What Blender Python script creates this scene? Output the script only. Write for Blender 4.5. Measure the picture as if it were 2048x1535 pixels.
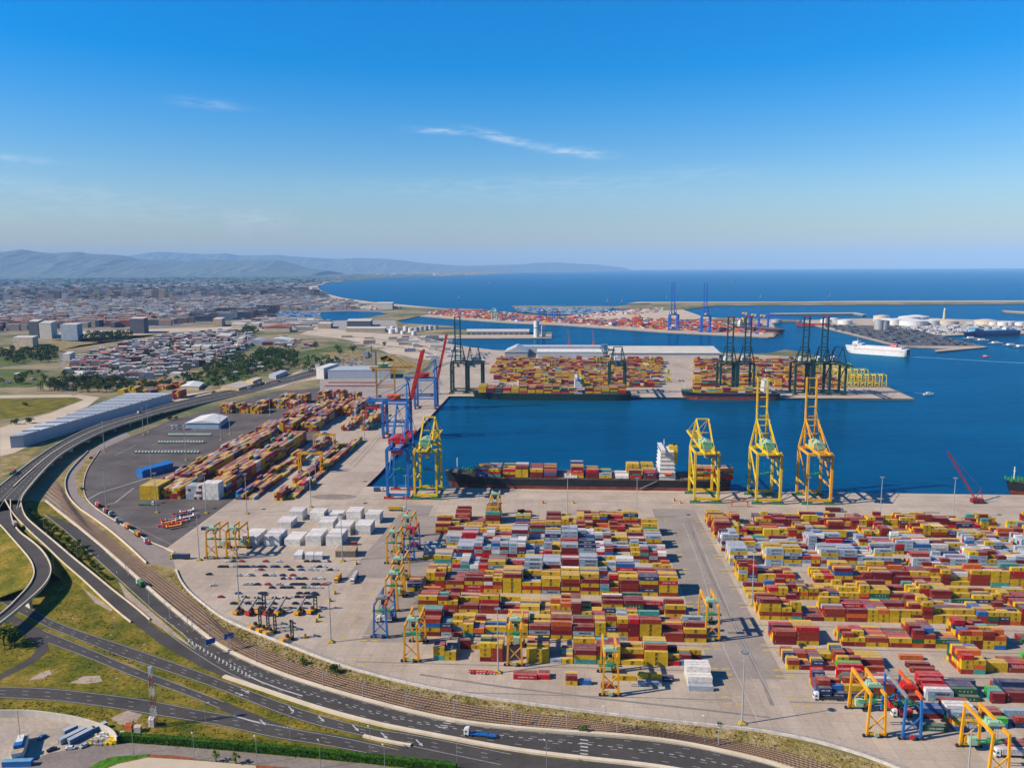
import bpy, bmesh, math, random
from math import radians as R, sin, cos, pi, hypot, atan2
from mathutils import Vector, Matrix
import numpy as np

# ---------------------------------------------------------------- camera, sky, sun
SC = bpy.context.scene
for o in list(bpy.data.objects): bpy.data.objects.remove(o)
F, CX, CY, YH, H, ROLL = 1593.0, 1024.0, 767.5, 535.0, 212.0, -0.0055
PITCH = math.atan((CY - YH) / F)
cam = bpy.data.cameras.new("camera"); camo = bpy.data.objects.new("camera", cam)
SC.collection.objects.link(camo); SC.camera = camo
cam.sensor_width = 36.0; cam.lens = F / 2048 * 36; cam.clip_start = 1.0; cam.clip_end = 300000.0
camo.matrix_world = Matrix.Translation((0, 0, H)) @ Matrix.Rotation(pi / 2 - PITCH, 4, 'X') @ Matrix.Rotation(ROLL, 4, 'Z')
SUN_EL, SUN_AZ = R(36.5), R(194.0)          # azimuth of the sun measured from +X, counter-clockwise
sdir = Vector((cos(SUN_AZ) * cos(SUN_EL), sin(SUN_AZ) * cos(SUN_EL), sin(SUN_EL)))
sl = bpy.data.lights.new("sun", 'SUN'); sl.energy = 5.0; sl.angle = R(0.53); sl.color = (1.0, 0.89, 0.74)
slo = bpy.data.objects.new("sun", sl); SC.collection.objects.link(slo)
slo.rotation_euler = (-sdir).to_track_quat('-Z', 'Y').to_euler()
SC.view_settings.view_transform = 'Standard'; SC.view_settings.look = 'None'
SC.view_settings.exposure = 0.86; SC.view_settings.gamma = 1.0
SC.cycles.use_denoising = True
SC.cycles.max_bounces = 5; SC.cycles.diffuse_bounces = 2; SC.cycles.glossy_bounces = 2
SC.cycles.volume_bounces = 0; SC.cycles.transmission_bounces = 2; SC.cycles.transparent_max_bounces = 6
wd = bpy.data.worlds.new("World"); SC.world = wd; wd.use_nodes = True
nt = wd.node_tree; nt.nodes.clear()
def N(nt, t, **k):
    n = nt.nodes.new(t)
    for a, b in k.items(): setattr(n, a, b)
    return n
def L(nt, a, b): nt.links.new(a, b)
sky = N(nt, 'ShaderNodeTexSky', sky_type='NISHITA', sun_disc=False)
sky.sun_elevation = SUN_EL; sky.sun_rotation = (pi / 2 - SUN_AZ) % (2 * pi)
sky.altitude = 200; sky.air_density = 1.6; sky.dust_density = 0.6; sky.ozone_density = 8.0
hs = N(nt, 'ShaderNodeHueSaturation'); hs.inputs['Saturation'].default_value = 1.55; hs.inputs['Hue'].default_value = 0.5
hs.inputs['Value'].default_value = 1.0
L(nt, sky.outputs[0], hs.inputs['Color'])
tint = N(nt, 'ShaderNodeMix', data_type='RGBA', blend_type='MULTIPLY'); tint.inputs[0].default_value = 1.0; L(nt, hs.outputs[0], tint.inputs[6]); tint.inputs[7].default_value = (.885, .90, 1.13, 1)
# thin wisps of cloud, laid out by direction in the sky
tc = N(nt, 'ShaderNodeTexCoord'); sep = N(nt, 'ShaderNodeSeparateXYZ'); L(nt, tc.outputs['Generated'], sep.inputs[0])
def MT(nt, op, a, b=None, c=None):
    n = N(nt, 'ShaderNodeMath', operation=op)
    for i, x in enumerate((a, b, c)):
        if x is None: continue
        if isinstance(x, (int, float)): n.inputs[i].default_value = x
        else: L(nt, x, n.inputs[i])
    return n.outputs[0]
az = MT(nt, 'ARCTAN2', sep.outputs[0], sep.outputs[1]); el = MT(nt, 'ARCSINE', sep.outputs[2])
cmb = N(nt, 'ShaderNodeCombineXYZ'); L(nt, MT(nt, 'MULTIPLY', az, 22.0), cmb.inputs[0]); L(nt, MT(nt, 'MULTIPLY', el, 120.0), cmb.inputs[1])
nz = N(nt, 'ShaderNodeTexNoise'); nz.inputs['Scale'].default_value = 1.6; nz.inputs['Detail'].default_value = 6; nz.inputs['Roughness'].default_value = 0.62
L(nt, cmb.outputs[0], nz.inputs['Vector'])
nn = MT(nt, 'MULTIPLY', MT(nt, 'MAXIMUM', MT(nt, 'SUBTRACT', nz.outputs[0], 0.36), 0.0), 4.2)
tot = None
for (px, py, wx, wy, st, tilt) in ((440, 243, 52, 8, .22, .05), (880, 275, 44, 5, .42, .05), (1005, 287, 60, 7, .55, .22), (1150, 315, 65, 8, .42, .12),
        (1150, 372, 300, 14, .12, 0), (1400, 355, 120, 12, .08, 0), (50, 358, 70, 6, .22, 0), (130, 405, 160, 14, .14, .1), (250, 440, 300, 26, .12, 0), (520, 450, 50, 20, .16, 0), (1000, 395, 500, 22, .07, .04)):
    a0 = math.atan((px - CX) / F); e0 = math.atan((YH - py) / F) - 0.0055 * (px - CX) / F
    da = MT(nt, 'DIVIDE', MT(nt, 'SUBTRACT', az, a0), wx / F)
    e1 = MT(nt, 'ADD', MT(nt, 'SUBTRACT', el, e0), MT(nt, 'MULTIPLY', MT(nt, 'SUBTRACT', az, a0), tilt))
    de = MT(nt, 'DIVIDE', e1, wy / F)
    q = MT(nt, 'ADD', MT(nt, 'MULTIPLY', da, da), MT(nt, 'MULTIPLY', de, de))
    g = MT(nt, 'MULTIPLY', MT(nt, 'EXPONENT', MT(nt, 'MULTIPLY', q, -1.0)), st)
    tot = g if tot is None else MT(nt, 'ADD', tot, g)
fac = MT(nt, 'MINIMUM', MT(nt, 'MULTIPLY', tot, nn), 0.8)
mx = N(nt, 'ShaderNodeMix', data_type='RGBA'); L(nt, fac, mx.inputs[0]); L(nt, tint.outputs[2], mx.inputs[6]); mx.inputs[7].default_value = (6.6, 6.9, 7.4, 1)
bg = N(nt, 'ShaderNodeBackground'); bg.inputs[1].default_value = 0.076; L(nt, mx.outputs[2], bg.inputs[0])
wo = N(nt, 'ShaderNodeOutputWorld'); L(nt, bg.outputs[0], wo.inputs[0])

# ---------------------------------------------------------------- where things stand (measured from the photograph, in metres on the ground)
_cp, _sp, _cr, _sr = cos(PITCH), sin(PITCH), cos(ROLL), sin(ROLL)
def g(px, py, z=0.0):
    a = px - CX; b = CY - py
    a, b = a * _cr - b * _sr, a * _sr + b * _cr
    t = (z - H) / (-F * _sp + b * _cp)
    return (a * t, (F * _cp + b * _sp) * t)
def proj(x, y, z=0.0):
    z -= H; zc = y * _cp - z * _sp
    if zc < 1: return (-9999, -9999)
    a = x / zc * F; b = (y * _sp + z * _cp) / zc * F
    a, b = a * _cr + b * _sr, -a * _sr + b * _cr
    return (CX + a, CY - b)
TH = R(-3.7); UX, UY = cos(TH), sin(TH); VX, VY = -sin(TH), cos(TH)
def W(u, v): return (u * UX + v * VX, u * UY + v * VY)
def UV(px, py, z=0.0):
    x, y = g(px, py, z); return (x * UX + y * UY, x * VX + y * VY)
def inframe(x, y, z=0, m=30):
    p = proj(x, y, z); return -m < p[0] < 2048 + m and -m < p[1] < 1535 + m

# ---------------------------------------------------------------- materials
MATS = {}; KA = .84
def pbsdf(name, rough=0.7, metal=0.0, spec=0.4):
    m = bpy.data.materials.new(name); m.use_nodes = True; t = m.node_tree; t.nodes.clear()
    b = N(t, 'ShaderNodeBsdfPrincipled'); o = N(t, 'ShaderNodeOutputMaterial'); L(t, b.outputs[0], o.inputs[0])
    b.inputs['Roughness'].default_value = rough; b.inputs['Metallic'].default_value = metal
    b.inputs['Specular IOR Level'].default_value = spec
    return m, t, b
def noise(t, scale, detail=4, rough=.55, coord='Object', vec=None, stretch=None):
    if vec is None:
        c = N(t, 'ShaderNodeTexCoord'); vec = c.outputs[coord]
    if stretch:
        mp = N(t, 'ShaderNodeMapping'); mp.inputs['Scale'].default_value = stretch[:3]
        if len(stretch) > 3: mp.inputs['Rotation'].default_value = (0, 0, stretch[3])
        L(t, vec, mp.inputs[0]); vec = mp.outputs[0]
    n = N(t, 'ShaderNodeTexNoise'); n.inputs['Scale'].default_value = scale; n.inputs['Detail'].default_value = detail; n.inputs['Roughness'].default_value = rough
    L(t, vec, n.inputs['Vector']); return n.outputs[0]
def mixc(t, fac, a, b, mode='MIX'):
    n = N(t, 'ShaderNodeMix', data_type='RGBA', blend_type=mode)
    for i, x in ((0, fac), (6, a), (7, b)):
        if isinstance(x, (int, float)): n.inputs[i].default_value = x
        elif isinstance(x, tuple): n.inputs[i].default_value = (x + (1,))[:4]
        else: L(t, x, n.inputs[i])
    return n.outputs[2]
def ramp(t, fac, stops):
    n = N(t, 'ShaderNodeValToRGB'); r = n.color_ramp
    while len(r.elements) < len(stops): r.elements.new(.5)
    for e, (p, c) in zip(r.elements, stops): e.position = p; e.color = (tuple(c) + (1,))[:4] if not isinstance(c, (int, float)) else (c, c, c, 1)
    L(t, fac, n.inputs[0]); return n.outputs[0]
def paint(name, col, rough=0.55, var=0.18, scale=0.35, metal=0.0):
    """a painted or bare surface with weathering of its own"""
    if name in MATS: return MATS[name]
    m, t, b = pbsdf(name, rough, metal)
    n1 = noise(t, scale, 5, .6)
    d = tuple(c * (1 - var * 1.6) * KA for c in col); l = tuple(min(1, c * (1 + var) * KA) for c in col)
    L(t, ramp(t, n1, ((.3, d), (.7, l))), b.inputs['Base Color']); MATS[name] = m; return m
def groundmat(name, stops, scale=.02, fine=.5, rough=.9, fineamt=.25, stretch=None, spec=.2):
    if name in MATS: return MATS[name]
    m, t, b = pbsdf(name, rough, 0, spec)
    c = ramp(t, noise(t, scale, 6, .6, stretch=stretch), stops)
    f = ramp(t, noise(t, fine, 4, .65), ((.3, 1 - fineamt), (.7, 1 + fineamt * .4)))
    L(t, mixc(t, 1.0, c, f, 'MULTIPLY'), b.inputs['Base Color']); MATS[name] = m; return m

# ---------------------------------------------------------------- mesh helpers
COL = SC.collection
class MB:
    def __init__(s): s.v = []; s.f = []; s.m = []
    def add(s, vs, fs, mi=0):
        b = len(s.v); s.v += [tuple(p) for p in vs]; s.f += [tuple(b + i for i in q) for q in fs]; s.m += [mi] * len(fs)
    def box(s, x0, x1, y0, y1, z0, z1, mi=0, top=None):
        s.add([(x0, y0, z0), (x1, y0, z0), (x1, y1, z0), (x0, y1, z0), (x0, y0, z1), (x1, y0, z1), (x1, y1, z1), (x0, y1, z1)],
              [(0, 3, 2, 1), (4, 5, 6, 7), (0, 1, 5, 4), (1, 2, 6, 5), (2, 3, 7, 6), (3, 0, 4, 7)], mi)
        if top is not None: s.m[-5] = top
        return s
    def beam(s, a, b, w, h=None, mi=0, w2=None):
        a = Vector(a); b = Vector(b); d = (b - a); h = h or w; k = (w2 or w) / w
        if d.length < 1e-6: return s
        d.normalize(); up = Vector((0, 0, 1)) if abs(d.z) < .95 else Vector((0, 1, 0))
        sx = d.cross(up).normalized(); sy = sx.cross(d).normalized()
        vs = []
        for p, q in ((a, 1), (b, k)):
            for i, j in ((-1, -1), (1, -1), (1, 1), (-1, 1)): vs.append(p + sx * (i * w / 2 * q) + sy * (j * h / 2 * q))
        s.add(vs, [(3, 2, 1, 0), (4, 5, 6, 7), (0, 1, 5, 4), (1, 2, 6, 5), (2, 3, 7, 6), (3, 0, 4, 7)], mi); return s
    def cyl(s, a, b, r, n=10, mi=0, r2=None):
        a = Vector(a); b = Vector(b); d = (b - a).normalized(); up = Vector((0, 0, 1)) if abs(d.z) < .95 else Vector((0, 1, 0))
        sx = d.cross(up).normalized(); sy = sx.cross(d).normalized(); r2 = r if r2 is None else r2
        vs = []
        for p, q in ((a, r), (b, r2)):
            for i in range(n):
                t = 2 * pi * i / n; vs.append(p + sx * (cos(t) * q) + sy * (sin(t) * q))
        fs = [(i, (i + 1) % n, n + (i + 1) % n, n + i) for i in range(n)] + [tuple(range(n))[::-1], tuple(range(n, 2 * n))]
        s.add(vs, fs, mi); return s
    def prism(s, poly, z0, z1, mi=0, side=None):
        n = len(poly)
        ar = sum(poly[i][0] * poly[(i + 1) % n][1] - poly[(i + 1) % n][0] * poly[i][1] for i in range(n))
        if ar < 0: poly = poly[::-1]
        side = mi if side is None else side
        b = len(s.v); s.v += [(x, y, z0) for x, y in poly] + [(x, y, z1) for x, y in poly]
        s.f.append(tuple(range(b + n, b + 2 * n))); s.m.append(mi)
        for i in range(n):
            j = (i + 1) % n; s.f.append((b + i, b + j, b + n + j, b + n + i)); s.m.append(side)
        return s
    def sheet(s, poly, z, mi=0):
        n = len(poly)
        ar = sum(poly[i][0] * poly[(i + 1) % n][1] - poly[(i + 1) % n][0] * poly[i][1] for i in range(n))
        if ar < 0: poly = poly[::-1]
        b = len(s.v); s.v += [(x, y, z) for x, y in poly]; s.f.append(tuple(range(b, b + n))); s.m.append(mi); return s
    def mesh(s, name, mats):
        me = bpy.data.meshes.new(name); me.from_pydata(s.v, [], s.f)
        for m in mats: me.materials.append(m)
        if any(s.m): me.polygons.foreach_set('material_index', s.m)
        me.update(); return me
    def build(s, name, mats, parent=None, loc=None):
        if not isinstance(mats, (list, tuple)): mats = [mats]
        return mk(name, s.mesh(name, mats), parent, loc)
def mk(name, me, parent=None, loc=None, rz=0):
    o = bpy.data.objects.new(name, me); COL.objects.link(o)
    if parent: o.parent = parent
    if loc is not None: o.location = loc
    if rz: o.rotation_euler = (0, 0, rz)
    return o
def tag(o, label, cat, group=None, kind=None):
    o['label'] = label; o['category'] = cat
    if group: o['group'] = group
    if kind: o['kind'] = kind
    return o
def thing(name, label, cat, loc=(0, 0, 0), rz=0, group=None):
    o = bpy.data.objects.new(name, None); COL.objects.link(o); o.location = loc; o.rotation_euler = (0, 0, rz); o.empty_display_size = .5
    return tag(o, label, cat, group)
def struct(o): o['kind'] = 'structure'; return o
def kids(o): return [c for c in ALLK.get(o.name, [])]
ALLK = {}
def dup(root, loc, rz, label, group=None):
    r = root.copy(); COL.objects.link(r); r.location = loc; r.rotation_euler = (0, 0, rz); r['label'] = label
    if group: r['group'] = group
    for ch in root.children:
        c = ch.copy(); COL.objects.link(c); c.parent = r
        for gg in ch.children:
            d = gg.copy(); COL.objects.link(d); d.parent = c
    return r
def resample(pts, n):
    ds = [0]
    for a, b in zip(pts, pts[1:]): ds.append(ds[-1] + math.dist(a, b))
    out = []; j = 0
    for i in range(n):
        d = ds[-1] * i / (n - 1)
        while j < len(ds) - 2 and ds[j + 1] < d: j += 1
        t = (d - ds[j]) / max(1e-9, ds[j + 1] - ds[j]); out.append(tuple(p + (q - p) * t for p, q in zip(pts[j], pts[j + 1])))
    return out
def smooth(pts, k=2):
    for _ in range(k):
        q = [pts[0]]
        for a, b in zip(pts, pts[1:]):
            q.append(tuple(x * .75 + y * .25 for x, y in zip(a, b))); q.append(tuple(x * .25 + y * .75 for x, y in zip(a, b)))
        q.append(pts[-1]); pts = q
    return pts
def G3(pts):  # traced outline points (px, py[, z]) -> world
    return [g(p[0], p[1], p[2] if len(p) > 2 else 0) + ((p[2] if len(p) > 2 else 0.0),) for p in pts]
def G2(pts): return [g(*p) for p in pts]
def inpoly(x, y, poly):
    c = False; n = len(poly); j = n - 1
    for i in range(n):
        xi, yi = poly[i]; xj, yj = poly[j]
        if (yi > y) != (yj > y) and x < (xj - xi) * (y - yi) / (yj - yi) + xi: c = not c
        j = i
    return c
def offset(pts, d):
    out = []
    for i, p in enumerate(pts):
        a = pts[max(0, i - 1)]; b = pts[min(len(pts) - 1, i + 1)]
        dx, dy = b[0] - a[0], b[1] - a[1]; l = hypot(dx, dy) or 1
        out.append((p[0] - dy / l * d, p[1] + dx / l * d) + tuple(p[2:]))
    return out
WORDS = "first second third fourth fifth sixth seventh eighth ninth tenth eleventh twelfth thirteenth fourteenth fifteenth sixteenth seventeenth eighteenth nineteenth twentieth".split()
def ordw(i):
    if i < 20: return WORDS[i]
    return "twenty-" + WORDS[i - 20] if i < 29 else ("thirtieth" if i == 29 else "thirty-" + WORDS[(i - 30) % 9])
# ---------------------------------------------------------------- water, ground, moles
def water_mat():
    m = bpy.data.materials.new('sea_water'); m.use_nodes = True; t = m.node_tree; t.nodes.clear()
    big = noise(t, .0035, 6, .68, stretch=(.5, 1.6, 1, .1)); c = ramp(t, big, ((.25, (.0002, .042, .098)), (.5, (.0004, .06, .132)), (.75, (.0006, .082, .170))))
    fine = ramp(t, noise(t, .06, 5, .75, stretch=(.6, 2.4, 1, .25)), ((.3, .78), (.7, 1.18))); c = mixc(t, 1.0, c, fine, 'MULTIPLY')
    n1 = noise(t, .12, 6, .7, stretch=(1, 2.2, 1, .3)); n2 = noise(t, .02, 4, .6, stretch=(1, 1.8, 1, -.2))
    s = MT(t, 'ADD', MT(t, 'MULTIPLY', n1, .6), MT(t, 'MULTIPLY', n2, 2.0))
    bp = N(t, 'ShaderNodeBump'); bp.inputs['Strength'].default_value = .5; bp.inputs['Distance'].default_value = 1.0; L(t, s, bp.inputs['Height'])
    df = N(t, 'ShaderNodeBsdfDiffuse'); L(t, c, df.inputs['Color']); L(t, bp.outputs[0], df.inputs['Normal'])
    gl = N(t, 'ShaderNodeBsdfGlossy'); gl.inputs['Color'].default_value = (.10, .55, .92, 1); gl.inputs['Roughness'].default_value = .16; L(t, bp.outputs[0], gl.inputs['Normal'])
    fr = N(t, 'ShaderNodeFresnel'); fr.inputs['IOR'].default_value = 1.33; L(t, bp.outputs[0], fr.inputs['Normal'])
    mx_ = N(t, 'ShaderNodeMixShader'); L(t, MT(t, 'MULTIPLY', fr.outputs[0], .5), mx_.inputs[0]); L(t, df.outputs[0], mx_.inputs[1]); L(t, gl.outputs[0], mx_.inputs[2])
    o = N(t, 'ShaderNodeOutputMaterial'); L(t, mx_.outputs[0], o.inputs[0]); return m
WZ = -2.6
wb = MB()
D = 60000.0
poly = [(D * sin(R(a)), D * cos(R(a))) for a in range(-80, 81, 4)] + [(40000, -3000), (-40000, -3000)]
wb.sheet(poly, WZ)
struct(wb.build('sea_water', water_mat()))

M_earth = groundmat('dry_earth', ((.25, (.17, .14, .06)), (.42, (.09, .11, .03)), (.55, (.26, .20, .10)), (.75, (.36, .28, .18))), scale=.0045, fine=.05)
def yardmat():
    m, t, b = pbsdf('yard_concrete', .88, 0, .2)
    c = ramp(t, noise(t, .02, 6, .65, stretch=(1, .5, 1, TH)), ((.28, (.31, .245, .185)), (.5, (.40, .325, .25)), (.72, (.48, .395, .31))))
    br = N(t, 'ShaderNodeTexBrick'); br.offset = 0; br.inputs['Scale'].default_value = 1.0; br.inputs['Mortar Size'].default_value = .16; br.inputs['Brick Width'].default_value = 7.0; br.inputs['Row Height'].default_value = 7.0
    br.inputs['Color1'].default_value = (.93, .93, .93, 1); br.inputs['Color2'].default_value = (1.05, 1.05, 1.05, 1); br.inputs['Mortar'].default_value = (.8, .8, .8, 1); br.inputs['Bias'].default_value = 0
    mp = N(t, 'ShaderNodeMapping'); mp.inputs['Rotation'].default_value = (0, 0, -TH); tcc = N(t, 'ShaderNodeTexCoord'); L(t, tcc.outputs['Object'], mp.inputs[0]); L(t, mp.outputs[0], br.inputs['Vector'])
    c = mixc(t, 1.0, c, br.outputs['Color'], 'MULTIPLY')
    st = ramp(t, noise(t, .09, 5, .75), ((.60, 0.0), (.74, .55))); c = mixc(t, st, c, (.16, .125, .10))          # oil and rubber stains
    wv = ramp(t, noise(t, .05, 5, .7, stretch=(.12, 1.6, 1, TH)), ((.56, 0.0), (.72, .35))); c = mixc(t, wv, c, (.20, .165, .135))   # wheel tracks along the rows
    f = ramp(t, noise(t, .5, 4, .7), ((.3, .86), (.7, 1.06))); L(t, mixc(t, 1.0, c, f, 'MULTIPLY'), b.inputs['Base Color']); return m
M_conc = yardmat()
M_quay = groundmat('quay_concrete', ((.3, (.33, .265, .20)), (.7, (.48, .40, .32))), scale=.03, fine=.3, fineamt=.14)
M_wall = groundmat('quay_wall', ((.3, (.10, .09, .07)), (.7, (.22, .19, .15))), scale=.1, fine=1)
M_asph = groundmat('asphalt', ((.3, (.046, .041, .037)), (.7, (.074, .066, .058))), scale=.05, fine=.6, fineamt=.2)
M_asphy = groundmat('worn_asphalt', ((.3, (.07, .058, .052)), (.5, (.10, .085, .077)), (.7, (.14, .12, .108))), scale=.03, fine=.5, fineamt=.2)
def grassmat(name, a, b, c, d, sc=.035):
    if name in MATS: return MATS[name]
    m, t, bs = pbsdf(name, .95, 0, .1)
    c1 = ramp(t, noise(t, sc, 6, .62), ((.25, a), (.45, b), (.6, c), (.78, d)))
    f = ramp(t, noise(t, .42, 6, .78), ((.34, .38), (.60, 1.25)))
    L(t, mixc(t, 1.0, c1, f, 'MULTIPLY'), bs.inputs['Base Color']); MATS[name] = m; return m
M_grass = grassmat('rough_grass', (.040, .066, .006), (.115, .112, .008), (.21, .155, .018), (.31, .21, .09), .05)
M_dry = grassmat('dry_grass', (.12, .11, .02), (.22, .17, .05), (.33, .25, .12), (.45, .38, .28), .08)
M_green = grassmat('green_field', (.035, .07, .015), (.07, .11, .02), (.13, .14, .035), (.20, .17, .08), .02)
M_sand = groundmat('sand', ((.3, (.40, .32, .22)), (.7, (.52, .43, .32))), scale=.01, fine=.1, fineamt=.1)
M_ballast = groundmat('ballast', ((.3, (.30, .19, .105)), (.7, (.44, .29, .17))), scale=.08, fine=1.2, fineamt=.35)
M_whitepaint = paint('road_white', (.50, .49, .46), .8, .2, 1.2)
M_yellowpaint = paint('road_yellow', (.62, .44, .04), .8, .25, 1)
M_kerb = groundmat('barrier_concrete', ((.3, (.52, .43, .30)), (.7, (.66, .56, .42))), scale=.1, fine=1, fineamt=.12)

coast = [(-400, 2600), (-400, 560)]
mainland = [(-45000, 30000), (-45000, 52000)] + G2([(300, 546.5), (700, 544.5), (1000, 543.2), (1196, 542.3), (1196, 543.6), (1024, 545.2), (937, 551), (850, 553), (777, 555.5), (720, 559), (687, 562), (654, 566), (637, 571),
    (634, 574), (637, 578), (652, 587), (687, 596), (737, 603), (812, 610), (880, 616), (960, 618), (1024, 625), (1100, 631), (1160, 632), (1254, 624), (1310, 620), (1229, 616), (1024, 613.5), (1024, 611),
    (1229, 612.5), (1254, 610), (1275, 605.5), (1600, 605), (1714, 603.5), (2600, 601), (2600, 607), (2048, 607.5), (1434, 611), (1366, 619), (1376, 625), (1400, 631), (1430, 635), (1540, 637.5),
    (1600, 640), (1600, 643), (1546, 643.5), (1550, 655), (1556, 664), (1548, 674), (1536, 674.5), (1440, 670), (1336, 665), (1224, 657), (1124, 650), (1024, 646), (937, 640), (839, 632),
    (794, 641), (805, 646), (906, 652), (909, 655), (840, 654), (880, 657), (940, 660), (1061, 664), (1104, 664), (1104, 676), (859, 677), (887, 683), (912, 690), (975, 699), (1024, 700), (1440, 704),
    (1499, 707), (1540, 705), (1570, 699), (1600, 703), (1643, 714), (1700, 738), (1748, 762), (1800, 783), (1829, 797), (899, 791)])
mainland += [W(-194, 750), W(2600, 745)] + [(3000, -800), (-3500, -800)]
mainland += [(-30000, -800)]
gb = MB(); gb.prism(mainland, -8.0, 0.0, 0, 1)
struct(gb.build('ground', [M_earth, M_wall]))
def sheet(name, pts, mat, z=.03, px=True, k=0):
    if k: pts = smooth(pts + [pts[0]], k)[:-1]
    b = MB(); b.sheet(G2(pts) if px else pts, z); return struct(b.build(name, mat))
# tank island, car pier, outer breakwater pieces (own slabs in the water)
def slab(name, pts, mat, z=0.4):
    b = MB(); b.prism(G2(pts), -8, z, 0, 1); return struct(b.build(name, [mat, M_wall]))
slab('car_pier', [(1604, 640), (1655, 639), (1700, 637), (1850, 636), (2100, 644), (2100, 668), (2035, 667), (1921, 670), (1878, 672), (1975, 694), (1873, 703), (1869, 700), (1903, 697), (1813, 693), (1786, 690), (1638, 653), (1604, 643)], M_quay)
slab('stone_breakwater', [(1540, 627.5), (1712, 626), (1732, 630), (1725, 631.2), (1706, 628), (1540, 629)], M_sand, 3)
slab('short_breakwater', [(2003, 622), (2100, 627), (2100, 631), (2010, 624.5)], M_sand, 4)
# outer breakwater wall on the mainland slab
b = MB(); b.prism(G2([(1254, 609.5), (1275, 606), (1600, 605.5), (1714, 604), (2600, 601.5), (2600, 604), (1714, 606), (1300, 608)]), 0, 7); struct(b.build('breakwater_wall', M_sand))
# beach
sheet('beach', [(634, 571), (632, 577), (648, 588), (687, 597.5), (737, 605), (812, 612.5), (890, 617.5), (930, 618), (880, 616), (812, 610), (737, 603), (687, 596), (652, 587), (637, 578), (637, 571)][::-1] if 0 else
      [(618, 573), (620, 580), (640, 590), (687, 599.5), (737, 606.5), (812, 613.5), (900, 618), (878, 616), (812, 610), (737, 603), (687, 596), (652, 587), (638, 578), (635, 574), (638, 571), (654, 566), (650, 566)], M_sand, .5)
# yards
yard = G2([(330, 1098), (352, 1137), (361, 1163), (381, 1188), (442, 1236), (487, 1257), (545, 1279), (623, 1310), (682, 1332), (750, 1351), (812, 1367), (912, 1387), (1024, 1404), (1174, 1424), (1324, 1442), (1474, 1457), (1536, 1464), (1636, 1484), (1736, 1514), (1786, 1532)])
yard += [g(2000, 1640), W(900, 280), W(2000, 300), W(2000, 745), W(-193, 749.5)] + G2([(760, 945), (828, 868), (898, 792), (1829, 797), (1748, 763), (1643, 716), (1500, 708), (1000, 701), (912, 692), (862, 679), (830, 690), (870, 720), (880, 760), (800, 770), (740, 790), (640, 775), (640, 870), (472, 995)])
b = MB(); b.sheet(yard, .04); struct(b.build('port_apron', M_conc))
sheet('asphalt_yard', [(330, 1098), (293, 1083), (248, 1054), (201, 1026), (172, 1003), (163, 985), (163, 962), (174, 937), (192, 915), (180, 905), (215, 893), (262, 872), (300, 858), (345, 838), (410, 822), (480, 800), (560, 783), (640, 775), (640, 870), (472, 995)], M_asphy, .05)
b = MB(); b.sheet([W(-193, 716), W(2000, 711), W(2000, 744), W(-193, 748)], .05); struct(b.build('quay_strip', M_quay))
sheet('far_quay_strip', [(902, 789), (1826, 796), (1790, 784), (910, 780)], M_quay, .07)
sheet('west_quay_strip', [(762, 942), (898, 791), (868, 791), (700, 942)], M_quay, .07)
# middle distance: sandy flats, fields, city floor
sheet('city_ground', [(-60, 572), (300, 566), (600, 566), (633, 572), (632, 580), (650, 592), (740, 608), (800, 614), (760, 622), (600, 628), (480, 640), (330, 655), (120, 660), (-60, 668)], groundmat('city_floor', ((.3, (.13, .12, .12)), (.7, (.26, .23, .22))), scale=.01, fine=.05), .05)
sheet('far_plain', [(-200, 549), (600, 547.5), (900, 547), (960, 548), (930, 551.5), (777, 555.5), (687, 562), (650, 566), (600, 568), (300, 568), (-200, 574)], groundmat('far_fields', ((.3, (.05, .075, .04)), (.45, (.10, .12, .07)), (.6, (.07, .09, .05)), (.72, (.22, .20, .17))), scale=.0012, fine=.006, fineamt=.5), .03)
sheet('sandy_flat', [(120, 664), (330, 657), (560, 650), (640, 652), (690, 668), (560, 660), (400, 662), (200, 674), (110, 676)], M_sand, .06)
sheet('sandy_road_field', [(640, 652), (700, 664), (790, 668), (850, 680), (880, 700), (860, 720), (790, 712), (740, 690), (680, 676), (600, 668)], M_sand, .07)
sheet('terminal_sand', [(1150, 634), (1300, 622), (1366, 619), (1400, 631), (1440, 637), (1300, 640), (1200, 640)], M_sand, .06)
sheet('terminal_quay', [(839, 632), (937, 640), (1024, 646), (1124, 650), (1224, 657), (1336, 665), (1440, 670), (1536, 674), (1546, 672), (1550, 655), (1540, 640), (1300, 650), (1100, 640), (960, 628), (880, 624)], M_quay, .08)
sheet('jetty_quay', [(859, 676.5), (1103, 675.5), (1103, 668), (850, 670)], M_quay, .08)
sheet('green_meadow', [(0, 797), (150, 795), (166, 799), (130, 812), (100, 824), (60, 832), (0, 838)], M_grass, .06)
sheet('dirt_track', [(0, 790), (150, 788), (200, 794), (176, 812), (130, 832), (90, 852), (40, 872), (0, 880), (0, 855), (60, 836), (100, 826), (132, 813), (168, 799), (150, 794), (0, 796)], M_sand, .07)
sheet('park_lawn', [(352, 766), (380, 757), (470, 738), (505, 742), (500, 760), (450, 770), (400, 772)], M_green, .06)
sheet('vegetable_field', [(0, 715), (60, 706), (75, 712), (60, 724), (0, 735)], M_green, .06)
sheet('vegetable_plot', [(0, 752), (70, 745), (100, 768), (60, 774), (0, 775)], M_green, .06)
sheet('meadow_strip', [(580, 706), (680, 690), (760, 700), (700, 716), (620, 730), (590, 726)], M_green, .06)
sheet('fallow_strip', [(100, 680), (300, 690), (330, 668), (160, 690), (120, 700)], M_dry, .05)
sheet('fallow_field', [(150, 735), (320, 740), (330, 752), (200, 765), (160, 760)], M_dry, .05)
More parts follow.
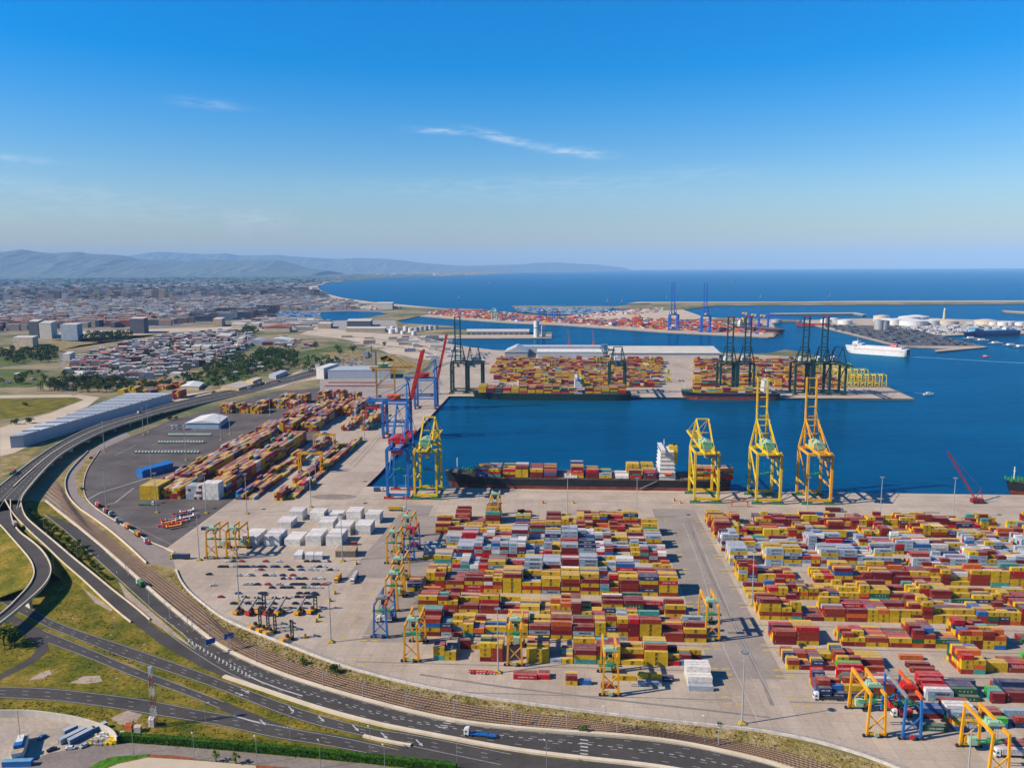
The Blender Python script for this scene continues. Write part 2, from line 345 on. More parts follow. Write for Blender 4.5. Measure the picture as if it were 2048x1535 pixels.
# mountains
def ridge(name, pts, dist, col, seed, depth=5000):
    rnd = random.Random(seed); b = MB(); pts = resample([(float(x), float(y)) for x, y in pts], 90); n = len(pts); rows = 7
    base = [((p[0] - CX) / F * dist) for p in pts]
    for r in range(rows + 1):
        f = r / rows
        for i, p in enumerate(pts):
            top = H + (541.2 - 0.0055 * (p[0] - CX) - p[1]) / F * dist * 1.0 + (YH - 541.2) / F * dist
            top = max(5, top)
            jag = 1 + (.025 * sin(i * 1.7 + seed) + .02 * sin(i * .9 + seed * 2) + rnd.uniform(-.03, .03)) * (1 - f) * 2
            z = top * (f ** .9) * (jag if r < rows else 1)
            b.v.append((base[i] * (1 + (f - 1) * .08), dist - depth * (1 - f) + rnd.uniform(-200, 200) * (0 < r < rows), z if r else -5))
    for i, p in enumerate(pts): b.v.append((base[i] * 1.05, dist + depth, -5))
    for r in range(rows + 1):
        for i in range(n - 1):
            k = r * n + i; b.f.append((k, k + 1, k + n + 1, k + n)); b.m.append(0)
    o = b.build(name, groundmat(name, ((.3, tuple(c * .8 for c in col)), (.7, tuple(c * 1.2 for c in col))), scale=.0009, fine=.004, fineamt=.25)); return struct(o)
ridge('hills', [(-300, 512), (-100, 506), (0, 506), (35, 503), (60, 499), (85, 504), (115, 507), (150, 505), (172, 503.5), (190, 508), (240, 510), (262, 512), (290, 519), (320, 520), (350, 519), (375, 523), (420, 519), (500, 521), (560, 519), (590, 527), (620, 535), (660, 541)], 29000, (.10, .13, .11), 3)
ridge('mountain_range', [(240, 516), (300, 507), (330, 504), (380, 507), (420, 509), (460, 507), (490, 512), (560, 510), (590, 513), (640, 516), (680, 518), (720, 516), (780, 518), (850, 526), (900, 530), (960, 533), (1020, 537)], 43000, (.11, .13, .11), 8)
ridge('distant_mountains', [(880, 535), (930, 532), (980, 530), (1040, 529), (1070, 526), (1110, 524.5), (1150, 527), (1190, 529), (1240, 534), (1260, 538)], 55000, (.07, .07, .06), 5)

def local_road(pts, w, m=None, z=.085, nm='local_road'):
    c = resample(G2(smooth(pts)), 60); l, r = offset(c, w / 2), offset(c, -w / 2); q = MB()
    for i in range(59): q.add([(l[i][0], l[i][1], z), (r[i][0], r[i][1], z), (r[i + 1][0], r[i + 1][1], z), (l[i + 1][0], l[i + 1][1], z)], [(0, 1, 2, 3)])
    struct(q.build(nm, m or groundmat('town_asphalt', ((.3, (.17, .155, .145)), (.7, (.27, .245, .225))), scale=.02, fine=.2)))
for pts, w in (([(560, 762), (600, 748), (640, 722), (690, 708), (760, 704), (830, 716), (845, 735), (800, 748)], 12), ([(600, 672), (700, 686), (790, 692), (860, 704), (880, 724), (860, 744)], 14), ([(690, 672), (760, 678), (840, 690), (900, 706)], 12), ([(0, 732), (60, 735), (110, 742), (130, 728), (118, 705)], 8), ([(0, 708), (140, 702), (250, 690)], 8),
        ([(150, 790), (110, 770), (145, 758), (175, 745)], 8), ([(0, 668), (120, 669), (260, 668), (420, 660), (600, 655)], 14), ([(100, 690), (200, 681), (330, 676), (430, 668)], 10), ([(180, 752), (250, 746), (330, 742)], 8), ([(640, 700), (700, 697), (760, 704)], 8), ([(470, 700), (560, 706), (640, 712)], 8), ([(405, 776), (440, 768), (455, 748), (470, 742)], 6), ([(880, 770), (868, 745), (880, 730), (940, 712), (980, 706)], 12)): local_road(pts, w)
for nm, pts, m in (('dry_field', [(0, 700), (110, 693), (118, 700), (0, 712)], M_dry), ('dry_field', [(200, 688), (330, 676), (300, 692), (220, 694)], M_dry), ('dry_field', [(640, 706), (700, 700), (770, 708), (790, 722), (720, 722), (660, 716)], M_dry), ('dry_field', [(790, 705), (850, 712), (862, 730), (830, 745), (770, 735), (760, 715)], M_dry), ('crop_field', [(0, 738), (90, 738), (100, 744), (0, 750)], M_green), ('ploughed_field', [(130, 762), (220, 750), (330, 748), (320, 758), (180, 768)], M_ballast), ('gravel_lot', [(100, 764), (135, 748), (185, 742), (190, 748), (140, 768)], M_sand), ('gravel_lot', [(0, 876), (60, 860), (100, 850), (60, 890), (30, 905), (0, 912)], M_sand), ('gravel_lot', [(0, 912), (60, 900), (95, 880), (60, 915), (20, 945), (0, 955)], M_dry),
        ('gravel_lot', [(545, 760), (640, 728), (655, 745), (640, 758), (590, 764), (560, 775), (430, 797), (430, 790)], M_quay), ('depot_yard', [(345, 800), (420, 785), (470, 775), (400, 784), (350, 790)], M_sand), ('warehouse_apron', [(346, 797), (420, 783), (440, 786), (352, 806)], M_quay), ('trailer_yard', [(600, 790), (640, 775), (640, 752), (790, 752), (880, 762), (880, 790), (800, 800), (650, 800)], groundmat('trailer_yard_ground', ((.3, (.25, .22, .20)), (.7, (.36, .32, .28))), scale=.02, fine=.3)), ('dock_ground', [(780, 664), (860, 677), (912, 690), (990, 700), (980, 712), (905, 735), (870, 716), (800, 690)], M_quay), ('old_port_ground', [(460, 640), (560, 632), (660, 640), (790, 640), (800, 664), (690, 668), (560, 660), (470, 656)], groundmat('port_floor', ((.3, (.24, .22, .20)), (.7, (.38, .34, .30))), scale=.01, fine=.1))):
    sheet(nm, pts, m, .065 if nm != 'trailer_yard' else .045)
# ---------------------------------------------------------------- roads, railway, grass of the lower left
sheet('roadside_grass', [(-300, 1085), (60, 1000), (92, 1003), (273, 1156), (400, 1263), (512, 1330), (717, 1397), (1024, 1457), (1536, 1525), (1620, 1560), (900, 1600), (-300, 1600)], M_grass, .03)
sheet('embankment_grass', [(60, 940), (135, 955), (133, 990), (162, 1023), (215, 1059), (293, 1129), (352, 1137), (361, 1163), (381, 1188), (442, 1236), (487, 1257), (545, 1279), (623, 1310), (682, 1332), (812, 1367), (1024, 1404), (1324, 1442), (1536, 1464), (1786, 1532), (1830, 1560), (1640, 1560), (1536, 1525), (1174, 1467), (812, 1422), (584, 1357), (418, 1279), (273, 1156), (92, 1003)], M_dry, .035)
barr = [(92, 1002), (156, 1053), (215, 1102), (273, 1154), (332, 1207), (400, 1262), (444, 1296), (512, 1328), (584, 1356), (662, 1380), (717, 1396), (812, 1421), (912, 1443), (1024, 1456), (1174, 1467), (1274, 1474), (1374, 1487), (1474, 1509), (1536, 1524), (1600, 1545), (1650, 1560)]
railtop = [(70, 925), (118, 962), (125, 985), (145, 1015), (200, 1058), (254, 1103), (293, 1128), (332, 1157), (400, 1208), (430, 1246), (471, 1274), (516, 1292), (575, 1317), (643, 1340), (707, 1358), (812, 1383), (912, 1403), (1024, 1423), (1174, 1438), (1274, 1453), (1399, 1471), (1536, 1493), (1636, 1521), (1700, 1543), (1730, 1560)]
b = MB(); b.sheet(G2(smooth(barr)) + G2(smooth(railtop))[::-1], .06); struct(b.build('railway_bed', M_ballast))
A_ = resample(G2(smooth(barr)), 160); B_ = resample(G2(smooth(railtop)), 160)
mrail = paint('rail_steel', (.10, .07, .055), .5, .2, 1, .4)
mb = MB(); ms = MB()
for k in range(7):
    t = (k + .7) / 7.3; c = [(a[0] * (1 - t) + q[0] * t, a[1] * (1 - t) + q[1] * t) for a, q in zip(A_, B_)]
    for s in (-.75, .75):
        e = offset(c, s)
        for p, q in zip(e, e[1:]): mb.beam((p[0], p[1], .22), (q[0], q[1], .22), .16, .18)
    cc = resample(c, 900)
    for i in range(0, 899, 2):
        p, q = cc[i], cc[i + 1]; d = hypot(q[0] - p[0], q[1] - p[1]) or 1; nx, ny = -(q[1] - p[1]) / d, (q[0] - p[0]) / d
        ms.beam((p[0] - nx * 1.3, p[1] - ny * 1.3, .1), (p[0] + nx * 1.3, p[1] + ny * 1.3, .1), .3, .1)
tag(mb.build('railway_track', mrail), 'parallel steel rails of the curved freight railway beside the highway', 'railway track', kind='structure')
tag(ms.build('sleepers', paint('sleeper', (.26, .165, .10), .9)), 'sleepers under the freight railway tracks', 'sleepers', kind='stuff')
# dark asphalt sheets (centre highway, lower roads)
sheet('highway', [(88, 1025)] + barr[1:] + [(1650, 1600), (1180, 1600), (1174, 1522), (1024, 1504), (812, 1461), (748, 1448), (643, 1420), (545, 1387), (448, 1354), (398, 1331), (369, 1315), (322, 1288), (275, 1252), (234, 1223), (250, 1222), (303, 1247), (322, 1262), (357, 1280), (390, 1300), (367, 1268), (305, 1219), (244, 1162), (186, 1109), (127, 1059)], M_asph, .06)
sheet('lower_road', [(-40, 1150), (0, 1171), (35, 1200), (105, 1239), (156, 1260), (234, 1284), (312, 1311), (400, 1342), (448, 1360), (545, 1397), (643, 1430), (750, 1458), (812, 1463), (1024, 1505), (1174, 1524), (1400, 1560), (1100, 1620), (950, 1536), (887, 1526), (762, 1511), (637, 1488), (545, 1475), (448, 1452), (400, 1444), (273, 1424), (195, 1411), (98, 1400), (0, 1395), (-60, 1396), (-60, 1370), (0, 1372), (98, 1374), (195, 1385), (293, 1397), (400, 1419), (467, 1430), (409, 1405), (350, 1380), (273, 1356), (176, 1315), (101, 1288), (96, 1300), (84, 1312), (59, 1330), (0, 1359), (-40, 1372), (-40, 1362), (0, 1348), (29, 1333), (62, 1313), (73, 1299), (72, 1288), (59, 1274), (40, 1262), (0, 1240), (-40, 1225), (-40, 1190), (0, 1203), (92, 1253), (156, 1278), (234, 1311), (312, 1335), (400, 1364), (467, 1389), (545, 1421), (623, 1448), (707, 1467), (760, 1478), (750, 1484), (682, 1470), (590, 1456), (545, 1441), (448, 1402), (400, 1384), (350, 1364), (273, 1336), (176, 1295), (85, 1258), (0, 1218), (-40, 1205)][:0] or
      [(-40, 1150), (0, 1171), (35, 1200), (105, 1239), (156, 1260), (234, 1284), (312, 1311), (400, 1342), (448, 1360), (545, 1397), (643, 1430), (750, 1458), (812, 1463), (1024, 1505), (1174, 1524), (1400, 1560), (1100, 1620), (950, 1536), (887, 1526), (800, 1494), (707, 1467), (623, 1448), (545, 1421), (467, 1389), (400, 1364), (312, 1335), (234, 1311), (156, 1278), (92, 1253), (0, 1203), (-40, 1190)], M_asph, .065)
sheet('slip_road', [(-40, 1205), (0, 1218), (85, 1258), (176, 1295), (273, 1336), (350, 1364), (400, 1384), (448, 1402), (545, 1441), (590, 1456), (682, 1470), (750, 1484), (880, 1512), (950, 1536), (1000, 1560), (900, 1560), (762, 1511), (637, 1488), (545, 1475), (448, 1452), (400, 1444), (273, 1424), (195, 1411), (98, 1400), (0, 1395), (-60, 1396), (-60, 1370), (0, 1372), (98, 1374), (195, 1385), (293, 1397), (400, 1419), (467, 1430), (409, 1405), (350, 1380), (273, 1356), (176, 1315), (98, 1287), (78, 1275), (0, 1240), (-40, 1225)], M_asph, .07)
sheet('loop_road', [(50, 1262), (74, 1270), (94, 1284), (98, 1298), (84, 1312), (59, 1330), (0, 1359), (-40, 1372), (-40, 1362), (0, 1348), (29, 1333), (62, 1313), (73, 1299), (72, 1288), (59, 1278), (40, 1270)], M_asph, .075)
sheet('access_road', [(163, 1015), (137, 995), (129, 972), (131, 953), (148, 931), (176, 905), (215, 878), (250, 862), (262, 872), (215, 893), (180, 915), (170, 922), (156, 947), (153, 967), (157, 986), (172, 1003), (189, 1014), (201, 1026), (248, 1054), (293, 1083), (330, 1098), (342, 1105), (351, 1135), (330, 1128), (293, 1127), (254, 1090), (215, 1057), (175, 1027)], groundmat('access_asphalt', ((.3, (.21, .17, .15)), (.7, (.29, .24, .21))), scale=.04, fine=.5), .07)
sheet('verge', [(150, 950), (165, 930), (176, 912), (190, 918), (176, 935), (166, 960), (166, 985), (176, 1002), (200, 1020), (190, 1015), (172, 1003), (156, 986), (152, 967)], M_dry, .09)
sheet('service_road', [(-40, 1560), (100, 1500), (235, 1482), (300, 1484), (400, 1495), (545, 1509), (750, 1528), (950, 1560), (600, 1560), (512, 1528), (396, 1518), (299, 1507), (215, 1514), (150, 1560)], groundmat('pale_asphalt', ((.3, (.18, .15, .13)), (.7, (.25, .21, .18))), scale=.05, fine=.5), .06)
sheet('boatyard_floor', [(-60, 1432), (0, 1434), (60, 1434), (100, 1437), (156, 1446), (215, 1460), (234, 1482), (100, 1505), (-40, 1560), (-80, 1560)], groundmat('boatyard_concrete', ((.3, (.30, .25, .20)), (.7, (.42, .355, .28))), scale=.06, fine=.5), .062)
sheet('lawn_strip', [(176, 1535), (200, 1521), (230, 1512), (299, 1507.5), (300, 1511), (255, 1519), (220, 1530), (200, 1545), (176, 1550)], grassmat('watered_lawn', (.03, .12, .01), (.05, .16, .01), (.07, .18, .01), (.09, .18, .03)), .08)
sheet('sand_verge', [(176, 1552), (235, 1527), (297, 1514), (396, 1520), (512, 1530), (560, 1545), (560, 1600), (176, 1600)], M_sand, .078)
for nm, pts in (('flower_bed', [(300, 1508), (340, 1509), (390, 1515), (396, 1519), (380, 1519), (340, 1515), (300, 1513)]), ('flower_bed', [(512, 1529), (580, 1534), (620, 1545), (512, 1540)])):
    sheet(nm, pts, paint('red_soil', (.30, .07, .02), .95, .3, .6), .1)
def gravel(name, pts, z=.085): sheet(name, pts, groundmat('bare_soil', ((.3, (.28, .21, .15)), (.7, (.42, .33, .25))), scale=.1, fine=.6), z)
gravel('bare_patch', [(57, 1360), (80, 1345), (100, 1338), (103, 1347), (90, 1355)])
gravel('bare_patch', [(140, 1365), (165, 1352), (200, 1350), (205, 1362), (170, 1367)])
gravel('dirt_slope', [(228, 1432), (255, 1420), (285, 1428), (262, 1452), (240, 1448), (220, 1437)])
gravel('median_soil', [(236, 1160), (260, 1185), (310, 1229), (360, 1272), (392, 1300), (386, 1296), (357, 1277), (307, 1246), (280, 1220), (250, 1192)])
gravel('bare_patch', [(160, 1170), (172, 1162), (210, 1195), (228, 1215), (222, 1222), (190, 1205)], .084)
gravel('track_edge', [(97, 985), (115, 1000), (130, 1025), (160, 1050), (150, 1052), (110, 1020), (88, 1000)], .084)

def ribbon(mb, pts, w, z=.1, dash=None, mi=0, side=0.0, px=True):
    c = G2(pts) if px else pts
    if side: c = offset(c, side)
    if not dash:
        l, r = offset(c, w / 2), offset(c, -w / 2)
        for i in range(len(c) - 1): mb.add([(l[i][0], l[i][1], z), (r[i][0], r[i][1], z), (r[i + 1][0], r[i + 1][1], z), (l[i + 1][0], l[i + 1][1], z)], [(0, 1, 2, 3)], mi)
    else:
        on, off = dash; tot = sum(math.dist(a, b) for a, b in zip(c, c[1:])); n = int(tot / .5) + 2; c = resample(c, n); per = int((on + off) / .5); k = int(on / .5)
        l, r = offset(c, w / 2), offset(c, -w / 2)
        for i in range(0, n - k - 1, per):
            mb.add([(l[i][0], l[i][1], z), (r[i][0], r[i][1], z), (r[i + k][0], r[i + k][1], z), (l[i + k][0], l[i + k][1], z)], [(0, 1, 2, 3)], mi)
lm = MB()
H1t = smooth(barr[3:]); H1m = smooth([(398, 1331), (448, 1353), (545, 1386), (643, 1419), (748, 1447), (812, 1458), (1024, 1498), (1174, 1516), (1299, 1529), (1400, 1545), (1500, 1562)])
TA = resample(G2(smooth([(215, 1102), (273, 1154), (332, 1207), (400, 1262), (444, 1296)] + barr[7:])), 120)
TBm = resample(G2(smooth([(160, 1112), (225, 1165), (285, 1222), (335, 1268), (380, 1300), (450, 1345), (545, 1386), (643, 1419), (748, 1447), (812, 1458), (1024, 1498), (1174, 1516), (1299, 1529), (1400, 1545), (1560, 1575)])), 120)
def between(t, a=0, b=120): return [(p[0] * (1 - t) + q[0] * t, p[1] * (1 - t) + q[1] * t) for p, q in zip(TA[a:b], TBm[a:b])]
ribbon(lm, offset(TA, -1.4), .3, .11, px=False)
ribbon(lm, G2([(88, 1027), (130, 1060), (186, 1111), (245, 1164), (307, 1221), (368, 1269), (390, 1293)]), .35, .11, px=False)
for f in (.16, .36, .55, .78): ribbon(lm, between(f, 34), .2, .11, (3, 10), px=False)
ribbon(lm, between(.46, 52), .45, .11, (2, 2.5), px=False)
ribbon(lm, G2([(495, 1350), (520, 1362), (560, 1377), (605, 1391)]), .8, .115, px=False)
ribbon(lm, between(.96, 38), .25, .11, px=False)
for i in range(17):   # chevrons in the nose of the junction
    t = i / 16; x, y = 378 + (500 - 378) * t, 1281 + (1352 - 1281) * t + 8 * t * (1 - t)
    for dx, dy in ((5, -3), (4, 4)): ribbon(lm, [(x, y), (x + dx - 6, y + dy - 1)], .7, .115)
R1l = [(24, 1012, 8), (29, 1028, 8), (48, 1055, 7), (94, 1094, 5.5), (125, 1125, 4), (162, 1156, 2.5), (197, 1189, 1), (234, 1223, 0), (275, 1253, 0)]
def laneset(top, bot, fr, edges=True, z=.11):
    a = resample(G2(smooth(top)), 80); c = resample(G2(smooth(bot)), 80)
    for f in fr: ribbon(lm, [(p[0] * (1 - f) + q[0] * f, p[1] * (1 - f) + q[1] * f) for p, q in zip(a, c)], .18, z, (3, 9), px=False)
    if edges:
        for f in (.07, .93): ribbon(lm, [(p[0] * (1 - f) + q[0] * f, p[1] * (1 - f) + q[1] * f) for p, q in zip(a, c)], .22, z, px=False)
laneset([(105, 1239), (156, 1260), (234, 1284), (312, 1311), (400, 1342), (448, 1360), (545, 1397), (643, 1430), (750, 1458), (812, 1464), (1024, 1506)], [(92, 1253), (156, 1278), (234, 1311), (312, 1335), (400, 1364), (467, 1389), (545, 1421), (623, 1448), (707, 1467), (800, 1488), (1000, 1530)], (.36, .66))
laneset([(85, 1258), (176, 1295), (273, 1336), (350, 1364), (448, 1402)], [(98, 1287), (176, 1315), (273, 1356), (350, 1380), (440, 1417)], (.5,))
laneset([(0, 1372), (98, 1374), (195, 1385), (293, 1397), (400, 1419), (467, 1430), (590, 1457), (682, 1472), (800, 1498)], [(0, 1395), (98, 1400), (195, 1411), (273, 1424), (400, 1444), (448, 1452), (545, 1475), (637, 1488), (762, 1511)], (.35, .66))
laneset([(0, 1171), (35, 1200), (105, 1239)], [(-10, 1195), (16, 1215), (92, 1253)], (.5,))
ribbon(lm, [(467, 1430), (500, 1440), (520, 1445)], .9, .115)
ribbon(lm, [(520, 1446), (590, 1456)], .3, .115, (1, 1))
for x, y in ((577, 1412), (637, 1431), (705, 1449), (762, 1464), (832, 1478), (482, 1378), (470, 1384), (520, 1438)):      # painted arrows
    p = g(x, y); q = g(x + 8, y + 8 if x > 500 else y + 3); d = Vector((q[0] - p[0], q[1] - p[1])); d.normalize(); n = Vector((-d.y, d.x)); p = Vector(p)
    for pp in ([p - n * .3, p + n * .3, p + n * .3 + d * 4, p - n * .3 + d * 4], [p + d * 4 - n * .9, p + d * 4 + n * .9, p + d * 6.5]):
        lm.add([(v.x, v.y, .117) for v in pp], [tuple(range(len(pp)))])
for x in (904, 899, 893, 888): ribbon(lm, [(x + 3, 1443 + (904 - x) * .75), (x - 12, 1441 + (904 - x) * .75)], .6, .117)
for k in range(5): ribbon(lm, [(1160, 1478 + k * 7), (1176, 1480 + k * 7)], .8, .117)
for pts in ([(130, 1030), (200, 1085), (260, 1140), (330, 1205), (380, 1250)],): ribbon(lm, pts, .22, .11, (3.5, 8))
struct(lm.build('road_markings', M_whitepaint))

# concrete barriers as separate walls
def wallrun(name, pts, h, w, mat, label=None, cat='barrier', px=True, z=0, joints=0):
    c = resample(G2(smooth(pts)) if px else pts, max(12, len(pts) * 5)); l, r = offset(c, w / 2), offset(c, -w / 2); b = MB(); n = len(c)
    zz = [p[2] if len(p) > 2 else z for p in c]
    for i in range(n - 1):
        a, e = i, i + 1
        b.add([(l[a][0], l[a][1], zz[a]), (r[a][0], r[a][1], zz[a]), (r[e][0], r[e][1], zz[e]), (l[e][0], l[e][1], zz[e]), (l[a][0], l[a][1], zz[a] + h), (r[a][0], r[a][1], zz[a] + h), (r[e][0], r[e][1], zz[e] + h), (l[e][0], l[e][1], zz[e] + h)],
              [(4, 5, 6, 7), (0, 4, 7, 3), (1, 2, 6, 5)])
    o = b.build(name, mat); tag(o, label, cat); return o
wallrun('concrete_barrier', barr, 1.1, 1.6, M_kerb, 'long cream concrete barrier between the railway bed and the curved highway', 'barrier')
wallrun('median_barrier', [(448, 1353), (545, 1386), (643, 1419), (748, 1447), (812, 1460), (1024, 1500), (1174, 1518), (1299, 1531), (1400, 1548)], 1.0, 2.2, M_kerb, 'cream concrete median barrier between the two highway carriageways', 'barrier')
wallrun('short_barrier', [(727, 1472), (760, 1480), (800, 1488), (822, 1491)], .9, 1.6, M_kerb, 'short cream concrete barrier at the nose of the lower merge', 'barrier')
wallrun('yard_wall', [(352, 1140), (361, 1163), (381, 1188), (442, 1236), (487, 1257), (545, 1279), (623, 1310), (682, 1332), (750, 1351), (812, 1367), (912, 1387), (1024, 1404), (1174, 1424), (1324, 1442), (1474, 1457), (1536, 1464), (1636, 1484), (1736, 1514), (1800, 1540)], 1.3, .7, paint('wall_white', (.62, .58, .52), .85), 'low white wall curving round the container yard above the dry grass bank', 'wall')
wallrun('access_wall', [(176, 903), (148, 931), (133, 951), (129, 972), (137, 996), (162, 1021), (170, 1025), (215, 1057), (254, 1090), (293, 1127)], 1.6, .6, M_kerb, 'cream wall between the railway and the truck access road', 'wall')
wallrun('yard_kerb', [(200, 900), (190, 915), (176, 935), (167, 960), (167, 985), (176, 1003), (201, 1024), (248, 1052), (293, 1081), (330, 1096), (348, 1104)], .9, .5, M_kerb, 'pale kerb wall between truck queue and dark asphalt yard', 'wall')
# fence on the yard wall: posts as one fence
fb = MB(); fp = resample(G2(smooth([(442, 1235), (487, 1256), (545, 1278), (623, 1309), (682, 1331), (750, 1350), (812, 1366), (912, 1386), (1024, 1403), (1174, 1423), (1324, 1441), (1474, 1456), (1536, 1463), (1636, 1483), (1736, 1513), (1800, 1539)])), 110)
for p in fp: fb.cyl((p[0], p[1], 1.3), (p[0], p[1], 3.9), .07, 5)
for z in (2.2, 3.0, 3.8):
    for p, q in zip(fp, fp[1:]): fb.beam((p[0], p[1], z), (q[0], q[1], z), .06)
tag(fb.build('wire_fence', paint('galvanised', (.55, .56, .58), .5, .1, 1, .3)), 'wire fence on thin posts along the white yard wall', 'fence')

# elevated roads
def deck(name, left, right, label, cat, pillars=(), thick=1.4, n=60, walls=True, minz=0.0, railh=1.0):
    a = resample(smooth(G3(left)), n); c = resample(smooth(G3(right)), n); root = thing(name, label, cat, (a[n // 2][0], a[n // 2][1], 0)); ox, oy = a[n // 2][0], a[n // 2][1]
    a = [(p[0] - ox, p[1] - oy, p[2] + .12) for p in a]; c = [(p[0] - ox, p[1] - oy, p[2] + .12) for p in c]
    b = MB()
    for i in range(n - 1):
        p, q, r, s = a[i], c[i], c[i + 1], a[i + 1]; dn = lambda v: (v[0], v[1], v[2] - thick)
        b.add([p, q, r, s], [(0, 1, 2, 3)], 0); b.add([dn(p), dn(q), dn(r), dn(s)], [(3, 2, 1, 0)], 1)
        b.add([p, s, dn(s), dn(p)], [(0, 1, 2, 3)], 1); b.add([q, r, dn(r), dn(q)], [(3, 2, 1, 0)], 1)
    b.build('road_deck', [M_asph, M_kerb], root)
    for nm, e, sgn in (('parapet', a, 1), ('parapet', c, -1)):
        pb = MB(); o1 = offset(e, .35)
        o2 = offset(e, -.35)
        for i in range(n - 1):
            for u, w_ in (((o1[i], o1[i + 1]), 1), ((o2[i], o2[i + 1]), 1)):
                pb.add([u[0], u[1], (u[1][0], u[1][1], u[1][2] + railh), (u[0][0], u[0][1], u[0][2] + railh)], [(0, 1, 2, 3)])
            pb.add([(o1[i][0], o1[i][1], o1[i][2] + railh), (o2[i][0], o2[i][1], o2[i][2] + railh), (o2[i + 1][0], o2[i + 1][1], o2[i + 1][2] + railh), (o1[i + 1][0], o1[i + 1][1], o1[i + 1][2] + railh)], [(0, 1, 2, 3)])
        pb.build(nm, M_kerb, root)
    for t in pillars:
        i = int(t * (n - 1)); m_ = [(x + y) / 2 for x, y in zip(a[i], c[i])]; d = Vector((c[i][0] - a[i][0], c[i][1] - a[i][1], 0)); wd_ = d.length; d.normalize(); nrm = Vector((-d.y, d.x, 0))
        pb = MB(); z1 = m_[2] - thick; hw = d * wd_ * .3
        pb.add([Vector((m_[0], m_[1], z)) + hw * sx + nrm * sy for z in (-.5, z1) for sx, sy in ((-1, -.8), (1, -.8), (1, .8), (-1, .8))], [(0, 3, 2, 1), (4, 5, 6, 7), (0, 1, 5, 4), (1, 2, 6, 5), (2, 3, 7, 6), (3, 0, 4, 7)])
        pb.build('pillar', M_kerb, root)
    return root, a, c, (ox, oy)
vt = [(645, 735, 0), (590, 750, 0), (520, 768, 0), (426, 787, 1), (340, 807, 5), (273, 828, 8), (195, 849, 8), (137, 875, 8), (98, 898, 8), (64, 922, 8), (31, 947, 8), (0, 972, 8), (-40, 1006, 8), (-75, 1036, 8)]
vb = [(650, 748, 0), (590, 762, 0), (520, 781, 0), (426, 801, 1), (345, 820, 5), (283, 836, 8), (215, 859, 8), (176, 877, 8), (137, 898, 8), (109, 918, 8), (78, 951, 8), (57, 976, 8), (43, 994, 8), (40, 1016, 8)]
root, a_, c_, o_ = deck('elevated_highway', vt, vb, 'long grey elevated highway curving past the flat-roofed warehouse', 'viaduct', [i / 26 for i in range(10, 25)])
md = MB(); cm = [tuple(p * .52 + q * .48 for p, q in zip(x, y)) for x, y in zip(a_, c_)]; l, r = offset(cm, .5), offset(cm, -.5)
for i in range(len(cm) - 6):
    for u, v in ((l, r), (r, l)): pass
    P = lambda s, j, h: (s[j][0], s[j][1], s[j][2] + h)
    md.add([P(l, i, 0), P(l, i + 1, 0), P(l, i + 1, .9), P(l, i, .9)], [(0, 1, 2, 3)]); md.add([P(r, i, 0), P(r, i + 1, 0), P(r, i + 1, .9), P(r, i, .9)], [(3, 2, 1, 0)]); md.add([P(l, i, .9), P(r, i, .9), P(r, i + 1, .9), P(l, i + 1, .9)], [(3, 2, 1, 0)])
md.build('median_parapet', M_kerb, root)
lk = MB()
for f in (.06, .27, .46, .58, .78, .94):
    e = [tuple(p * (1 - f) + q * f for p, q in zip(x, y)) for x, y in zip(a_, c_)]; l, r = offset(e, .14), offset(e, -.14); st = 1 if f in (.06, .46, .58, .94) else 2
    for i in range(0, len(e) - 1, st):
        j = i + 1 if st == 1 else i
        if st == 1: q1, q2 = i, i + 1; lk.add([(l[q1][0], l[q1][1], l[q1][2] + .02), (r[q1][0], r[q1][1], r[q1][2] + .02), (r[q2][0], r[q2][1], r[q2][2] + .02), (l[q2][0], l[q2][1], l[q2][2] + .02)], [(0, 1, 2, 3)])
        else:
            for s0, s1 in ((0, .3), (.6, .9), (1.2, 1.5)):
                if i + 2 >= len(e): continue
                pt = lambda ar, s: tuple(ar[i + int(s)][k] * (1 - s % 1) + ar[i + int(s) + 1][k] * (s % 1) + (.02 if k == 2 else 0) for k in range(3))
                lk.add([pt(l, s0), pt(r, s0), pt(r, s1), pt(l, s1)], [(0, 1, 2, 3)])
lk.build('lane_marking', M_whitepaint, root)
deck('loop_ramp', [(-40, 1010, 8), (-22, 1034, 8), (0, 1049, 8), (20, 1072, 8), (43, 1098, 8), (62, 1121, 8), (69, 1141, 8), (67, 1156, 8), (57, 1174, 8), (35, 1197, 8), (16, 1217, 8), (-20, 1245, 8)],
     [(21, 1000, 8), (21, 1035, 8), (35, 1062, 8), (64, 1082, 8), (86, 1102, 8), (100, 1125, 8), (103, 1145, 8), (94, 1164, 8), (78, 1182, 8), (49, 1207, 8), (20, 1232, 8), (-20, 1262, 8)], 'curved grey loop ramp crossing over the lower roads', 'ramp', (.70, .86))
deck('descending_ramp', [(10, 1000, 8), (22, 1022, 8), (33, 1036, 7.4), (60, 1064, 6.5), (94, 1094, 5.2), (125, 1125, 4), (162, 1156, 2.6), (197, 1189, 1.2), (234, 1223, .2), (262, 1245, 0)],
     [(41, 1000, 8), (44, 1018, 8), (52, 1036, 7.4), (78, 1058, 6.5), (112, 1086, 5.2), (148, 1117, 4), (187, 1148, 2.6), (228, 1182, 1.2), (270, 1214, .2), (300, 1240, 0)], 'straight grey ramp descending from the elevated highway to the lower motorway', 'ramp', (.1,))
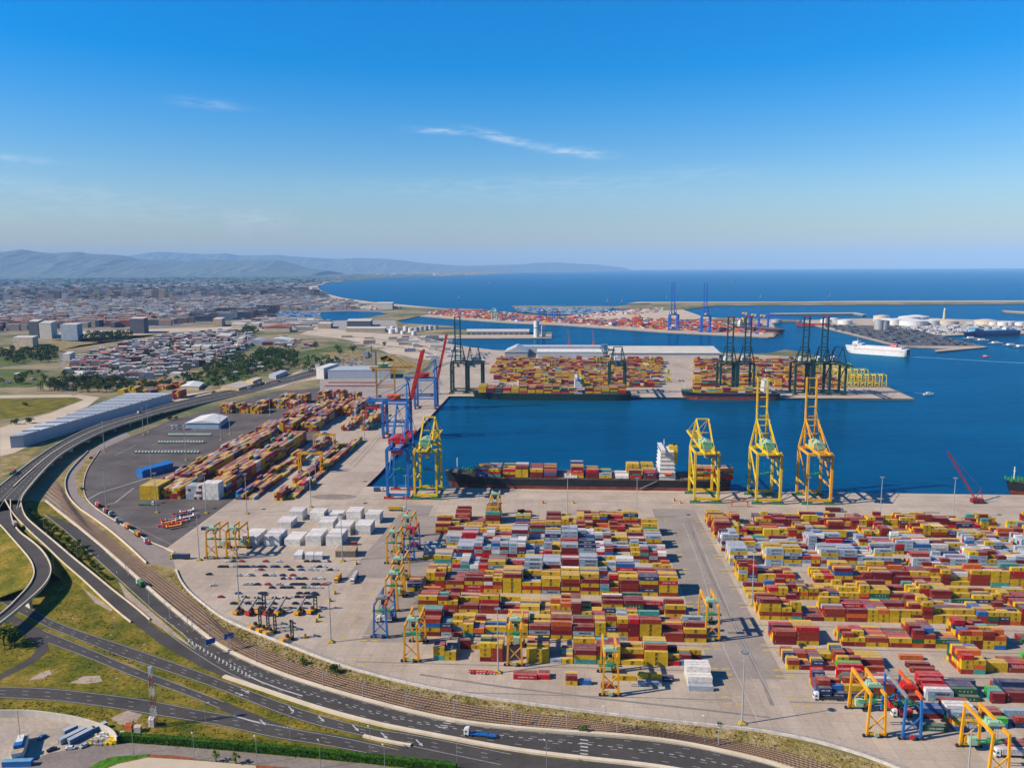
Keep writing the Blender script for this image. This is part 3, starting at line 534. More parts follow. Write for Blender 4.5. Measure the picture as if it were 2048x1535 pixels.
# slopes under the ramps
def slope(name, edge, dist, mat, side):
    e = resample(smooth(G3(edge)), 50); b = MB(); 
    for i, p in enumerate(e):
        q = offset(e, side * (dist * p[2] / 8.0 + .2))[i]; b.v += [(p[0], p[1], p[2] - .25), (q[0], q[1], .05)]
        if i: k = 2 * i; b.f.append((k - 2, k, k + 1, k - 1)); b.m.append(0)
    struct(b.build(name, mat))
slope('grass_slope', [(-20, 1034, 8), (0, 1049, 8), (20, 1072, 8), (43, 1098, 8), (62, 1121, 8), (69, 1141, 8), (67, 1156, 8), (57, 1172, 8)], 26, M_grass, -1)
slope('grass_slope', [(21, 1035, 8), (35, 1062, 8), (64, 1082, 8), (86, 1102, 8), (100, 1125, 8), (103, 1143, 8)], 6, M_grass, 1)
slope('grass_slope', [(22, 1022, 8), (33, 1036, 7.4), (60, 1064, 6.5), (94, 1094, 5.2), (125, 1125, 4), (162, 1156, 2.6), (197, 1189, 1.2), (234, 1223, .2)], 9, M_grass, -1)
slope('grass_slope', [(44, 1018, 8), (52, 1036, 7.4), (78, 1058, 6.5), (112, 1086, 5.2), (148, 1117, 4), (187, 1148, 2.6), (228, 1182, 1.2), (270, 1214, .2)], 7, M_grass, 1)
# ---------------------------------------------------------------- shipping containers
PAL = {'yellow': (.68, .43, .003), 'maroon': (.20, .006, .010), 'rust red': (.33, .032, .010), 'red': (.55, .003, .012), 'orange': (.68, .13, .012), 'grey': (.40, .47, .54),
       'white': (.86, .83, .76), 'navy': (.010, .035, .115), 'blue': (.012, .13, .40), 'teal': (.05, .36, .30), 'green': (.012, .12, .05), 'bright green': (.03, .48, .02), 'mustard': (.50, .30, .02), 'sky blue': (.10, .34, .62), 'pale blue': (.35, .52, .60)}
def cont_mat(name, src):
    m, t, b = pbsdf(name, .55, 0, .35)
    if src == 'obj':
        oi = N(t, 'ShaderNodeObjectInfo'); col = oi.outputs['Color']
    else:
        at = N(t, 'ShaderNodeAttribute'); at.attribute_name = 'col'; col = at.outputs['Color']
    geo = N(t, 'ShaderNodeNewGeometry'); sp = N(t, 'ShaderNodeSeparateXYZ'); L(t, geo.outputs['Normal'], sp.inputs[0])
    gp = geo.outputs['Position']
    n1 = noise(t, .55, 5, .65, vec=gp); n2 = noise(t, 1.7, 4, .6, vec=gp, stretch=(1, 1, .25))
    d = ramp(t, n1, ((.3, .58), (.65, .95)))
    c = mixc(t, 1.0, col, d, 'MULTIPLY')
    rust = ramp(t, n2, ((.62, 0.0), (.74, .55)))
    c = mixc(t, rust, c, (.16, .07, .035))
    up = MT(t, 'MULTIPLY', MT(t, 'MAXIMUM', sp.outputs[2], 0), ramp(t, noise(t, .25, 4, .6, vec=gp), ((.3, .10), (.7, .42))))
    c = mixc(t, up, c, (.46, .33, .26))        # dust lies on the roofs
    L(t, c, b.inputs['Base Color'])
    if src == 'obj':
        w = N(t, 'ShaderNodeTexWave', wave_type='BANDS', bands_direction='X'); w.inputs['Scale'].default_value = .55; w.inputs['Distortion'].default_value = 0
        c2 = N(t, 'ShaderNodeTexCoord'); L(t, c2.outputs['Object'], w.inputs['Vector']); bp = N(t, 'ShaderNodeBump'); bp.inputs['Strength'].default_value = .6; bp.inputs['Distance'].default_value = .1
        L(t, w.outputs['Fac'], bp.inputs['Height']); L(t, bp.outputs[0], b.inputs['Normal'])
    return m
M_cobj = cont_mat('container_paint', 'obj'); M_catt = cont_mat('container_paint_far', 'att')
M_cast = paint('container_casting', (.12, .10, .09), .7)
M_ink = {'dark': paint('ink_dark', (.02, .022, .03), .6), 'white': paint('ink_white', (.75, .75, .73), .6, .06), 'navyink': paint('ink_navy', (.02, .05, .13), .6), 'star': paint('ink_star', (.16, .45, .68), .6, .06), 'redink': paint('ink_red', (.6, .04, .02), .6), 'yellowink': paint('ink_yellow', (.7, .45, .03), .6)}
def shell_mesh(Lc, Hc=2.6):
    b = MB(); w = 2.44; x = Lc / 2; y = w / 2
    b.box(-x + .06, x - .06, -y + .05, y - .05, .14, Hc - .03)       # recessed corrugated panels
    for sx in (-1, 1):
        for sy in (-1, 1): b.box(sx * x - (.16 if sx > 0 else 0), sx * x + (0 if sx > 0 else .16), sy * y - (.16 if sy > 0 else 0), sy * y + (0 if sy > 0 else .16), 0, Hc)
    for sy in (-1, 1):
        for z in ((0, .16), (Hc - .12, Hc - .01)): b.box(-x + .165, x - .165, sy * y - (.11 if sy > 0 else 0), sy * y + (0 if sy > 0 else .11), z[0], z[1])
    for sx in (-1, 1):
        for z in ((0, .16), (Hc - .12, Hc - .01)): b.box(sx * x - (.11 if sx > 0 else 0), sx * x + (0 if sx > 0 else .11), -y + .165, y - .165, z[0], z[1])
    n = int(Lc / 1.2)
    for i in range(n): xx = -x + .5 + i * (Lc - 1) / (n - 1); b.box(xx - .12, xx + .12, -y + .12, y - .12, Hc - .03, Hc - .005)
    return b
def door_mesh(Lc, Hc=2.6):
    b = MB(); x = -Lc / 2
    for s in (-1, 1): b.box(x - .05, x + .05, s * .02 if s > 0 else -1.04, 1.04 if s > 0 else -.02, .2, Hc - .16)
    for y in (-.8, -.3, .3, .8): b.cyl((x - .09, y, .15), (x - .09, y, Hc - .12), .035, 5)
    return b
CM = {}
for Lc in (12.19, 6.06):
    CM[Lc] = (shell_mesh(Lc).mesh('shell', [M_cobj]), door_mesh(Lc).mesh('door', [M_cobj]))
def text_mesh(s, size, bold=.012, italic=0, sp=1.0):
    cu = bpy.data.curves.new('t', 'FONT'); cu.body = s; cu.size = size; cu.resolution_u = 1; cu.align_x = 'CENTER'; cu.align_y = 'CENTER'; cu.offset = bold; cu.space_line = .75; cu.shear = italic; cu.space_character = sp
    o = bpy.data.objects.new('t', cu); COL.objects.link(o); bpy.context.view_layer.update()
    me = bpy.data.meshes.new_from_object(o.evaluated_get(bpy.context.evaluated_depsgraph_get())); bpy.data.objects.remove(o)
    vs = [(v.co.x, 0.0, v.co.y) for v in me.vertices]; fs = [tuple(p.vertices) for p in me.polygons]; bpy.data.meshes.remove(me); return vs, fs
def star(r=.85):
    vs = [(-r, 0, -r), (r, 0, -r), (r, 0, r), (-r, 0, r)]; return vs, [(0, 1, 2, 3)]
def star7(r=.62):
    vs = []; 
    for i in range(14): a = pi / 2 + i * pi / 7; q = r if i % 2 == 0 else r * .45; vs.append((cos(a) * q, 0, sin(a) * q))
    return vs, [tuple(range(14))]
def place(vf, x, z, y=0): return [(a + x, b + y, c + z) for a, b, c in vf[0]], vf[1]
LOGO = {}
def logo(key, parts): LOGO[key] = parts
y40, y20 = -1.232, -1.232
logo(('yellow', 40), [('dark', place(text_mesh('M\nSC', 1.35, .07), 0, 1.3, y40)), ('dark', place(([(-.75, 0, -.06), (.75, 0, -.06), (.75, 0, .04), (-.75, 0, .04)], [(0, 1, 2, 3)]), 0, 2.28, y40))])
logo(('yellow', 20), [('dark', place(text_mesh('M\nSC', 1.15, .07), 0, 1.3, y40))])
logo(('grey', 40), [('star', place(star(.8), -3.6, 1.35, y40)), ('white', place(star7(.6), -3.6, 1.35, y40 - .02)), ('dark', place(text_mesh('MAERSK', 1.75, .03, 0, 1.08), 1.1, 1.3, y40))])
logo(('grey', 20), [('star', place(star(.55), -2.1, 1.35, y40)), ('dark', place(text_mesh('MAERSK', .95, .02), .5, 1.3, y40))])
logo(('navy', 40), [('white', place(text_mesh('CMA CGM', 1.15, .03), .3, 1.35, y40))])
logo(('navy', 20), [('white', place(text_mesh('CMA CGM', .95, .03), 0, 1.35, y40))])
logo(('green', 40), [('white', place(text_mesh('U A S C', 1.3, .03, 0, 1.5), .6, 1.2, y40))])
logo(('darkgreen', 40), [('white', place(text_mesh('EVERGREEN', 1.2, .02), .3, 1.3, y40))])
logo(('bright green', 40), [('white', place(text_mesh('J S V', 1.5, .05, 0, 1.2), .0, 1.3, y40))])
logo(('red', 40), [('white', place(text_mesh('K', .8, .03), -4.6, 1.7, y40))])
logo(('hamburg', 40), [('white', place(text_mesh('HAMBURG  SÜD', 1.15, .02), .3, 1.35, y40))])
logo(('apl', 40), [('white', place(text_mesh('APL', 1.5, .05, .3), 1.0, 1.5, y40)), ('redink', place(([(-1.3, 0, -.08), (1.6, 0, -.08), (1.6, 0, .08), (-1.3, 0, .08)], [(0, 1, 2, 3)]), 1.0, 2.35, y40))])
logo(('safmarine', 40), [('white', place(text_mesh('Safmarine', 1.25, .02, .4), .3, 1.4, y40))])
logo(('pil', 40), [('redink', place(text_mesh('MSK', 1.0, .08), .6, 1.4, y40))])
logo(('maroon', 40), [('white', place(([(-.07, 0, -.6), (.07, 0, -.6), (.07, 0, .6), (-.07, 0, .6)], [(0, 1, 2, 3)]), -5.4, 1.6, y40))])
logo(('rust red', 40), LOGO[('maroon', 40)]); logo(('teal', 40), [('white', place(([(-.12, 0, -.8), (.12, 0, -.8), (.12, 0, .8), (-.12, 0, .8)], [(0, 1, 2, 3)]), -5.4, 1.4, y40))])
for k_ in ('maroon', 'rust red', 'teal', 'blue', 'red'): logo((k_, 20), [('white', place(([(-.06, 0, -.45), (.06, 0, -.45), (.06, 0, .45), (-.06, 0, .45)], [(0, 1, 2, 3)]), -2.5, 1.6, y40))])
LM = {}
def logo_objs(key):
    if key not in LM:
        b = MB(); mats = []
        for mk_, (vs, fs) in LOGO[key]:
            if mk_ not in mats: mats.append(mk_)
            b.add(vs, fs, mats.index(mk_))
        LM[key] = b.mesh('lettering', [M_ink[q] for q in mats])
    return LM[key]

rnd = random.Random(7)
CONT = []          # every container that stands in the place
def col_pick(w):
    r = rnd.random() * sum(w.values())
    for k, v in w.items():
        r -= v
        if r <= 0: return k
    return k
MSC = dict(yellow=40, maroon=27, **{'rust red': 15}, red=6, orange=2, grey=2, white=1, navy=3, blue=2, teal=2.5, green=1.5)
MRSK = dict(yellow=16, maroon=10, **{'rust red': 5}, red=6, grey=46, white=6, navy=4, blue=3, teal=1, orange=1)
FRONT = dict(yellow=36, maroon=18, **{'rust red': 26}, red=5, orange=6, navy=5, blue=4, teal=3, green=5, white=1, **{'bright green': 1})
FARN = dict(orange=34, red=10, **{'rust red': 8}, blue=14, navy=7, white=9, grey=6, green=4, yellow=4, maroon=4)
WEST = dict(yellow=36, maroon=32, **{'rust red': 16}, red=7, grey=4, navy=3, teal=2, blue=3, orange=3, white=2)
def put(u, v, z, L40, colr, rot=TH, yard='', bay=0, row=0, tier=0, exp=True, front=True, lg=None, world=None):
    x, y = world if world else W(u, v)
    CONT.append(dict(x=x, y=y, z=z, L=12.19 if L40 else 6.06, c=colr, r=rot, yard=yard, bay=bay, row=row, tier=tier, exp=exp, front=front, lg=lg))
def block(u0, nb, v0, nrow, w, yard, hmean=3.2, dens=.95, bays=None, vrow=2.75, skip=lambda b, r: False, maxh=5, rot=TH, org=None, h20=.35, conc=.8):
    """a block of container stacks: nb bays along the yard, nrow rows deep"""
    for bi in range(nb):
        if rnd.random() > dens: continue
        two = rnd.random() < h20; hb = hmean + rnd.uniform(-1.9, 1.2)
        for half in ((0,) if not two else (-1, 1)):
            hts = []; cl = [[None] * 8 for _ in range(nrow)]; hb2 = hb + rnd.uniform(-.6, .6)
            for r in range(nrow):
                h = int(round(max(0, min(maxh, hb2 + rnd.choice((-1.1, -.3, 0, 0, 0, .5))))))
                if rnd.random() < .05: h = max(0, h - 2)
                if skip(bi, r): h = 0
                hts.append(h)
            dom = [col_pick(w) for _ in range(6)]
            for r in range(nrow):
                for k in range(hts[r]):
                    front = r == 0 or hts[r - 1] <= k
                    top = k == hts[r] - 1
                    c = dom[k] if rnd.random() < .3 and (two is False or True) else col_pick(w)
                    uu = u0 + 12.72 * bi + 6.1 + (3.13 * half if two else 0); vv = v0 + vrow * r + 1.22
                    put(uu, vv, k * 2.62, not two, c, rot, yard, bi * 2 + (1 if half > 0 else 0), r, k, front or top, front, world=org(uu, vv) if org else None)
F0 = [377.5, 405.5, 434, 466, 498, 527, 557, 586, 615, 640]
# middle yard
for bi, (v0, u0, nb, hm, w, dn, nr) in enumerate([
    (405.5, -70.0, 12, 2.9, MSC, .92, 6), (434, -82.8, 13, 3.9, MSC, 1.0, 6), (466, -89.6, 13, 3.2, MSC, .93, 6), (498, -102.6, 14, 4.4, MSC, 1, 6),
    (527, -89.7, 13, 3.4, MRSK, .97, 6), (557, -102.6, 14, 4.3, MRSK, 1, 6), (586, -89.7, 13, 3.6, MRSK, .95, 6), (615, -102.4, 14, 2.7, MSC, .85, 6), (640, -89.7, 12, 2.7, MSC, .82, 6), (661, -102.4, 11, 1.5, MSC, .6, 2)]):
    yd = 'middle yard %d' % bi
    if bi == 0:
        block(u0, nb, v0, nr, w, yd, hm, dn, skip=lambda b, r: (b == 1 and r < 5) or (b in (0, 10, 11) and r > 3) or (b == 11), maxh=4, h20=.45)
    else: block(u0, nb, v0, nr, w, yd, hm, dn, maxh=5)
# right yard
for bi, (v0, u0, nb, hm, w, dn, nr) in enumerate([
    (405.5, 119.8, 14, 2.7, FRONT, .74, 6), (434, 119.8, 15, 3.2, FRONT, .86, 6), (466, 119.8, 16, 3.4, MSC, .97, 6), (497, 119.8, 17, 3.2, MSC, .97, 6),
    (526, 119.8, 18, 3.3, MSC, .96, 6), (555, 119.8, 19, 4.4, MRSK, .97, 6), (584, 119.8, 20, 3.8, MRSK, .95, 6), (613, 119.8, 21, 3.6, MSC, .97, 6), (640, 119.8, 22, 3.1, MSC, .88, 6)]):
    yd = 'right yard %d' % bi
    block(u0, nb, v0, nr, w, yd, hm, dn, maxh=5 if bi > 0 else 4, h20=.42)
# stacks read one by one from the photograph: px, py of the front lower left corner, 40 or 20 foot, tiers of each row from front to back
def spx(px, py, L40, rows, yard, step=2.75, lg=None):
    u, v = UV(px, py); hts = [len(r) for r in rows]
    for r, col in enumerate(rows):
        for k, c in enumerate(col):
            l = None
            if isinstance(c, tuple): c, l = c
            if c is None: continue
            put(u + (6.1 if L40 else 3.03), v + step * r + 1.22, k * 2.62, L40, c, TH, yard, int(px), r, k, True, r == 0 or hts[r - 1] <= k, l)
Y, MR, RR, RD, OR, GY, WH, NV, BL, TL, GN, BG, SB = 'yellow', 'maroon', 'rust red', 'red', 'orange', 'grey', 'white', 'navy', 'blue', 'teal', 'green', 'bright green', 'sky blue'
fy = 'front yard'
spx(1638, 1395, False, [[NV, NV], [NV, NV, RR], [BL, RR, RR], [RR, BL], [RR, RR, NV], [Y, RR, RD]], fy)
spx(1665, 1395, False, [[NV], [NV, BL], [NV], [RR, RR], [RR]], fy)
spx(1692, 1396, True, [[NV], [RR, Y], [RR, Y, RR], [BL, RR, GN], [NV, RR], [WH, RD, RD]], fy)
spx(1684, 1368, True, [[NV], [RD, RD], [RD, RD, RD], [WH, RD, BG]], fy)
spx(1738, 1396, True, [[GN, RR, RR], [NV, RR, RR], [RR, WH, WH], [RR, RD, RD], [RR, RD]], fy)
spx(1790, 1399, True, [[MR], [MR, RR], [RR, NV], [RR, RR], [RR, Y]], fy)
spx(1855, 1402, True, [[GY, GY], [GY, WH], [RR, RD], [RR], [RR, RD]], fy)
spx(1842, 1375, True, [[RR], [RR, RD], [RR, RD]], fy)
spx(1908, 1402, True, [[GN], [GN, GN], [NV, NV], [RR, NV]], fy)
spx(1900, 1379, True, [[MR, NV], [RR]], fy)
spx(1984, 1406, False, [[MR, MR], [TL, TL], [GN, BG]], fy)
spx(2013, 1404, True, [[MR, MR], [NV, NV], [BL, NV, NV]], fy)
spx(1996, 1385, True, [[BL, NV], [BL, NV], [RR]], fy)
spx(1844, 1461, True, [[(GN, ('darkgreen', 40))]], fy)
spx(1844, 1436, True, [[MR, (BL, ('apl', 40))], [MR, BL], [RR]], fy)
spx(1908, 1462, True, [[BL, Y], [RR, RR, GY], [OR, WH, GY], [BG, NV, WH], [RR, NV, WH], [NV, BL, RR]], fy)
spx(1960, 1456, True, [[BL, BG], [MR], [RR, RR], [RR, RR]], fy)
spx(2012, 1447, True, [[NV], ['pale blue', 'pale blue']], fy)
spx(2030, 1455, True, [[NV, RR]], fy)
spx(2020, 1500, True, [[RR], [RR]], fy)
spx(1692, 1338, True, [[SB], [MR], [Y]], fy) if 0 else None
# white refrigerated stack and the row along the south road
spx(1378, 1381, True, [[('grey', ('pil', 40))]], 'south road')
spx(1376, 1372, True, [[WH, WH], [WH, WH], [WH, WH, WH], [WH, WH, WH], [WH, WH, WH]], 'south road')
spx(1276, 1371, True, [[GY], [Y, Y]], 'south road')
spx(1225, 1360, True, [[Y]], 'south road'); spx(1202, 1376, False, [[RR]], 'south road')
spx(1131, 1370, False, [[Y, MR], [Y, Y]], 'south road'); spx(1159, 1369, False, [[BL]], 'south road')
spx(1027, 1358, True, [[RD], [MR]], 'south road'); spx(1077, 1358, False, [[('red', ('hamburg', 40))], [MR]], 'south road') if 0 else spx(1076, 1358, False, [[RD], [MR]], 'south road')
spx(1324, 1362, False, [[NV]], 'south road'); spx(1337, 1330, False, [[RD], [RD], [RR], [RR], [RD, RD]], 'south road'); spx(1361, 1330, False, [[SB]], 'south road')
spx(1380, 1317, False, [[MR, Y]], 'south road')
spx(813, 1252, True, [[WH, WH]], 'south road') if 0 else None
# white refrigerated blocks by the car park: five front stacks, five middle, five back
rf = [(486, 1091, 3), (528, 1091, 3), (569, 1091, 2), (611, 1091, 3), (652, 1091, 3)]
for i, (x, y, h) in enumerate(rf):
    spx(x, y, True, [[WH] * h, [WH] * h, [GY if rnd.random() < .4 else WH] * h, [WH] * h, [WH] * h, [WH] * h, [WH] * h], 'reefer yard')
for i, (x, y, h) in enumerate([(553, 1056, 2), (637, 1056, 2), (671, 1070, 3), (711, 1069, 3)]): spx(x, y, True, [[WH] * h] * 6, 'reefer yard')
for i, (x, y, h) in enumerate([(577, 1040, 3), (620, 1042, 3), (655, 1040, 2), (693, 1040, 3), (731, 1046, 3)]): spx(x, y, True, [[WH] * h] * 5, 'reefer yard')
spx(402, 1060, True, [[NV]], 'reefer yard'); spx(698, 1090, False, [['maroon']], 'reefer yard')
# west stacks: long rows running away from the viewer, container ends towards it
def wblock(px, py, nw, nl, hm, w=WEST, yard='west yard', maxh=6, flat=False):
    u, v = UV(px, py)
    for j in range(nl):
        hb = hm + (rnd.uniform(-.5, .3) if rnd.random() < .8 else -1.2) if not flat else hm
        for i in range(nw):
            h = int(round(min(maxh, max(1, hb + (0 if flat else rnd.choice((-.6, 0, 0, 0, .4)))))))
            if not flat and rnd.random() < .03: h = max(0, h - 2)
            dom = col_pick(w)
            for k in range(h):
                c = dom if rnd.random() < .25 else col_pick(w)
                put(u + i * 2.55 + 1.25, v + j * 12.6 + 6.1, k * 2.62, True, c, TH + pi / 2, yard, i, j, k, k == h - 1 or j == 0, False)
ONLYY = dict(yellow=1); GREYW = dict(grey=3, white=2, maroon=1)
def wband(u, v0, nw, nl, hm, w=WEST, maxh=6, flat=False, gap=4):
    hb = hm
    for jj in range(nl):
        if not flat and jj % gap == 0: hb = hm + rnd.choice((-1.5, -.6, 0, 0, .4))
        for i in range(nw):
            h = hb if flat else hb + rnd.choice((-.5, 0, 0, 0, 0, .4)); h = int(round(min(maxh, max(1, h)))); dom = col_pick(w)
            for k in range(h): put(u + i * 2.55 + 1.25, v0 + jj * 12.6 + 6.1, k * 2.62, True, dom if rnd.random() < .35 else col_pick(w), TH + pi / 2, 'west yard', i, jj, k, k == h - 1 or jj == 0, False)
wband(-393, 696, 7, 2, 5, ONLYY, flat=True); wband(-374, 699, 7, 3, 4); wband(-350, 698, 6, 1, 5, GREYW, flat=True); wband(-334, 698, 6, 1, 6, dict(white=1), flat=True)
wband(-395, 726, 6, 19, 3.2); wband(-376, 740, 7, 18, 5); wband(-350, 713, 6, 20, 4); wband(-333, 713, 6, 19, 5.2)
wband(-395, 985, 7, 14, 4); wband(-372, 1000, 8, 16, 5); wband(-345, 1012, 8, 15, 5.2); wband(-320, 1120, 8, 8, 5)
wband(-303, 699, 3, 14, 2.4, maxh=4, gap=2); wband(-293, 699, 3, 20, 2, maxh=4, gap=2); wband(-266, 698, 3, 18, 2.6, maxh=4, gap=2); wband(-256, 705, 3, 20, 2.3, maxh=4, gap=2)
wband(-292, 1015, 4, 9, 2.6, maxh=4, gap=2); wband(-266, 1018, 4, 6, 3.6, maxh=5)
for u_, v_ in ((-508, 1135), (-485, 1138), (-462, 1134), (-470, 1176), (-445, 1180), (-425, 1178), (-450, 1225), (-425, 1228), (-400, 1262), (-375, 1265), (-350, 1262)): wband(u_, v_, 7, 2, 5)
# container park behind the big warehouse
wblock(236, 788, 5, 2, 3, ONLYY); wblock(255, 787, 6, 2, 4, dict(yellow=4, maroon=1)); wblock(345, 797, 5, 2, 5); wblock(285, 786, 6, 2, 2); wblock(310, 780, 8, 2, 3); wblock(340, 776, 8, 2, 4); wblock(275, 772, 8, 2, 2.5); wblock(310, 768, 8, 2, 3)
# far terminal across the basin
def orgW(u, v): return W(u, v)
for k in range(13):
    v0 = 1412 + 31.0 * k
    for si, (ua, ub) in enumerate(((-130 - (k > 5) * 18, 178 + (v0 - 1435) * .14), (232 + .163 * (v0 - 1412), 498 + k * 4))):
        nb = int((ub - ua) / 12.72)
        block(ua, nb, v0, 7, dict(MSC, yellow=30, maroon=34) if k not in (5, 6) else dict(MSC, grey=8, white=4), 'far terminal', 3.9, .97, maxh=5, h20=.3, skip=lambda b, r: si == 0 and b < 4 and k < 2)
block(-128, 4, 1425, 8, dict(white=4, grey=1), 'far terminal', 2, .9)
# cargo on the ships
def bay(u, v0, nr, cols, z0, w=MSC, thin=.0, L40=True):
    for r in range(nr):
        if rnd.random() < thin and r > 0: continue
        hgt = len(cols) if r == 0 else max(0, len(cols) - rnd.choice((0, 0, 0, 1, 1)))
        for k in range(hgt): put(u + 6.1, v0 + r * 2.52 + 1.22, z0 + k * 2.62, L40, cols[k] if r == 0 else col_pick(w), TH, 'black ship', int(u + 500), r, k, r == 0 or k == hgt - 1, r == 0)
for px, cols, nr in ((947, ['navy', 'blue', 'maroon'], 9), (973, ['teal', 'red', 'yellow'], 10), (1003, ['maroon', 'yellow', 'red'], 10), (1029, ['yellow', 'yellow', 'yellow', 'maroon'], 11), (1059, ['maroon', 'maroon', 'yellow'], 11), (1087, ['maroon', 'blue', 'orange'], 11), (1142, ['yellow', 'orange', 'red', 'maroon'], 11),
        (1172, ['maroon', 'maroon', 'red'], 9), (1199, ['yellow', 'grey'], 9), (1259, ['red', 'green', 'maroon'], 4), (1289, ['maroon', 'navy', 'red'], 6), (1383, ['yellow', 'maroon', 'yellow', 'maroon'], 7), (1410, ['yellow', 'rust red', 'red', 'red'], 7), (1443, ['maroon', 'maroon', 'green', 'orange'], 6)):
    u, v = UV(px, 962, 11.4); bay(u, 748.5, nr, cols, 11.4)
for px in (1255, 1284): u, v = UV(px, 955, 11.4); bay(u, 764, 4, ['yellow'] * 4, 11.4, dict(yellow=1))
bay(UV(1233, 962, 11.4)[0], 748, 8, ['white'], 11.4, dict(white=1)); bay(UV(1129, 962, 11.4)[0] , 748, 6, ['white'], 11.4, dict(white=1))
for i in range(21):
    u = -138 + i * 13.4
    if 11 < i < 13: continue
    if u > 92: break
    bay(u, 1284, 14, [col_pick(dict(yellow=5, maroon=4, red=2, navy=1, green=1)) for _ in range(rnd.choice((3, 4, 4)))], 9.8)
for i in range(10):
    u = 212 + i * 11.8
    if rnd.random() < .12: continue
    bay(u, 1296, 10, [col_pick(dict(yellow=5, maroon=3, teal=1, white=1)) for _ in range(rnd.choice((2, 3, 3)))], 9.5)
# northern terminal with orange and blue stacks
def polyblocks(poly, w, hm, angdeg, du=13.2, dv=27, yard='north terminal', dens=.8):
    P_ = G2(poly); xs = [p[0] for p in P_]; ys = [p[1] for p in P_]; a = R(angdeg); ca, sa = cos(a), sin(a); cx, cy = sum(xs) / len(xs), sum(ys) / len(ys); r = max(max(xs) - min(xs), max(ys) - min(ys))
    i = -r
    while i < r:
        j = -r; off = 0
        while j < r:
            x, y = cx + ca * i - sa * j, cy + sa * i + ca * j
            if inpoly(x, y, P_) and rnd.random() < dens and abs((i / 120) % 1 - .5) < .45:
                c = col_pick(w); h = int(hm + rnd.uniform(-1.5, 1.5))
                for q in range(5):
                    h2 = max(0, h + rnd.choice((-1, 0, 0, 1)))
                    for k in range(h2):
                        cc = c if rnd.random() < .4 else col_pick(w)
                        if k >= h2 - 1 or q == 0: put(0, 0, k * 2.62, True, cc, a, yard, 0, q, k, True, False, world=(x - sa * q * 2.8, y + ca * q * 2.8))
            j += dv
        i += du
polyblocks([(850, 628), (937, 636), (1024, 642), (1124, 646), (1224, 652), (1336, 660), (1440, 665), (1530, 668), (1530, 652), (1420, 645), (1330, 640), (1200, 642), (1100, 638), (1024, 630), (960, 624), (900, 622)], FARN, 3.2, -24)
polyblocks([(1130, 634), (1200, 628), (1290, 620), (1330, 619), (1320, 624), (1220, 631), (1150, 637)], dict(white=5, orange=1, red=2, grey=2, navy=1), 2.5, -15)

# choose the 300 that show largest
def score(c):
    p = proj(c['x'], c['y'], c['z'] + 1.3)
    if not (-5 < p[0] < 2053 and 560 < p[1] < 1545) or not c['exp']: return 0
    d = math.dist((c['x'], c['y'], c['z']), (0, 0, H)); return (c['L'] * 2.6 * (1.0 if c['front'] else .55) + (c['L'] * 2.4 * .35)) / d ** 2
CONT.sort(key=score, reverse=True)
IND = CONT[:300]; REST = CONT[300:]
CW = {'rust red': 'rust-red', 'sky blue': 'sky-blue', 'bright green': 'bright-green', 'pale blue': 'pale-blue'}
TW = ['ground tier', 'second tier', 'third tier', 'fourth tier', 'fifth tier']
AREA = {'black ship': 'black ship deck', 'front yard': 'corner yard', 'south road': 'south road edge', 'reefer yard': 'white reefer yard'}
def wordpos(vals, v): return ordw(sorted(set(vals)).index(v))
used_l = {}
bays = {}
for c in IND: bays.setdefault(c['yard'], set()).add(round(c['bay'], 1))
for c in IND:
    sz = 'long' if c['L'] > 8 else 'short'; col = CW.get(c['c'], c['c']); bs = sorted(bays[c['yard']]); b_ = ordw(bs.index(round(c['bay'], 1)) % 38)
    if 'yard ' in c['yard']:
        nm, k = c['yard'].rsplit(' ', 1); where = '%s block of %s' % (ordw(int(k)), nm)
    else: where = AREA.get(c['yard'], c['yard'])
    lab = '%s %s container, %s, %s column, %s row, %s' % (sz, col, TW[min(c['tier'], 4)], b_, ordw(c['row'] % 20), where)
    if lab in used_l: lab = lab.replace(' column', ' column offset')
    used_l[lab] = 1
    t = thing('shipping_container', lab, 'container', (c['x'], c['y'], c['z'] + .045), c['r'], 'stacked shipping containers in the near yards')
    me = CM[c['L']]; j = rnd.uniform(.86, 1.1); colr = tuple(q * j for q in PAL[c['c']]) + (1,)
    s = mk('shell', me[0], t); s.color = colr; d = mk('door', me[1], t); d.color = colr
    key = c['lg'] or (c['c'], 40 if c['L'] > 8 else 20)
    if c['lg'] is None and c['c'] == 'red' and c['L'] > 8 and rnd.random() < .35: key = ('hamburg', 40)
    if key in LOGO and c['front'] and rnd.random() < .95: mk('lettering', logo_objs(key), t)
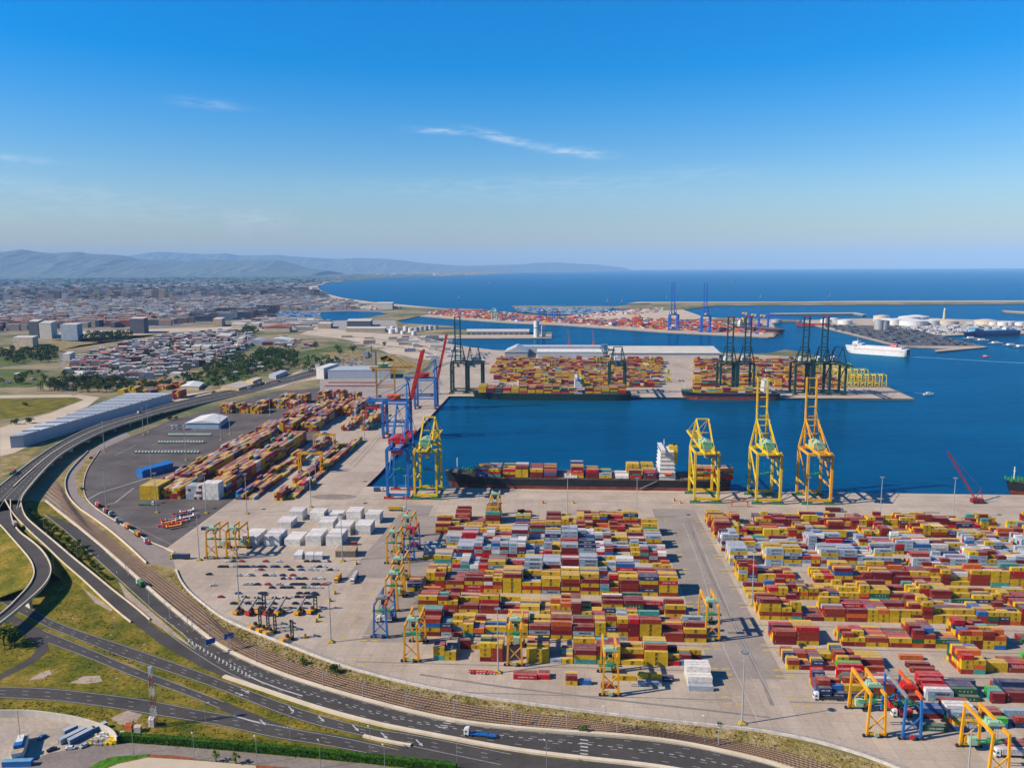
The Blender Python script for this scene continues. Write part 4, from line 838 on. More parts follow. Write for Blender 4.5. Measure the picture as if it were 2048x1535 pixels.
# the rest as one mass
def far_containers(lst):
    n = len(lst); V = np.zeros((n, 8, 3), np.float32); C = np.zeros((n, 24, 4), np.float32); C[:, :, 3] = 1
    base = np.array([(sx, sy, sz) for sz in (0, 1) for sx, sy in ((-1, -1), (1, -1), (1, 1), (-1, 1))], np.float32)
    for i, c in enumerate(lst):
        lx = c['L'] / 2; p = base * (lx, 1.22, 2.6); a = c['r']; ca, sa = cos(a), sin(a)
        V[i, :, 0] = c['x'] + p[:, 0] * ca - p[:, 1] * sa; V[i, :, 1] = c['y'] + p[:, 0] * sa + p[:, 1] * ca; V[i, :, 2] = c['z'] + .045 + p[:, 2]
        j = rnd.uniform(.8, 1.12); C[i, :, :3] = [min(1, q * j) for q in PAL[c['c']]]
    Fq = np.array([(0, 3, 2, 1), (4, 5, 6, 7), (0, 1, 5, 4), (1, 2, 6, 5), (2, 3, 7, 6), (3, 0, 4, 7)], np.int32)
    me = bpy.data.meshes.new('shipping_containers'); idx = (Fq[None] + (np.arange(n) * 8)[:, None, None]).reshape(-1)
    me.vertices.add(n * 8); me.vertices.foreach_set('co', V.reshape(-1)); me.loops.add(n * 24); me.loops.foreach_set('vertex_index', idx.astype(np.int32))
    me.polygons.add(n * 6); me.polygons.foreach_set('loop_start', np.arange(0, n * 24, 4, dtype=np.int32)); me.polygons.foreach_set('loop_total', np.full(n * 6, 4, np.int32))
    me.update(calc_edges=True); at = me.color_attributes.new('col', 'FLOAT_COLOR', 'CORNER'); at.data.foreach_set('color', C.reshape(-1)); me.materials.append(M_catt); me.validate(); me.shade_flat(); return me
fc = mk('distant_containers', far_containers(REST)); tag(fc, 'distant stacks of coloured shipping containers filling the yards and far terminals', 'containers', kind='stuff')
lb = MB(); lmats = ['dark', 'star', 'white', 'redink', 'navyink']
for c in REST:
    if not c['front'] or c['y'] > 760 or not inframe(c['x'], c['y'], c['z'], 10): continue
    key = c['lg'] or (c['c'], 40 if c['L'] > 8 else 20)
    if key not in LOGO or c['c'] in ('maroon', 'rust red', 'blue') and rnd.random() < .5: continue
    if c['c'] == 'red' and c['L'] > 8 and rnd.random() < .4: key = ('hamburg', 40)
    a = c['r']; ca, sa = cos(a), sin(a)
    for mk_, (vs, fs) in LOGO[key]:
        lb.add([(c['x'] + q[0] * ca - q[1] * sa, c['y'] + q[0] * sa + q[1] * ca, c['z'] + .045 + q[2]) for q in vs], fs, lmats.index(mk_))
lo = lb.build('lettering', [M_ink[q] for q in lmats], fc); lo['kind'] = 'stuff'
# ---------------------------------------------------------------- yard markings
ym = MB(); wm = MB(); tm = MB()
for k in range(11):
    vL = 373 + 28.5 * k
    for u0 in (-116, 79, 112 if k > 0 else 112):
        for dv in (-3.2, 3.0):
            for du in (0, 6.2):
                if u0 < 0 and (k > 5 or k == 0): continue
                c = [W(u0 + du + q, vL + dv + r) for q, r in ((0, -.5), (4, -.5), (4, .5), (0, .5))]
                ym.sheet(c, .075)
for (x, y) in ((655, 1246), (700, 1235), (640, 1243), (705, 1205), (725, 1205), (720, 1186), (738, 1188), (682, 1276)):
    u, v = UV(x, y); ym.sheet([W(u + q, v + r) for q, r in ((0, -.5), (3.6, -.5), (3.6, .5), (0, .5))], .075)
for (x, y) in ((503, 1008), (512, 1007), (525, 1011), (580, 1003), (570, 1004)): 
    u, v = UV(x, y); ym.sheet([W(u + q, v + r) for q, r in ((0, -1), (1.2, -1), (3.2, 1), (2, 1))], .075)
struct(ym.build('yellow_bay_markings', M_yellowpaint))
for pts, w, d in ([[(1366, 1045), (1400, 1130), (1449, 1298), (1520, 1450)], .3, None], [[(1385, 1045), (1420, 1130), (1470, 1250), (1560, 1425)], .3, None], [[(1373, 1060), (1432, 1200), (1500, 1350), (1540, 1425)], .25, (3, 6)],
        [[(772, 1072), (720, 1106), (668, 1142), (640, 1190), (612, 1240), (590, 1280)], .3, None], [[(778, 1078), (726, 1112), (690, 1150), (665, 1195), (640, 1225)], .3, None], [[(760, 1080), (700, 1118), (655, 1160), (630, 1210)], .22, (2, 4)],
        [[(840, 1340), (1000, 1362), (1200, 1385), (1400, 1405), (1560, 1420)], .22, (4, 8)], [[(830, 1352), (1000, 1374), (1200, 1398), (1400, 1421), (1500, 1432)], .22, None],
        [[(700, 1010), (890, 1018), (1100, 1024), (1600, 1034), (2048, 1044)], .25, None], [[(240, 1053), (300, 1053), (470, 1053)], .25, None], [[(205, 1020), (345, 1090), (400, 1060), (480, 1000)], .25, None],
        [[(172, 1000), (200, 985), (330, 945), (280, 955)][:3], 1.2, None], [[(268, 975), (230, 1005), (215, 1008)], .9, None], [[(230, 910), (272, 890)], .5, None], [[(640, 861), (775, 861)], .3, None], [[(700, 963), (740, 963)], .25, None], [[(700, 955), (775, 885)], .3, None]): ribbon(wm, pts, w, .075, d)
struct(wm.build('white_yard_lines', M_whitepaint))
M_tyre = groundmat('tyre_marks', ((.3, (.17, .145, .125)), (.7, (.27, .225, .19))), scale=.08, fine=.8)
ribbon(tm, [(1375, 1035), (1395, 1090), (1430, 1170), (1470, 1250), (1530, 1370), (1545, 1410)], 2.2, .055)
ribbon(tm, [(840, 1348), (1000, 1372), (1200, 1396), (1420, 1420), (1540, 1434)], 1.6, .055)
for k in range(10):
    for dv in (0,): 
        for a, c in ((-112, 84), (112, 330)): tm.sheet([W(a, 373.5 + 28.5 * k - .9), W(c, 373.5 + 28.5 * k - .9), W(c, 373.5 + 28.5 * k + .1), W(a, 373.5 + 28.5 * k + .1)], .056)
for pts in ([(700, 930), (755, 872), (868, 792)], [(706, 935), (762, 874), (876, 792)], [(752, 880), (884, 792)]): ribbon(tm, pts, .8, .09)
for v in (708, 738.5): tm.sheet([W(-190, v - .35), W(900, v - .35), W(900, v + .35), W(-190, v + .35)], .07)
struct(tm.build('tyre_tracks', M_tyre))
pm = MB(); pm.sheet([W(-116, 425), W(-84, 425), W(-84, 660), W(-116, 660)], .05); pm.sheet([W(a, b) for a, b in ((-150, 520), (-116, 520), (-116, 690), (-140, 690))], .051); pm.sheet([W(79, 395), W(116, 395), W(116, 690), W(79, 690)], .05)
struct(pm.build('darker_lane', groundmat('lane_concrete', ((.3, (.22, .185, .155)), (.7, (.32, .27, .225))), scale=.03, fine=.4, fineamt=.15)))
cc = MB(); ccx, ccy = UV(668, 993); cc.sheet([W(ccx + 22 * cos(i * pi / 12) * (1 if abs(cos(i * pi / 12)) < 2 else 1), ccy + 9 * sin(i * pi / 12)) for i in range(24)], .06)
struct(cc.build('oil_stained_slab', groundmat('stain', ((.3, (.20, .155, .13)), (.7, (.28, .23, .19))), scale=.05, fine=.4)))

# ---------------------------------------------------------------- cranes
P_y = paint('crane_yellow', (.80, .55, .004), .5, .14, .3); P_or = paint('crane_orange_yellow', (.84, .40, .004), .45, .16, .15); P_am = paint('crane_amber', (.82, .37, .003), .45, .12, .2)
P_bl = paint('crane_blue', (.012, .16, .50), .45, .14, .15); P_rd = paint('crane_red', (.62, .02, .012), .45, .12, .2); P_gn = paint('crane_dark_green', (.008, .055, .05), .5, .2, .15)
P_lg = paint('house_green', (.16, .50, .26), .5, .08, .2); P_pg = paint('pale_green', (.34, .56, .38), .5, .08, .2); P_bg = paint('bogie_green', (.03, .25, .10), .6); P_wh = paint('white_paint', (.72, .72, .70), .5, .08, .2)
P_gr = paint('machine_grey', (.25, .27, .28), .5, .2, .5); P_dk = paint('dark_steel', (.035, .038, .045), .5, .2, .5); P_rub = paint('tyre_rubber', (.02, .02, .022), .85, .1); P_gl = paint('dark_glass', (.02, .03, .045), .12, .1)
P_far = paint('far_crane_blue', (.006, .11, .55), .5); P_mint = paint('crane_mint', (.35, .62, .55), .5); P_org = paint('crane_orange', (.75, .12, .015), .5)
def sts(name, label, loc, rz, mat, house, bogie, up=True, w=21, gauge=30, Hh=46, ah=72, blen=62, bw=9, back=13, boommat=None, tip=None, group=None, housew=10, detail=True, trolley=None, feet=None, hx=0.0, lean=.035, thick=1.0):
    r = thing(name, label, 'crane', loc, rz, group); x = w / 2; yl, yw = -gauge / 2, gauge / 2; bm = boommat or mat; lw = (1.9 if detail else 2.2) * thick
    for sx in (-1, 1):
        for y0, nm in ((yl, 'leg'), (yw, 'leg')):
            b = MB(); b.beam((sx * x, y0, 3.2), (sx * x * (1 if y0 < 0 else .99), y0, Hh), lw, lw * 1.1); b.build('leg', mat, r)
        b = MB(); b.beam((sx * x, yl, Hh), (sx * x, yw, Hh), 1.5, 1.8); b.beam((sx * x, yl, Hh * .36), (sx * x, yw, Hh * .36), 1.3, 1.6); b.beam((sx * x, yw, Hh - 1), (sx * x, yl, Hh * .37), 1.0); b.build('side_brace', mat, r)
    for y0 in (yl, yw):
        b = MB(); b.beam((-x, y0, 4.0), (x, y0, 4.0), 1.6, 2.2); b.build('sill_beam', mat, r)
        b = MB(); b.beam((-x, y0, Hh), (x, y0, Hh), 1.7, 2.4); b.build('portal_beam', mat, r)
        for sx in (-1, 1):
            b = MB(); xx = sx * (x - 1.0)
            for q in range(4): b.box(xx - 5 + q * 2.6, xx - 3 + q * 2.6, y0 - .7, y0 + .7, .15, 1.5)
            b.box(xx - 4.6, xx + 4.4, y0 - .55, y0 + .55, 1.5, 2.3); b.box(xx - 1.6, xx + 1.6, y0 - .6, y0 + .6, 2.3, 3.2); b.build('bogie', bogie, r)
            if feet:
                b = MB()
                for q in range(6): b.box(sx * x - 1.2, sx * x + 1.2, y0 - 1.3, y0 + 1.3, 3.4 + q * 1.2, 4.6 + q * 1.2, q % 2)
                b.build('foot_stripes', [P_wh, P_rd], r)
    ax = x * .52; hz_ = Hh + 2.5
    b = MB()
    for sx in (-1, 1):
        b.beam((sx * x, yw, Hh), (sx * ax, yw - 1, ah), 1.5); b.beam((sx * ax, yw - 1, ah), (sx * ax * 1.05, yl, Hh + .6), 1.1)
    b.beam((-ax, yw - 1, ah), (ax, yw - 1, ah), 1.4, 1.2); b.beam((-ax * 1.3, yw - .6, ah * .82), (ax * 1.3, yw - .6, ah * .82), .7)
    b.build('apex_frame', mat, r)
    g_ = bw / 2; b = MB()
    for sx in (-1, 1): b.beam((sx * g_, yl - back, hz_), (sx * g_, yw + 3, hz_), 1.3, 2.0)
    for q in range(6): yy = yl - back + q * (gauge + back) / 5.0; b.beam((-g_, yy, hz_), (g_, yy, hz_), .7)
    b.build('main_girder', mat, r)
    b = MB(); L0 = Vector((0, yw + 3, hz_)); d = Vector((0, lean, 1)) if up else Vector((0, 1, .0)); d.normalize(); nb = 7
    for sx in (-1, 1): b.beam(L0 + Vector((sx * g_, 0, 0)), L0 + Vector((sx * g_, 0, 0)) + d * blen, 1.3 * thick, 1.9 * thick, 0)
    for q in range(1, nb + 1): p = L0 + d * (blen * q / nb - .6); b.beam(p + Vector((-g_, 0, 0)), p + Vector((g_, 0, 0)), .6, .9)
    if up and tip:
        for q in range(5):
            p0 = L0 + d * (blen - 2 * (q + 1)); p1 = L0 + d * (blen - 2 * q)
            for sx in (-1, 1): b.beam(p0 + Vector((sx * g_, 0, 0)), p1 + Vector((sx * g_, 0, 0)), 1.5, 2.1, 1 + q % 2)
        b.beam(L0 + d * blen + Vector((-g_, 0, 0)), L0 + d * blen + Vector((g_, 0, 0)), 1.6, 1.6, 1)
    b.build('boom', [bm, P_rd, P_wh], r)
    b = MB()
    if not up:
        for sx in (-1, 1):
            b.beam((sx * ax, yw - 1, ah), tuple(L0 + Vector((sx * g_, blen * .5, .8))), .35); b.beam((sx * ax, yw - 1, ah), tuple(L0 + Vector((sx * g_, blen * .93, .8))), .35)
    else:
        for sx in (-1, 1): b.beam((sx * ax, yw - 1, ah), tuple(L0 + d * blen * .55 + Vector((sx * g_, 0, 0))), .3)
    for sx in (-1, 1): b.beam((sx * ax, yw - 1, ah), (sx * g_, yl - back + 1, hz_ + 1), .3)
    b.build('stay', mat, r)
    if house:
        b = MB(); h0, h1 = yl + 4, yl + 20; w2 = housew / 2; z0, z1 = hz_ + 1.2, hz_ + 6.2
        b.box(-w2 + hx, w2 + hx, h0, h1, z0, z1)
        b.v += [(-w2 - .3 + hx, h0 - .3, z1 + .02), (w2 + .3 + hx, h0 - .3, z1 + .02), (hx, h0 - .3, z1 + 2.2), (-w2 - .3 + hx, h1 + .3, z1 + .02), (w2 + .3 + hx, h1 + .3, z1 + .02), (hx, h1 + .3, z1 + 2.2)]
        k = len(b.v) - 6; b.f += [(k, k + 1, k + 2), (k + 3, k + 5, k + 4), (k + 1, k + 4, k + 5, k + 2), (k, k + 2, k + 5, k + 3), (k, k + 3, k + 4, k + 1)]; b.m += [1, 1, 1, 1, 0]
        b.build('machinery_house', [house, P_pg if house in (P_lg, P_pg) else house], r)
    if detail:
        b = MB(); ty = yl - back + 3; b.box(-g_ + .8, g_ + 2.2, ty, ty + 6, hz_ - 4.6, hz_ - 1.4); b.box(-g_ + .2, g_ + 3, ty - 1, ty + 7, hz_ - 1.2, hz_ - .7, 1); b.box(g_ - 1.6, g_ + .8, ty + 1, ty + 3.5, hz_ - 7.4, hz_ - 4.7, 1)
        b.box(-1, 2, ty - 3, ty - 1.2, hz_ - .4, hz_ + 1.4, 1); b.build('trolley', [trolley or P_gr, mat], r)
        b = MB(); b.box(-6.1, 6.1, yl + 6, yl + 8, 26, 26.8); b.box(-1.5, 1.5, yl + 5.5, yl + 8.5, 26.8, 27.8)
        for sx in (-3, 3):
            b.beam((sx, yl + 7, 27), (sx * .6, yl + 7, hz_ - 1), .12)
        b.build('spreader', P_bg, r)
        b = MB(); lx = x + 1.3
        for q in range(9):
            z0 = 4 + q * (Hh - 6) / 9; z1 = z0 + (Hh - 6) / 9; s = -1 if q % 2 else 1
            b.beam((lx, yl + .9 * s, z0), (lx, yl - .9 * s, z1), .35, .25); b.box(lx - .6, lx + .6, yl - 1.4, yl + 1.4, z1 - .08, z1)
        b.build('stairway', P_gr, r)
    return r
g_sts = 'quay cranes along the near quay'
sts('quay_crane', 'bright yellow quay crane with lowered boom beside the blue crane at the quay corner', W(-126.4, 723.5) + (.07,), TH, P_y, P_lg, P_bg, up=False, w=20.5, blen=48, group=g_sts, bw=8)
sts('quay_crane', 'yellow quay crane with lowered boom straddling the stern of the black ship', W(129.6, 723.2) + (.07,), TH, P_y, P_lg, P_bg, up=False, group=g_sts, blen=56)
sts('quay_crane', 'yellow quay crane with raised boom, between the ship stern and the last crane', W(184.5, 722.5) + (.07,), TH, P_y, P_lg, P_bg, group=g_sts)
sts('quay_crane', 'orange-yellow quay crane with raised boom and pale green house, nearest the red crawler crane', W(229.0, 723) + (.07,), TH, P_or, P_pg, P_bg, group=g_sts)
sts('quay_crane', 'tall blue quay crane with red machinery house and red bogies at the quay corner', W(-152.2, 723.5) + (.07,), TH, P_bl, P_rd, P_rd, up=False, w=19.5, blen=40, Hh=47, ah=84, group=g_sts, trolley=P_rd, boommat=P_rd, housew=16, bw=9, hx=-1, thick=1.3)
# cranes on the west quay face the basin (boom towards +u)
def westc(px, py, **k):
    x, y = g(px, py); return (x, y, .07)
gw = 'quay cranes along the west quay'
sts('quay_crane', 'blue quay crane with two raised red boom girders on the west quay, nearest the corner', westc(795, 872), TH - pi / 2, P_bl, P_org, P_rd, w=24, gauge=31, Hh=44, ah=68, blen=66, bw=15, boommat=P_rd, group=gw, back=22, housew=9, lean=.26, thick=1.6)
sts('quay_crane', 'blue quay crane with a single leaning red boom on the west quay, further back', westc(853, 815), TH - pi / 2, P_bl, P_rd, P_rd, w=24, gauge=31, Hh=44, ah=74, blen=68, bw=6, boommat=P_rd, group=gw, back=18, housew=9, lean=.22, thick=1.5)
sts('quay_crane', 'orange-yellow quay crane with green house standing inland of the west quay', westc(772, 792), TH - pi / 2 + .2, P_am, P_lg, P_rd, up=False, w=22, gauge=30, Hh=46, ah=70, blen=30, group=gw, back=10, boommat=P_am)
# green cranes of the terminal across the basin
gf = 'dark green quay cranes across the basin'
gn = dict(w=26, gauge=30, Hh=52, ah=80, detail=False, bw=9, group=gf, tip=True, feet=True, blen=76, thick=1.5)
QV = 1326
for i, (px, up, lab) in enumerate(((920, True, 'dark green quay crane with raised boom, leftmost across the basin'), (951, False, 'dark green quay crane without raised boom, beside the leftmost one across the basin'), (1233, False, 'dark green quay crane with lowered boom standing alone behind the white ship bridge'),
        (1449, True, 'dark green raised-boom crane at the bow of the small container ship'), (1483, True, 'dark green raised-boom crane amidships of the small container ship'),
        (1594, True, 'dark green raised-boom crane just right of the small container ship'), (1630, True, 'dark green raised-boom crane, second from the mole tip'), (1660, False, 'dark green crane with lowered boom, nearest the mole tip'))):
    x, y = g(px, 784); u = (x * UX + y * UY); x, y = W(u, QV - 19 + 42)
    dd = dict(gn); dd['blen'] = 76 if up else 50
    sts('quay_crane', lab, (x, y, .09), TH + pi, P_gn, P_wh, P_gn, up=up, **dd)
# northern terminal cranes
gnn = 'cranes of the northern terminal'
for px, py, up, mat, lab, rz in ((1347, 660, True, P_far, 'blue quay crane with raised boom, left one of the northern terminal pair', R(158)), (1411, 664, True, P_far, 'blue quay crane with raised boom, right one of the northern terminal pair', R(158)),
        (1276, 654, False, P_org, 'orange quay crane on the northern terminal edge', R(158)), (991, 640, False, P_mint, 'pale mint quay crane on the northern terminal edge', R(158)),
        (1490, 655, False, P_far, 'dark blue crane with long horizontal boom, left of three in the northern terminal', R(248)), (1508, 659, False, P_far, 'dark blue crane with long horizontal boom, middle of three in the northern terminal', R(248)), (1526, 661, False, P_far, 'dark blue crane with long horizontal boom, right of three in the northern terminal', R(248)),
        (1085, 640, False, P_far, 'small dark blue crane among the northern stacks', R(158)), (1112, 641, False, P_far, 'small dark blue crane with yellow house among the northern stacks', R(158))):
    x, y = g(px, py); big = px > 1300 
    sts('quay_crane', lab, (x, y, .1), rz, mat, P_y if big or px == 1112 else P_wh, mat, up=up, w=27 if up else 22, gauge=30, Hh=(52 if up else 42) * (1.0 if big else .8), ah=(84 if up else 62) * (1 if big else .8), blen=105 if up else 60, detail=False, bw=9, group=gnn, thick=2.0 if big else 1.3)

def rtg(label, loc, rz, mat=None, mach=None, group='rubber-tyred gantry cranes in the container yards', span=23.5, hgt=20.5, w=7.9, tpos=.2, girders=None):
    mat = mat or P_am; mach = mach or P_pg; r = thing('gantry_crane', label, 'gantry crane', loc, rz, group); x = w / 2
    for sx in (-1, 1):
        for y0 in (0, span):
            b = MB(); b.beam((sx * x * 1.0, y0, 1.9), (sx * x * .82, y0, hgt), 1.0, 1.3, 0, .8); b.build('leg', mat, r)
        b = MB(); b.beam((sx * x * .8, -.6, hgt), (sx * x * .8, span + .6, hgt), 1.0, 1.5); b.build('girder', (girders[0 if sx < 0 else 1] if girders else mat), r)
    for y0 in (0, span):
        b = MB(); b.beam((-x - .6, y0, 1.8), (x + .6, y0, 1.8), .9, 1.1); b.build('sill_beam', mat, r)
        b = MB(); b.beam((-x, y0, 3), (x * .9, y0, 11), .5); b.beam((x * .9, y0, 11), (-x * .85, y0, 16), .5) if y0 else b.beam((x, y0, 3), (-x * .9, y0, 11), .5); b.build('brace', mat, r)
        for sx in (-1, 1):
            b = MB()
            for q in (-1.3, .9): b.cyl((sx * x + q, y0 - .45, .75), (sx * x + q, y0 + .45, .75), .75, 12)
            b.build('wheel', P_rub, r)
    b = MB(); b.box(-2.6, 2.6, span - .9 + .2, span + 1.5, 2.4, 5.2); b.build('power_unit', mat, r)
    b = MB(); b.box(-1.0, 1.0, -1.2, -.55, 1.0, 2.6); b.box(-2, 1.5, span - 3.8, span - 1.6, 3.2, 6.6); b.build('control_cabinet', mach, r)
    t = MB(); ty = 1.5 + tpos * (span - 8); t.box(-x * .8, x * .8, ty, ty + 4.6, hgt + .8, hgt + 1.3); t.cyl((-2.4, ty + 1.2, hgt + 2.2), (1.4, ty + 1.2, hgt + 2.2), .9, 10); t.box(-2.6, -.6, ty + 2.4, ty + 4.2, hgt + 1.3, hgt + 2.8); t.box(1.4, 3.0, ty + .4, ty + 2.4, hgt + 1.3, hgt + 2.4)
    t.box(-3.4, 3.6, ty - .3, ty - .1, hgt + 1.3, hgt + 2.2); tr = t.build('trolley', mach, r)
    b = MB(); b.box(-1.1, 1.1, ty + 3.2, ty + 5.2, hgt - 3.9, hgt - 1.2); b.box(-.9, .9, ty + 3.15, ty + 3.19, hgt - 3.6, hgt - 2.0, 1); b.build('cab', [mach, P_gl], tr)
    b = MB(); b.box(-6.0, 6.0, ty + .6, ty + 1.0, hgt - 7.2, hgt - 6.7); b.box(-6, 6, ty + 2.4, ty + 2.8, hgt - 7.2, hgt - 6.7); b.box(-1.8, 1.8, ty + .5, ty + 2.9, hgt - 6.7, hgt - 5.9)
    for sx in (-1.5, 1.5):
        for q in (.8, 2.6): b.beam((sx, ty + q, hgt - 6), (sx, ty + q, hgt + .8), .09)
    b.build('spreader', P_bg, r)
    return r
def at_px(x1, x2, y):
    u1, v = UV(x1, y); u2, _ = UV(x2, y); return W((u1 + u2) / 2, v)
for x1, x2, y, m_, mc_, tp, lab, gd in (
    (1410, 1438, 1281, P_am, P_pg, .15, 'amber gantry crane alone in the wide lane right of the middle yard', None), (1206, 1236, 1391, P_am, P_pg, .15, 'amber gantry crane standing on the south road beside the white container stack', None),
    (1014, 1045, 1331, P_am, P_pg, .45, 'amber gantry crane beside the tall mast at the south edge of the middle yard', None), (807, 839, 1323, P_am, P_pg, .15, 'amber gantry crane at the lower left corner of the middle yard', None),
    (748, 775, 1275, P_bl, P_gr, .2, 'blue gantry crane with red wheels left of the middle yard', (P_gr, P_org)), (1732, 1770, 1473, P_am, P_pg, .2, 'amber gantry crane left of the blue one in the corner yard', None),
    (1802, 1842, 1478, P_bl, P_rd, .25, 'blue gantry crane with grey and orange girders in the corner yard', (P_gr, P_org)), (413, 435, 1117, P_am, P_pg, .1, 'amber gantry crane, left of the pair beside the white reefer stacks', None),
    (453, 475, 1117, P_am, P_pg, .1, 'amber gantry crane, right of the pair beside the white reefer stacks', None), (772, 795, 1222, P_am, P_pg, .3, 'amber gantry crane behind the blue one, left of the middle yard', None),
    (783, 806, 1187, P_am, P_pg, .2, 'amber gantry crane with green trolley, third up the left lane of the middle yard', None), (772, 797, 1127, P_am, P_pg, .2, 'amber gantry crane, second from the top of the left lane', None),
    (808, 829, 1120, P_bl, P_rd, .3, 'blue gantry crane with red machinery in the upper left lane', (P_gr, P_rd)), (803, 823, 1092, P_am, P_pg, .15, 'amber gantry crane, topmost in the left lane of the middle yard', None),
    (978, 998, 1045, P_or, P_pg, .5, 'pale orange gantry crane at the top of the middle yard near the quay', None)):
    x, y = at_px(x1, x2, y); rtg(lab, (x, y, .09), TH, m_, mc_, tpos=tp, girders=gd)
x, y = at_px(1921, 1955, 1493); u = x * UX + y * UY; rtg('amber gantry crane with green trolley, rightmost in the corner yard', W(u, 316) + (.09,), TH, P_am, P_pg, tpos=.2)
for px, py, lab in ((600, 943, 'amber gantry crane spanning the near end of the west stacks'), (630, 903, 'amber gantry crane spanning the west stacks, second from the front')):
    x, y = g(px, py); q = rtg(lab, (x, y, .09), TH - pi / 2, P_am, P_gr, tpos=.55)
for px, py, lab in ((733, 844, 'red gantry crane among the west stacks below the blue crane'), ):
    x, y = g(px, py); rtg(lab, (x, y, .09), TH - pi / 2, P_rd, P_rd, span=26, tpos=.5)
# parked yellow cranes on the mole tip and working ones among the far stacks
k = 0
for row, (v0, us) in enumerate(((1428, (505, 517, 529, 541, 553, 565)), (1500, (512, 524, 536, 548, 560)), (1590, (500, 512, 524, 536, 548, 560)))):
    for u in us:
        x, y = W(u, v0); rtg('pale yellow gantry crane parked close together on the mole tip, %s of the %s row' % (ordw(us.index(u)), ('front', 'middle', 'back')[row]), (x, y, .09), TH, P_y, P_lg, group='yellow gantry cranes parked on the mole tip'); k += 1
for u, v0, lab in ((-90, 1500, 'at the left end of the far stacks'), (-30, 1402, 'between the near ship bays of the far stacks'), (196, 1480, 'beside the far lane'), (190, 1700, 'near the beige shed'), (75, 1690, 'before the silver silos'), (350, 1470, 'behind the small ship'), (-20, 1640, 'left of the silver silos')):
    x, y = W(u, v0); rtg('small yellow gantry crane ' + lab + ' across the basin', (x, y, .09), TH, P_y, P_lg, group='gantry cranes among the far stacks')

# light masts
def mast_parts(h):
    b = MB(); b.cyl((0, 0, .3), (0, 0, h), .42, 8, 0, .2); p = b.mesh('pole', [paint('mast_grey', (.50, .53, .56), .45, .08, .5, .3)])
    b = MB(); b.cyl((0, 0, h - .6), (0, 0, h - .2), 1.3, 12)
    for i in range(8): a = i * pi / 4; b.box(1.5 * cos(a) - .3, 1.5 * cos(a) + .3, 1.5 * sin(a) - .3, 1.5 * sin(a) + .3, h - .7, h)
    hd = b.mesh('lamp_ring', [P_gr]); b = MB(); b.box(-1.5, 1.5, -1.5, 1.5, 0, .9); b.box(-.9, .9, -.9, .9, .9, 1.3); return p, hd, b.mesh('base_block', [M_yellowpaint])
mp = mast_parts(36)
for px, py, lab in ((662, 1284, 'beside the blue gantry crane left of the middle yard'), (1484, 1447, 'on the south road edge, lower right'), (996, 1345, 'at the south edge of the middle yard'), (1504, 1210, 'at the left edge of the right yard'), (1273, 1038, 'behind the middle yard near the quay'), (813, 1031, 'near the blue quay crane'),
    (1135, 1028, 'on the quay road before the black ship'), (1614, 1036, 'before the third yellow quay crane'), (1760, 1036, 'behind the right yard'), (1905, 1038, 'beside the red crawler crane'), (314, 1025, 'before the yellow stack in the asphalt yard'), (413, 1026, 'before the white stack in the asphalt yard'), (494, 1027, 'on the concrete before the west stacks'),
    (622, 1014, 'right of the west stacks'), (478, 1204, 'in the car park among cars'), (399, 1120, 'left of the amber crane pair'), (685, 1122, 'beside the brown canteen roof'), (213, 1013, 'by the truck queue'), (209, 903, 'at the edge of the asphalt yard'), (632, 969, 'between the near west stacks'), (287, 870, 'left of the tractor rows'), (297, 864, 'beside the rail bushes'), (460, 868, 'right of the blue workshop'), (540, 830, 'among the west block stacks'),
    (598, 846, 'in the middle of the west stacks'), (729, 878, 'near the red gantry'), (1930, 1620, 'at the lower right corner'), (372, 920, 'over the tractor rows'), (442, 880, 'behind the tractor rows'), (303, 958, 'behind the blue tarpaulin stack'), (588, 800, 'at the back of the west stacks')):
    x, y = g(px, py); t = thing('light_mast', 'tall grey light mast ' + lab, 'light mast', (x, y, .06), 0, 'tall light masts of the port'); mk('pole', mp[0], t); mk('lamp_ring', mp[1], t); mk('base_block', mp[2], t)
sp = MB(); sp.cyl((0, 0, 0), (0, 0, 12), .14, 6, 0, .09); sp.beam((0, 0, 12), (1.2, 0, 12.3), .12); spm = sp.mesh('pole', [paint('galv_pole', (.42, .45, .45), .5, .1, 1, .4)])
sh = MB(); sh.box(1.0, 2.1, -.2, .2, 12.2, 12.4); shm = sh.mesh('lamp_head', [P_wh])
ll = [(230, 1404, 'left of the bottom road'), (412, 1455, 'above the hedge'), (580, 1477, 'below the merge'), (401, 1336, 'in the grass wedge'), (741, 1506, 'by the short barrier'), (914, 1531, 'on the bottom edge verge'), (837, 1421, 'on the rail barrier'), (949, 1443, 'on the long barrier'), (1093, 1535, 'on the median'), (1410, 1484, 'by the rail curve'), (1211, 1464, 'near the round bush'), (150, 1278, 'beside the slip road'),
    (285, 1333, 'on the slip road verge'), (219, 1313, 'between the two lower roads'), (232, 1276, 'in the grass triangle'), (64, 1095, 'by the shrubs on the ramp'), (96, 1096, 'beside the descending ramp'), (138, 1122, 'beside the ramp bend'), (88, 1060, 'above the shrubs'), (108, 1140, 'at the loop ramp edge'), (155, 1112, 'by the bush row'), (194, 1145, 'along the strip of bushes'), (237, 1180, 'along the median soil'), (267, 1508, 'at the lawn strip'), (389, 1520, 'at the flower bed'), (514, 1527, 'near the palms'), (641, 1535, 'past the palms'), (770, 1545, 'on the service road')]
for px, py, lab in ll:
    x, y = g(px, py); t = thing('street_lamp', 'slim grey street lamp ' + lab, 'street lamp', (x, y, .1), rnd.choice((.5, 2.2)), 'street lamps along the roads'); mk('pole', spm, t); mk('lamp_head', shm, t)
